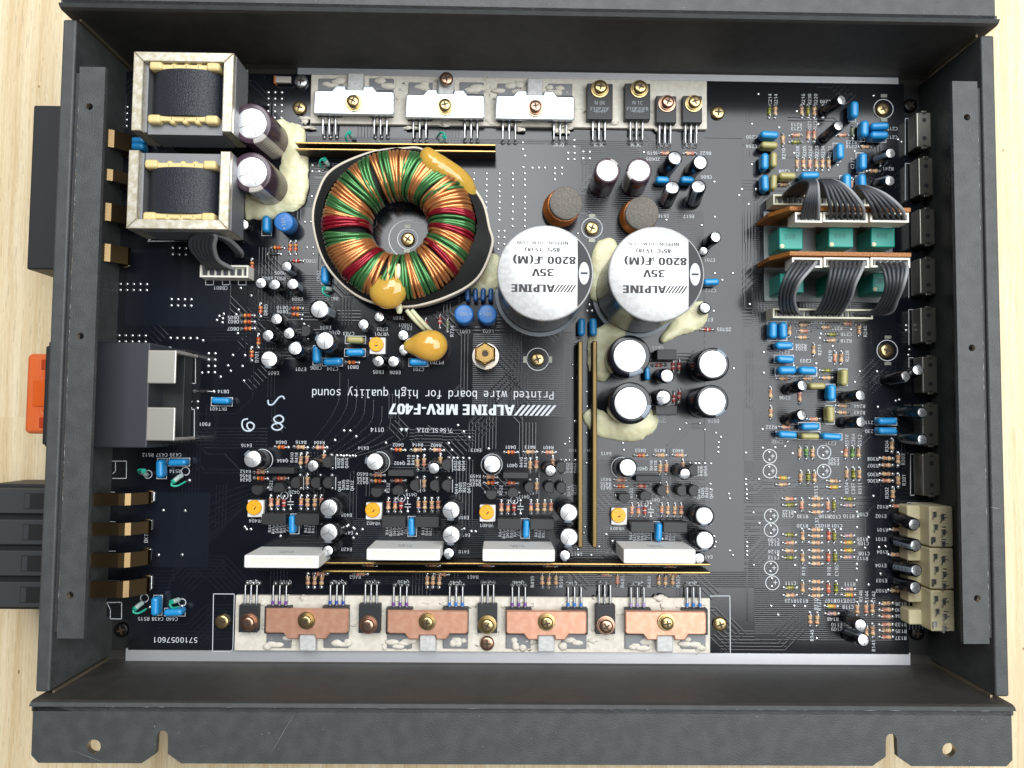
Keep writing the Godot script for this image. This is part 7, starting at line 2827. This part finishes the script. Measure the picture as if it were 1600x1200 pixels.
	ref("D801", -61.2, -21.9)
	ref("E701", -82.5, -20.8)
	ref("E801", -93.6, -19.1)
	ref("E805", -50.7, -20.0)
	ref("E806", -43.8, -19.9)
	ref("C701", -34.3, -21.3)
	ref("T601", -42.9, -42.4)
	ref("PT701", -26.8, -24.2)
	ref("C602", -76.1, -59.5, 90.0, 2.0)
	ref("D805", -97.5, -45.2, 90.0, 2.0)
	ref("D701", -100.6, -25.7, 90.0, 2.0)
	ref("R724", -20.7, -37.2, 90.0, 2.0)
	sbox(-64.5, -34.7, -56.2, -31.6)
	sbox(-64.7, -29.4, -56.2, -26.3)
	sbox(-73.8, -25.5, -65.4, -22.3)
	sbox(-77.6, -30.6, -74.5, -22.6)
	sbox(-38.3, -25.7, -30.4, -22.5)
	sbox(-75.0, -63.8, -71.5, -56.2)
	sbox(-99.9, -84.3, -95.9, -76.1)
	ref("CB801", -116.2, -54.0)
	ref("D805", -110.7, -41.8)
	ref("D802", -110.6, -40.1)
	ref("D807", -110.6, -37.1)
	sline(-122.5, -57.6, -122.4, -55.2)
	sline(-122.4, -55.2, -119.2, -55.3)
	sline(-119.2, -55.3, -119.2, -57.4)
	sline(-119.2, -57.4, -115.6, -57.5)
	sline(-115.6, -57.5, -115.5, -55.3)
	sline(-115.5, -55.3, -112.5, -55.4)
	sline(-112.5, -55.4, -112.5, -57.5)
	sline(-112.5, -57.5, -109.0, -57.5)
	sline(-109.0, -57.5, -109.0, -55.4)
	sline(-109.0, -55.4, -105.8, -55.4)
	sline(-105.8, -55.4, -105.9, -57.8)
	sline(-146.5, -74.9, -146.4, -73.1)
	sline(-146.4, -73.1, -106.9, -73.6)
	sline(-146.6, -73.0, -144.7, -74.8)
	sline(-107.3, -77.8, -107.2, -73.1)
	sline(-110.2, -75.7, -107.2, -73.3)
	sline(-160.3, -64.1, -160.0, -57.4)
	sline(-138.3, -29.2, -135.7, -29.3)
	sline(-135.7, -29.3, -135.6, -28.3)
	sline(-125.6, -24.8, -125.3, -14.5)
	sline(-125.3, -14.5, -134.2, -14.3)
	ref("D814", -113.9, -11.3)
	ref("BKT401", -115.7, -4.2)
	ref("F901", -121.0, 2.1)
	ref("R512", -143.6, 14.8)
	ref("C437", -138.0, 14.8)
	ref("C439", -132.4, 14.7)
	ref("R514", -132.4, 21.3)
	ref("BKT401", -143.2, 46.6, 90.0, 2.1)
	sbox(-118.6, -8.8, -110.0, -5.4)
	sbox(-139.7, 16.2, -135.8, 24.4)
	sbox(-135.0, 16.0, -126.6, 19.2)
	sline(-133.5, -3.8, -125.4, -3.9)
	sline(-125.4, -3.9, -125.1, 7.3)
	sline(-135.7, -14.1, -135.4, -5.0)
	sline(-135.7, 9.4, -135.6, 11.2)
	sline(-135.6, 11.2, -137.9, 11.2)
	sline(-161.9, 17.5, -152.2, 17.4)
	sline(-152.2, 17.4, -152.0, 24.4)
	sline(-152.0, 24.4, -157.5, 24.5)
	sline(-156.6, 17.5, -156.5, 21.6)
	sline(-156.5, 21.6, -157.5, 22.5)
	sring(-128.2, 21.3, 1.6)
	sring(-143.3, 22.7, 1.6)
	sline(-158.8, 28.4, -158.7, 30.0)
	sline(-158.7, 30.0, -156.6, 30.0)
	sline(-158.7, 35.8, -158.8, 41.9)
	sline(-158.8, 41.9, -155.9, 41.9)
	sline(-158.8, 53.8, -155.4, 53.7)
	sline(-158.5, 60.5, -158.6, 63.7)
	ref("R515", -143.1, 80.6)
	ref("C438", -137.5, 80.6)
	ref("C440", -131.7, 80.6)
	sbox(-139.4, 71.2, -135.8, 79.1)
	sbox(-134.8, 76.3, -126.5, 79.4)
	sline(-158.6, 63.7, -158.5, 65.6)
	sline(-158.5, 65.6, -153.1, 65.6)
	sline(-158.5, 76.1, -158.0, 74.2)
	sline(-158.0, 74.2, -152.1, 74.1)
	sline(-152.1, 74.1, -151.9, 80.7)
	sline(-151.9, 80.7, -156.4, 80.7)
	sline(-156.4, 80.7, -156.5, 77.0)
	sline(-156.5, 77.0, -158.0, 74.2)
	sring(-143.0, 72.4, 1.6)
	sring(-127.8, 74.0, 1.4)
	sline(-115.1, 93.4, -115.4, 70.5)
	sline(-115.4, 70.5, -107.0, 70.5)
	sline(-107.0, 70.5, -107.0, 92.6)
	sline(-107.0, 92.6, -108.0, 93.4)
	sline(-108.0, 93.4, -115.1, 93.4)
	sline(86.0, 70.0, 94.0, 69.9)
	sline(94.0, 69.9, 94.1, 93.0)
	ref("Q452", -86.5, 65.7)
	ref("Q448", -65.4, 65.4)
	ref("Q428", -52.2, 65.5)
	ref("Q450", -39.0, 65.3)
	ref("Q446", -17.8, 65.4)
	ref("Q425", -5.3, 65.5)
	ref("R462", -58.5, 63.3)
	ref("R461", -10.9, 63.0)
	ref("Q440", 7.6, 65.2)
	ref("Q445", 29.2, 65.4)
	ref("Q427", 42.9, 65.1)
	ref("Q451", 56.3, 65.2)
	ref("Q447", 78.2, 65.0)
	ref("R483", 50.1, 64.5, 90.0, 2.0)
	ref("R499", 13.4, 64.7, 90.0, 2.0)
	ref("R500", 25.1, 64.6, 90.0, 2.0)
	ref("R488", 61.0, 64.4, 90.0, 2.0)
	ref("R502", 72.8, 64.3, 90.0, 2.0)
	ref("Q428", -99.7, 65.8)
	ref("Q428", -100.1, 65.7)
	vgrid(-98.8, -136.8, 3, 5, 2.8, 2.7)
	vgrid(-82.6, -106.1, 3, 2, 2.8, 2.6)
	vgrid(-12.5, -103.8, 1, 4, 0.1, 2.6)
	vgrid(-7.2, -103.7, 1, 4, 0.1, 2.5)
	vgrid(-1.8, -103.6, 1, 4, 0.1, 2.5)
	vgrid(26.8, -112.9, 2, 2, 2.7, 2.7)
	vgrid(33.2, -113.5, 2, 2, 2.7, 2.9)
	via(29.4, -118.4)
	via(29.4, -115.6)
	via(7.8, -117.0)
	via(7.9, -114.1)
	via(8.8, -111.4)
	via(8.1, -106.6)
	via(11.9, -106.3)
	via(14.6, -106.4)
	via(17.2, -106.4)
	via(21.3, -106.3)
	via(24.3, -106.5)
	via(21.3, -103.9)
	via(24.3, -103.9)
	via(21.4, -101.4)
	via(8.8, -103.8)
	via(8.8, -101.2)
	via(8.8, -98.9)
	via(3.7, -103.7)
	via(3.8, -101.2)
	via(3.8, -98.6)
	via(104.3, -126.6)
	via(88.3, -101.5)
	via(107.1, -139.4)
	via(99.9, -98.5)
	via(105.8, -98.6)
	via(104.2, -109.1)
	via(58.7, -113.6)
	vgrid(-7.2, -93.9, 1, 4, 0.1, 2.4)
	vgrid(-1.7, -94.0, 1, 5, 0.1, 2.5)
	vgrid(-2.0, -79.4, 1, 4, 0.1, 2.6)
	vgrid(0.5, -79.4, 1, 3, 0.0, 2.8)
	via(-82.3, -92.7)
	via(-79.7, -92.8)
	via(-82.3, -82.0)
	via(-79.8, -82.1)
	via(-78.5, -68.6)
	via(-75.9, -68.6)
	via(-81.1, -71.3)
	via(-78.6, -71.3)
	via(-82.7, -41.5)
	via(-81.6, -39.5)
	vgrid(3.8, -93.8, 1, 5, 0.2, 3.1)
	vgrid(9.0, -93.9, 1, 6, 0.6, 2.5)
	via(36.1, -48.9)
	via(38.5, -48.9)
	via(35.2, -46.4)
	via(37.2, -46.4)
	via(39.3, -46.5)
	via(37.3, -51.8)
	via(98.7, -95.9)
	via(102.7, -92.2)
	via(88.5, -86.6)
	via(82.9, -83.0)
	via(68.1, -85.1)
	via(95.9, -62.9)
	via(88.4, -62.8)
	via(91.5, -60.0)
	via(102.9, -50.0)
	via(87.8, -47.0)
	via(67.1, -35.2)
	via(31.0, -78.8)
	via(29.3, -23.9)
	via(29.3, -18.2)
	via(96.1, -23.1)
	via(108.7, -29.9)
	via(108.6, -21.4)
	via(81.7, -42.3)
	via(35.3, -12.7)
	via(35.4, -6.7)
	via(30.3, -0.6)
	via(35.2, 4.3)
	via(28.2, 6.5)
	via(28.2, 7.9)
	via(26.4, 8.8)
	via(49.5, 4.8)
	via(48.7, 6.9)
	via(50.1, 8.2)
	via(50.5, 11.0)
	via(76.3, -0.2)
	via(81.8, -0.3)
	via(83.9, 2.3)
	via(73.6, 2.3)
	via(88.6, 3.6)
	via(90.6, 5.3)
	via(89.6, 7.5)
	via(89.5, 9.6)
	via(89.5, 11.5)
	via(101.0, 11.7)
	via(107.9, 1.9)
	via(107.9, 9.6)
	via(100.9, 22.6)
	via(100.9, 24.7)
	via(101.2, 26.8)
	via(101.2, 28.7)
	via(101.2, 30.5)
	via(86.2, 24.6)
	via(86.2, 26.8)
	via(93.9, 28.6)
	via(94.2, 30.5)
	via(106.3, 22.5)
	via(35.3, 16.6)
	via(103.9, 36.1)
	via(106.3, 40.4)
	via(88.4, 48.2)
	via(87.9, 50.2)
	via(101.2, 48.2)
	via(101.2, 50.0)
	via(101.2, 51.8)
	via(101.2, 53.4)
	via(94.1, 51.7)
	via(95.4, 53.5)
	via(103.9, 57.4)
	via(40.5, 50.5)
	via(46.0, 48.2)
	via(37.3, 53.9)
	via(31.9, 53.9)
	via(34.8, 42.6)
	via(31.7, 51.6)
	via(66.4, 47.1)
	via(-64.3, 4.2)
	via(-61.8, 4.2)
	via(-59.3, 6.5)
	via(-67.9, 8.1)
	via(-47.1, 9.0)
	via(-21.4, 8.9)
	via(-17.7, 1.5)
	via(-15.3, 4.1)
	via(-13.0, 6.4)
	via(-20.0, 11.7)
	via(-5.0, 11.0)
	via(-61.8, 42.5)
	via(-59.7, 43.6)
	via(-58.3, 46.1)
	via(-59.6, 47.7)
	via(-89.1, 47.1)
	via(-64.2, 14.5)
	via(-61.8, 14.5)
	via(-59.4, 14.5)
	vgrid(-136.4, -70.5, 3, 2, 2.7, 2.7)
	vgrid(-160.0, -55.2, 6, 2, 2.7, 2.5)
	vgrid(-136.2, -49.1, 4, 2, 2.7, 2.6)
	vgrid(-159.8, -33.9, 6, 2, 2.7, 2.5)
	vgrid(-136.1, -33.1, 5, 1, 2.7, -0.1)
	via(-122.8, -32.2)
	via(-108.7, -45.1)
	via(-109.6, -43.1)
	via(-116.5, -42.4)
	via(-114.7, -43.3)
	via(-115.0, -41.4)
	via(-117.4, -40.7)
	via(-115.1, -39.7)
	via(-108.7, -35.3)
	via(-103.6, -51.0)
	via(-108.0, -54.1)
	vgrid(-120.3, -26.9, 2, 4, 2.7, 2.6)
	via(-122.8, -18.9)
	via(-112.3, -22.0)
	via(-111.2, -19.8)
	via(-106.4, -21.8)
	via(-115.2, -17.3)
	via(-105.6, -15.8)
	via(-110.4, -26.3)
	via(-105.5, -26.3)
	vgrid(-132.3, -7.1, 4, 2, 2.7, 2.7)
	via(-136.7, 37.2)
	via(-127.9, 37.3)
	via(-138.0, 55.1)
	via(-128.5, 55.0)
	via(-102.9, 44.5)
	via(-101.1, 44.5)
	vgrid(-160.0, -129.5, 2, 4, 2.8, 2.7)
	via(123.3, -132.3)
	via(132.4, -126.8)
	via(115.8, -125.2)
	via(122.1, -114.3)
	via(147.7, -115.4)
	via(140.4, -109.5)
	via(166.3, -120.7)
	via(167.7, -119.7)
	via(158.5, -109.4)
	via(156.1, -139.5)
	via(148.7, -22.4)
	via(155.9, -22.5)
	via(146.6, -18.0)
	via(130.5, -25.5)
	via(121.1, -24.5)
	via(137.4, -32.9)
	via(168.4, -41.8)
	via(168.4, -39.8)
	via(169.6, -31.8)
	via(169.2, -29.5)
	via(145.2, -40.0)
	via(132.1, -36.2)
	via(132.5, -38.0)
	via(156.0, -7.8)
	via(163.5, -10.4)
	via(165.0, -10.9)
	via(118.2, 6.9)
	via(117.2, 8.9)
	via(113.1, 9.4)
	via(120.3, 11.8)
	via(140.7, 11.0)
	via(153.6, 28.9)
	via(146.7, 35.5)
	via(146.6, 41.7)
	via(147.0, 37.5)
	via(139.9, 42.6)
	via(151.4, 45.8)
	via(121.1, 35.9)
	via(149.9, 50.1)
	via(155.6, 49.8)
	via(156.1, 60.6)
	via(120.8, 57.4)
	via(146.4, 56.7)
	via(146.3, 58.6)
	via(113.8, 53.3)
	via(158.3, 49.4)
	via(161.2, 30.8)
	via(120.4, 73.8)
	via(110.9, 73.9)
	via(124.8, 73.9)
	via(113.8, 77.4)
	via(146.2, 63.3)
	via(151.1, 65.0)
	via(129.5, 86.8)
	brushed([[Vector2(-0.1, -2.4), Vector2(-2.0, -1.9), Vector2(-2.5, 0.0), Vector2(-1.6, 2.0), Vector2(0.4, 2.6), Vector2(2.1, 1.6), Vector2(2.4, 0.0), Vector2(0.9, -1.0), Vector2(-0.4, -0.3), Vector2(-0.1, 1.3), Vector2(1.0, 2.1)]], Vector3(-103.4, 0.05, 2.2))
	brushed([[Vector2(-3.3, -0.3), Vector2(-2.9, 1.5), Vector2(-1.3, 1.5), Vector2(0.0, 0.0), Vector2(1.3, -1.5), Vector2(2.8, -1.8), Vector2(3.4, -0.7)]], Vector3(-92.3, 0.05, -7.7))
	brushed([[Vector2(-0.7, -2.6), Vector2(-1.9, -1.6), Vector2(-1.3, -0.3), Vector2(0.3, 0.3), Vector2(1.8, -0.5), Vector2(1.9, -1.8), Vector2(0.6, -2.8), Vector2(-0.7, -2.6)], [Vector2(0.3, 0.3), Vector2(-1.8, 0.8), Vector2(-2.6, 2.0), Vector2(-1.2, 3.1), Vector2(0.7, 2.9), Vector2(1.7, 1.6), Vector2(0.3, 0.3)]], Vector3(-91.1, 0.05, 1.1))
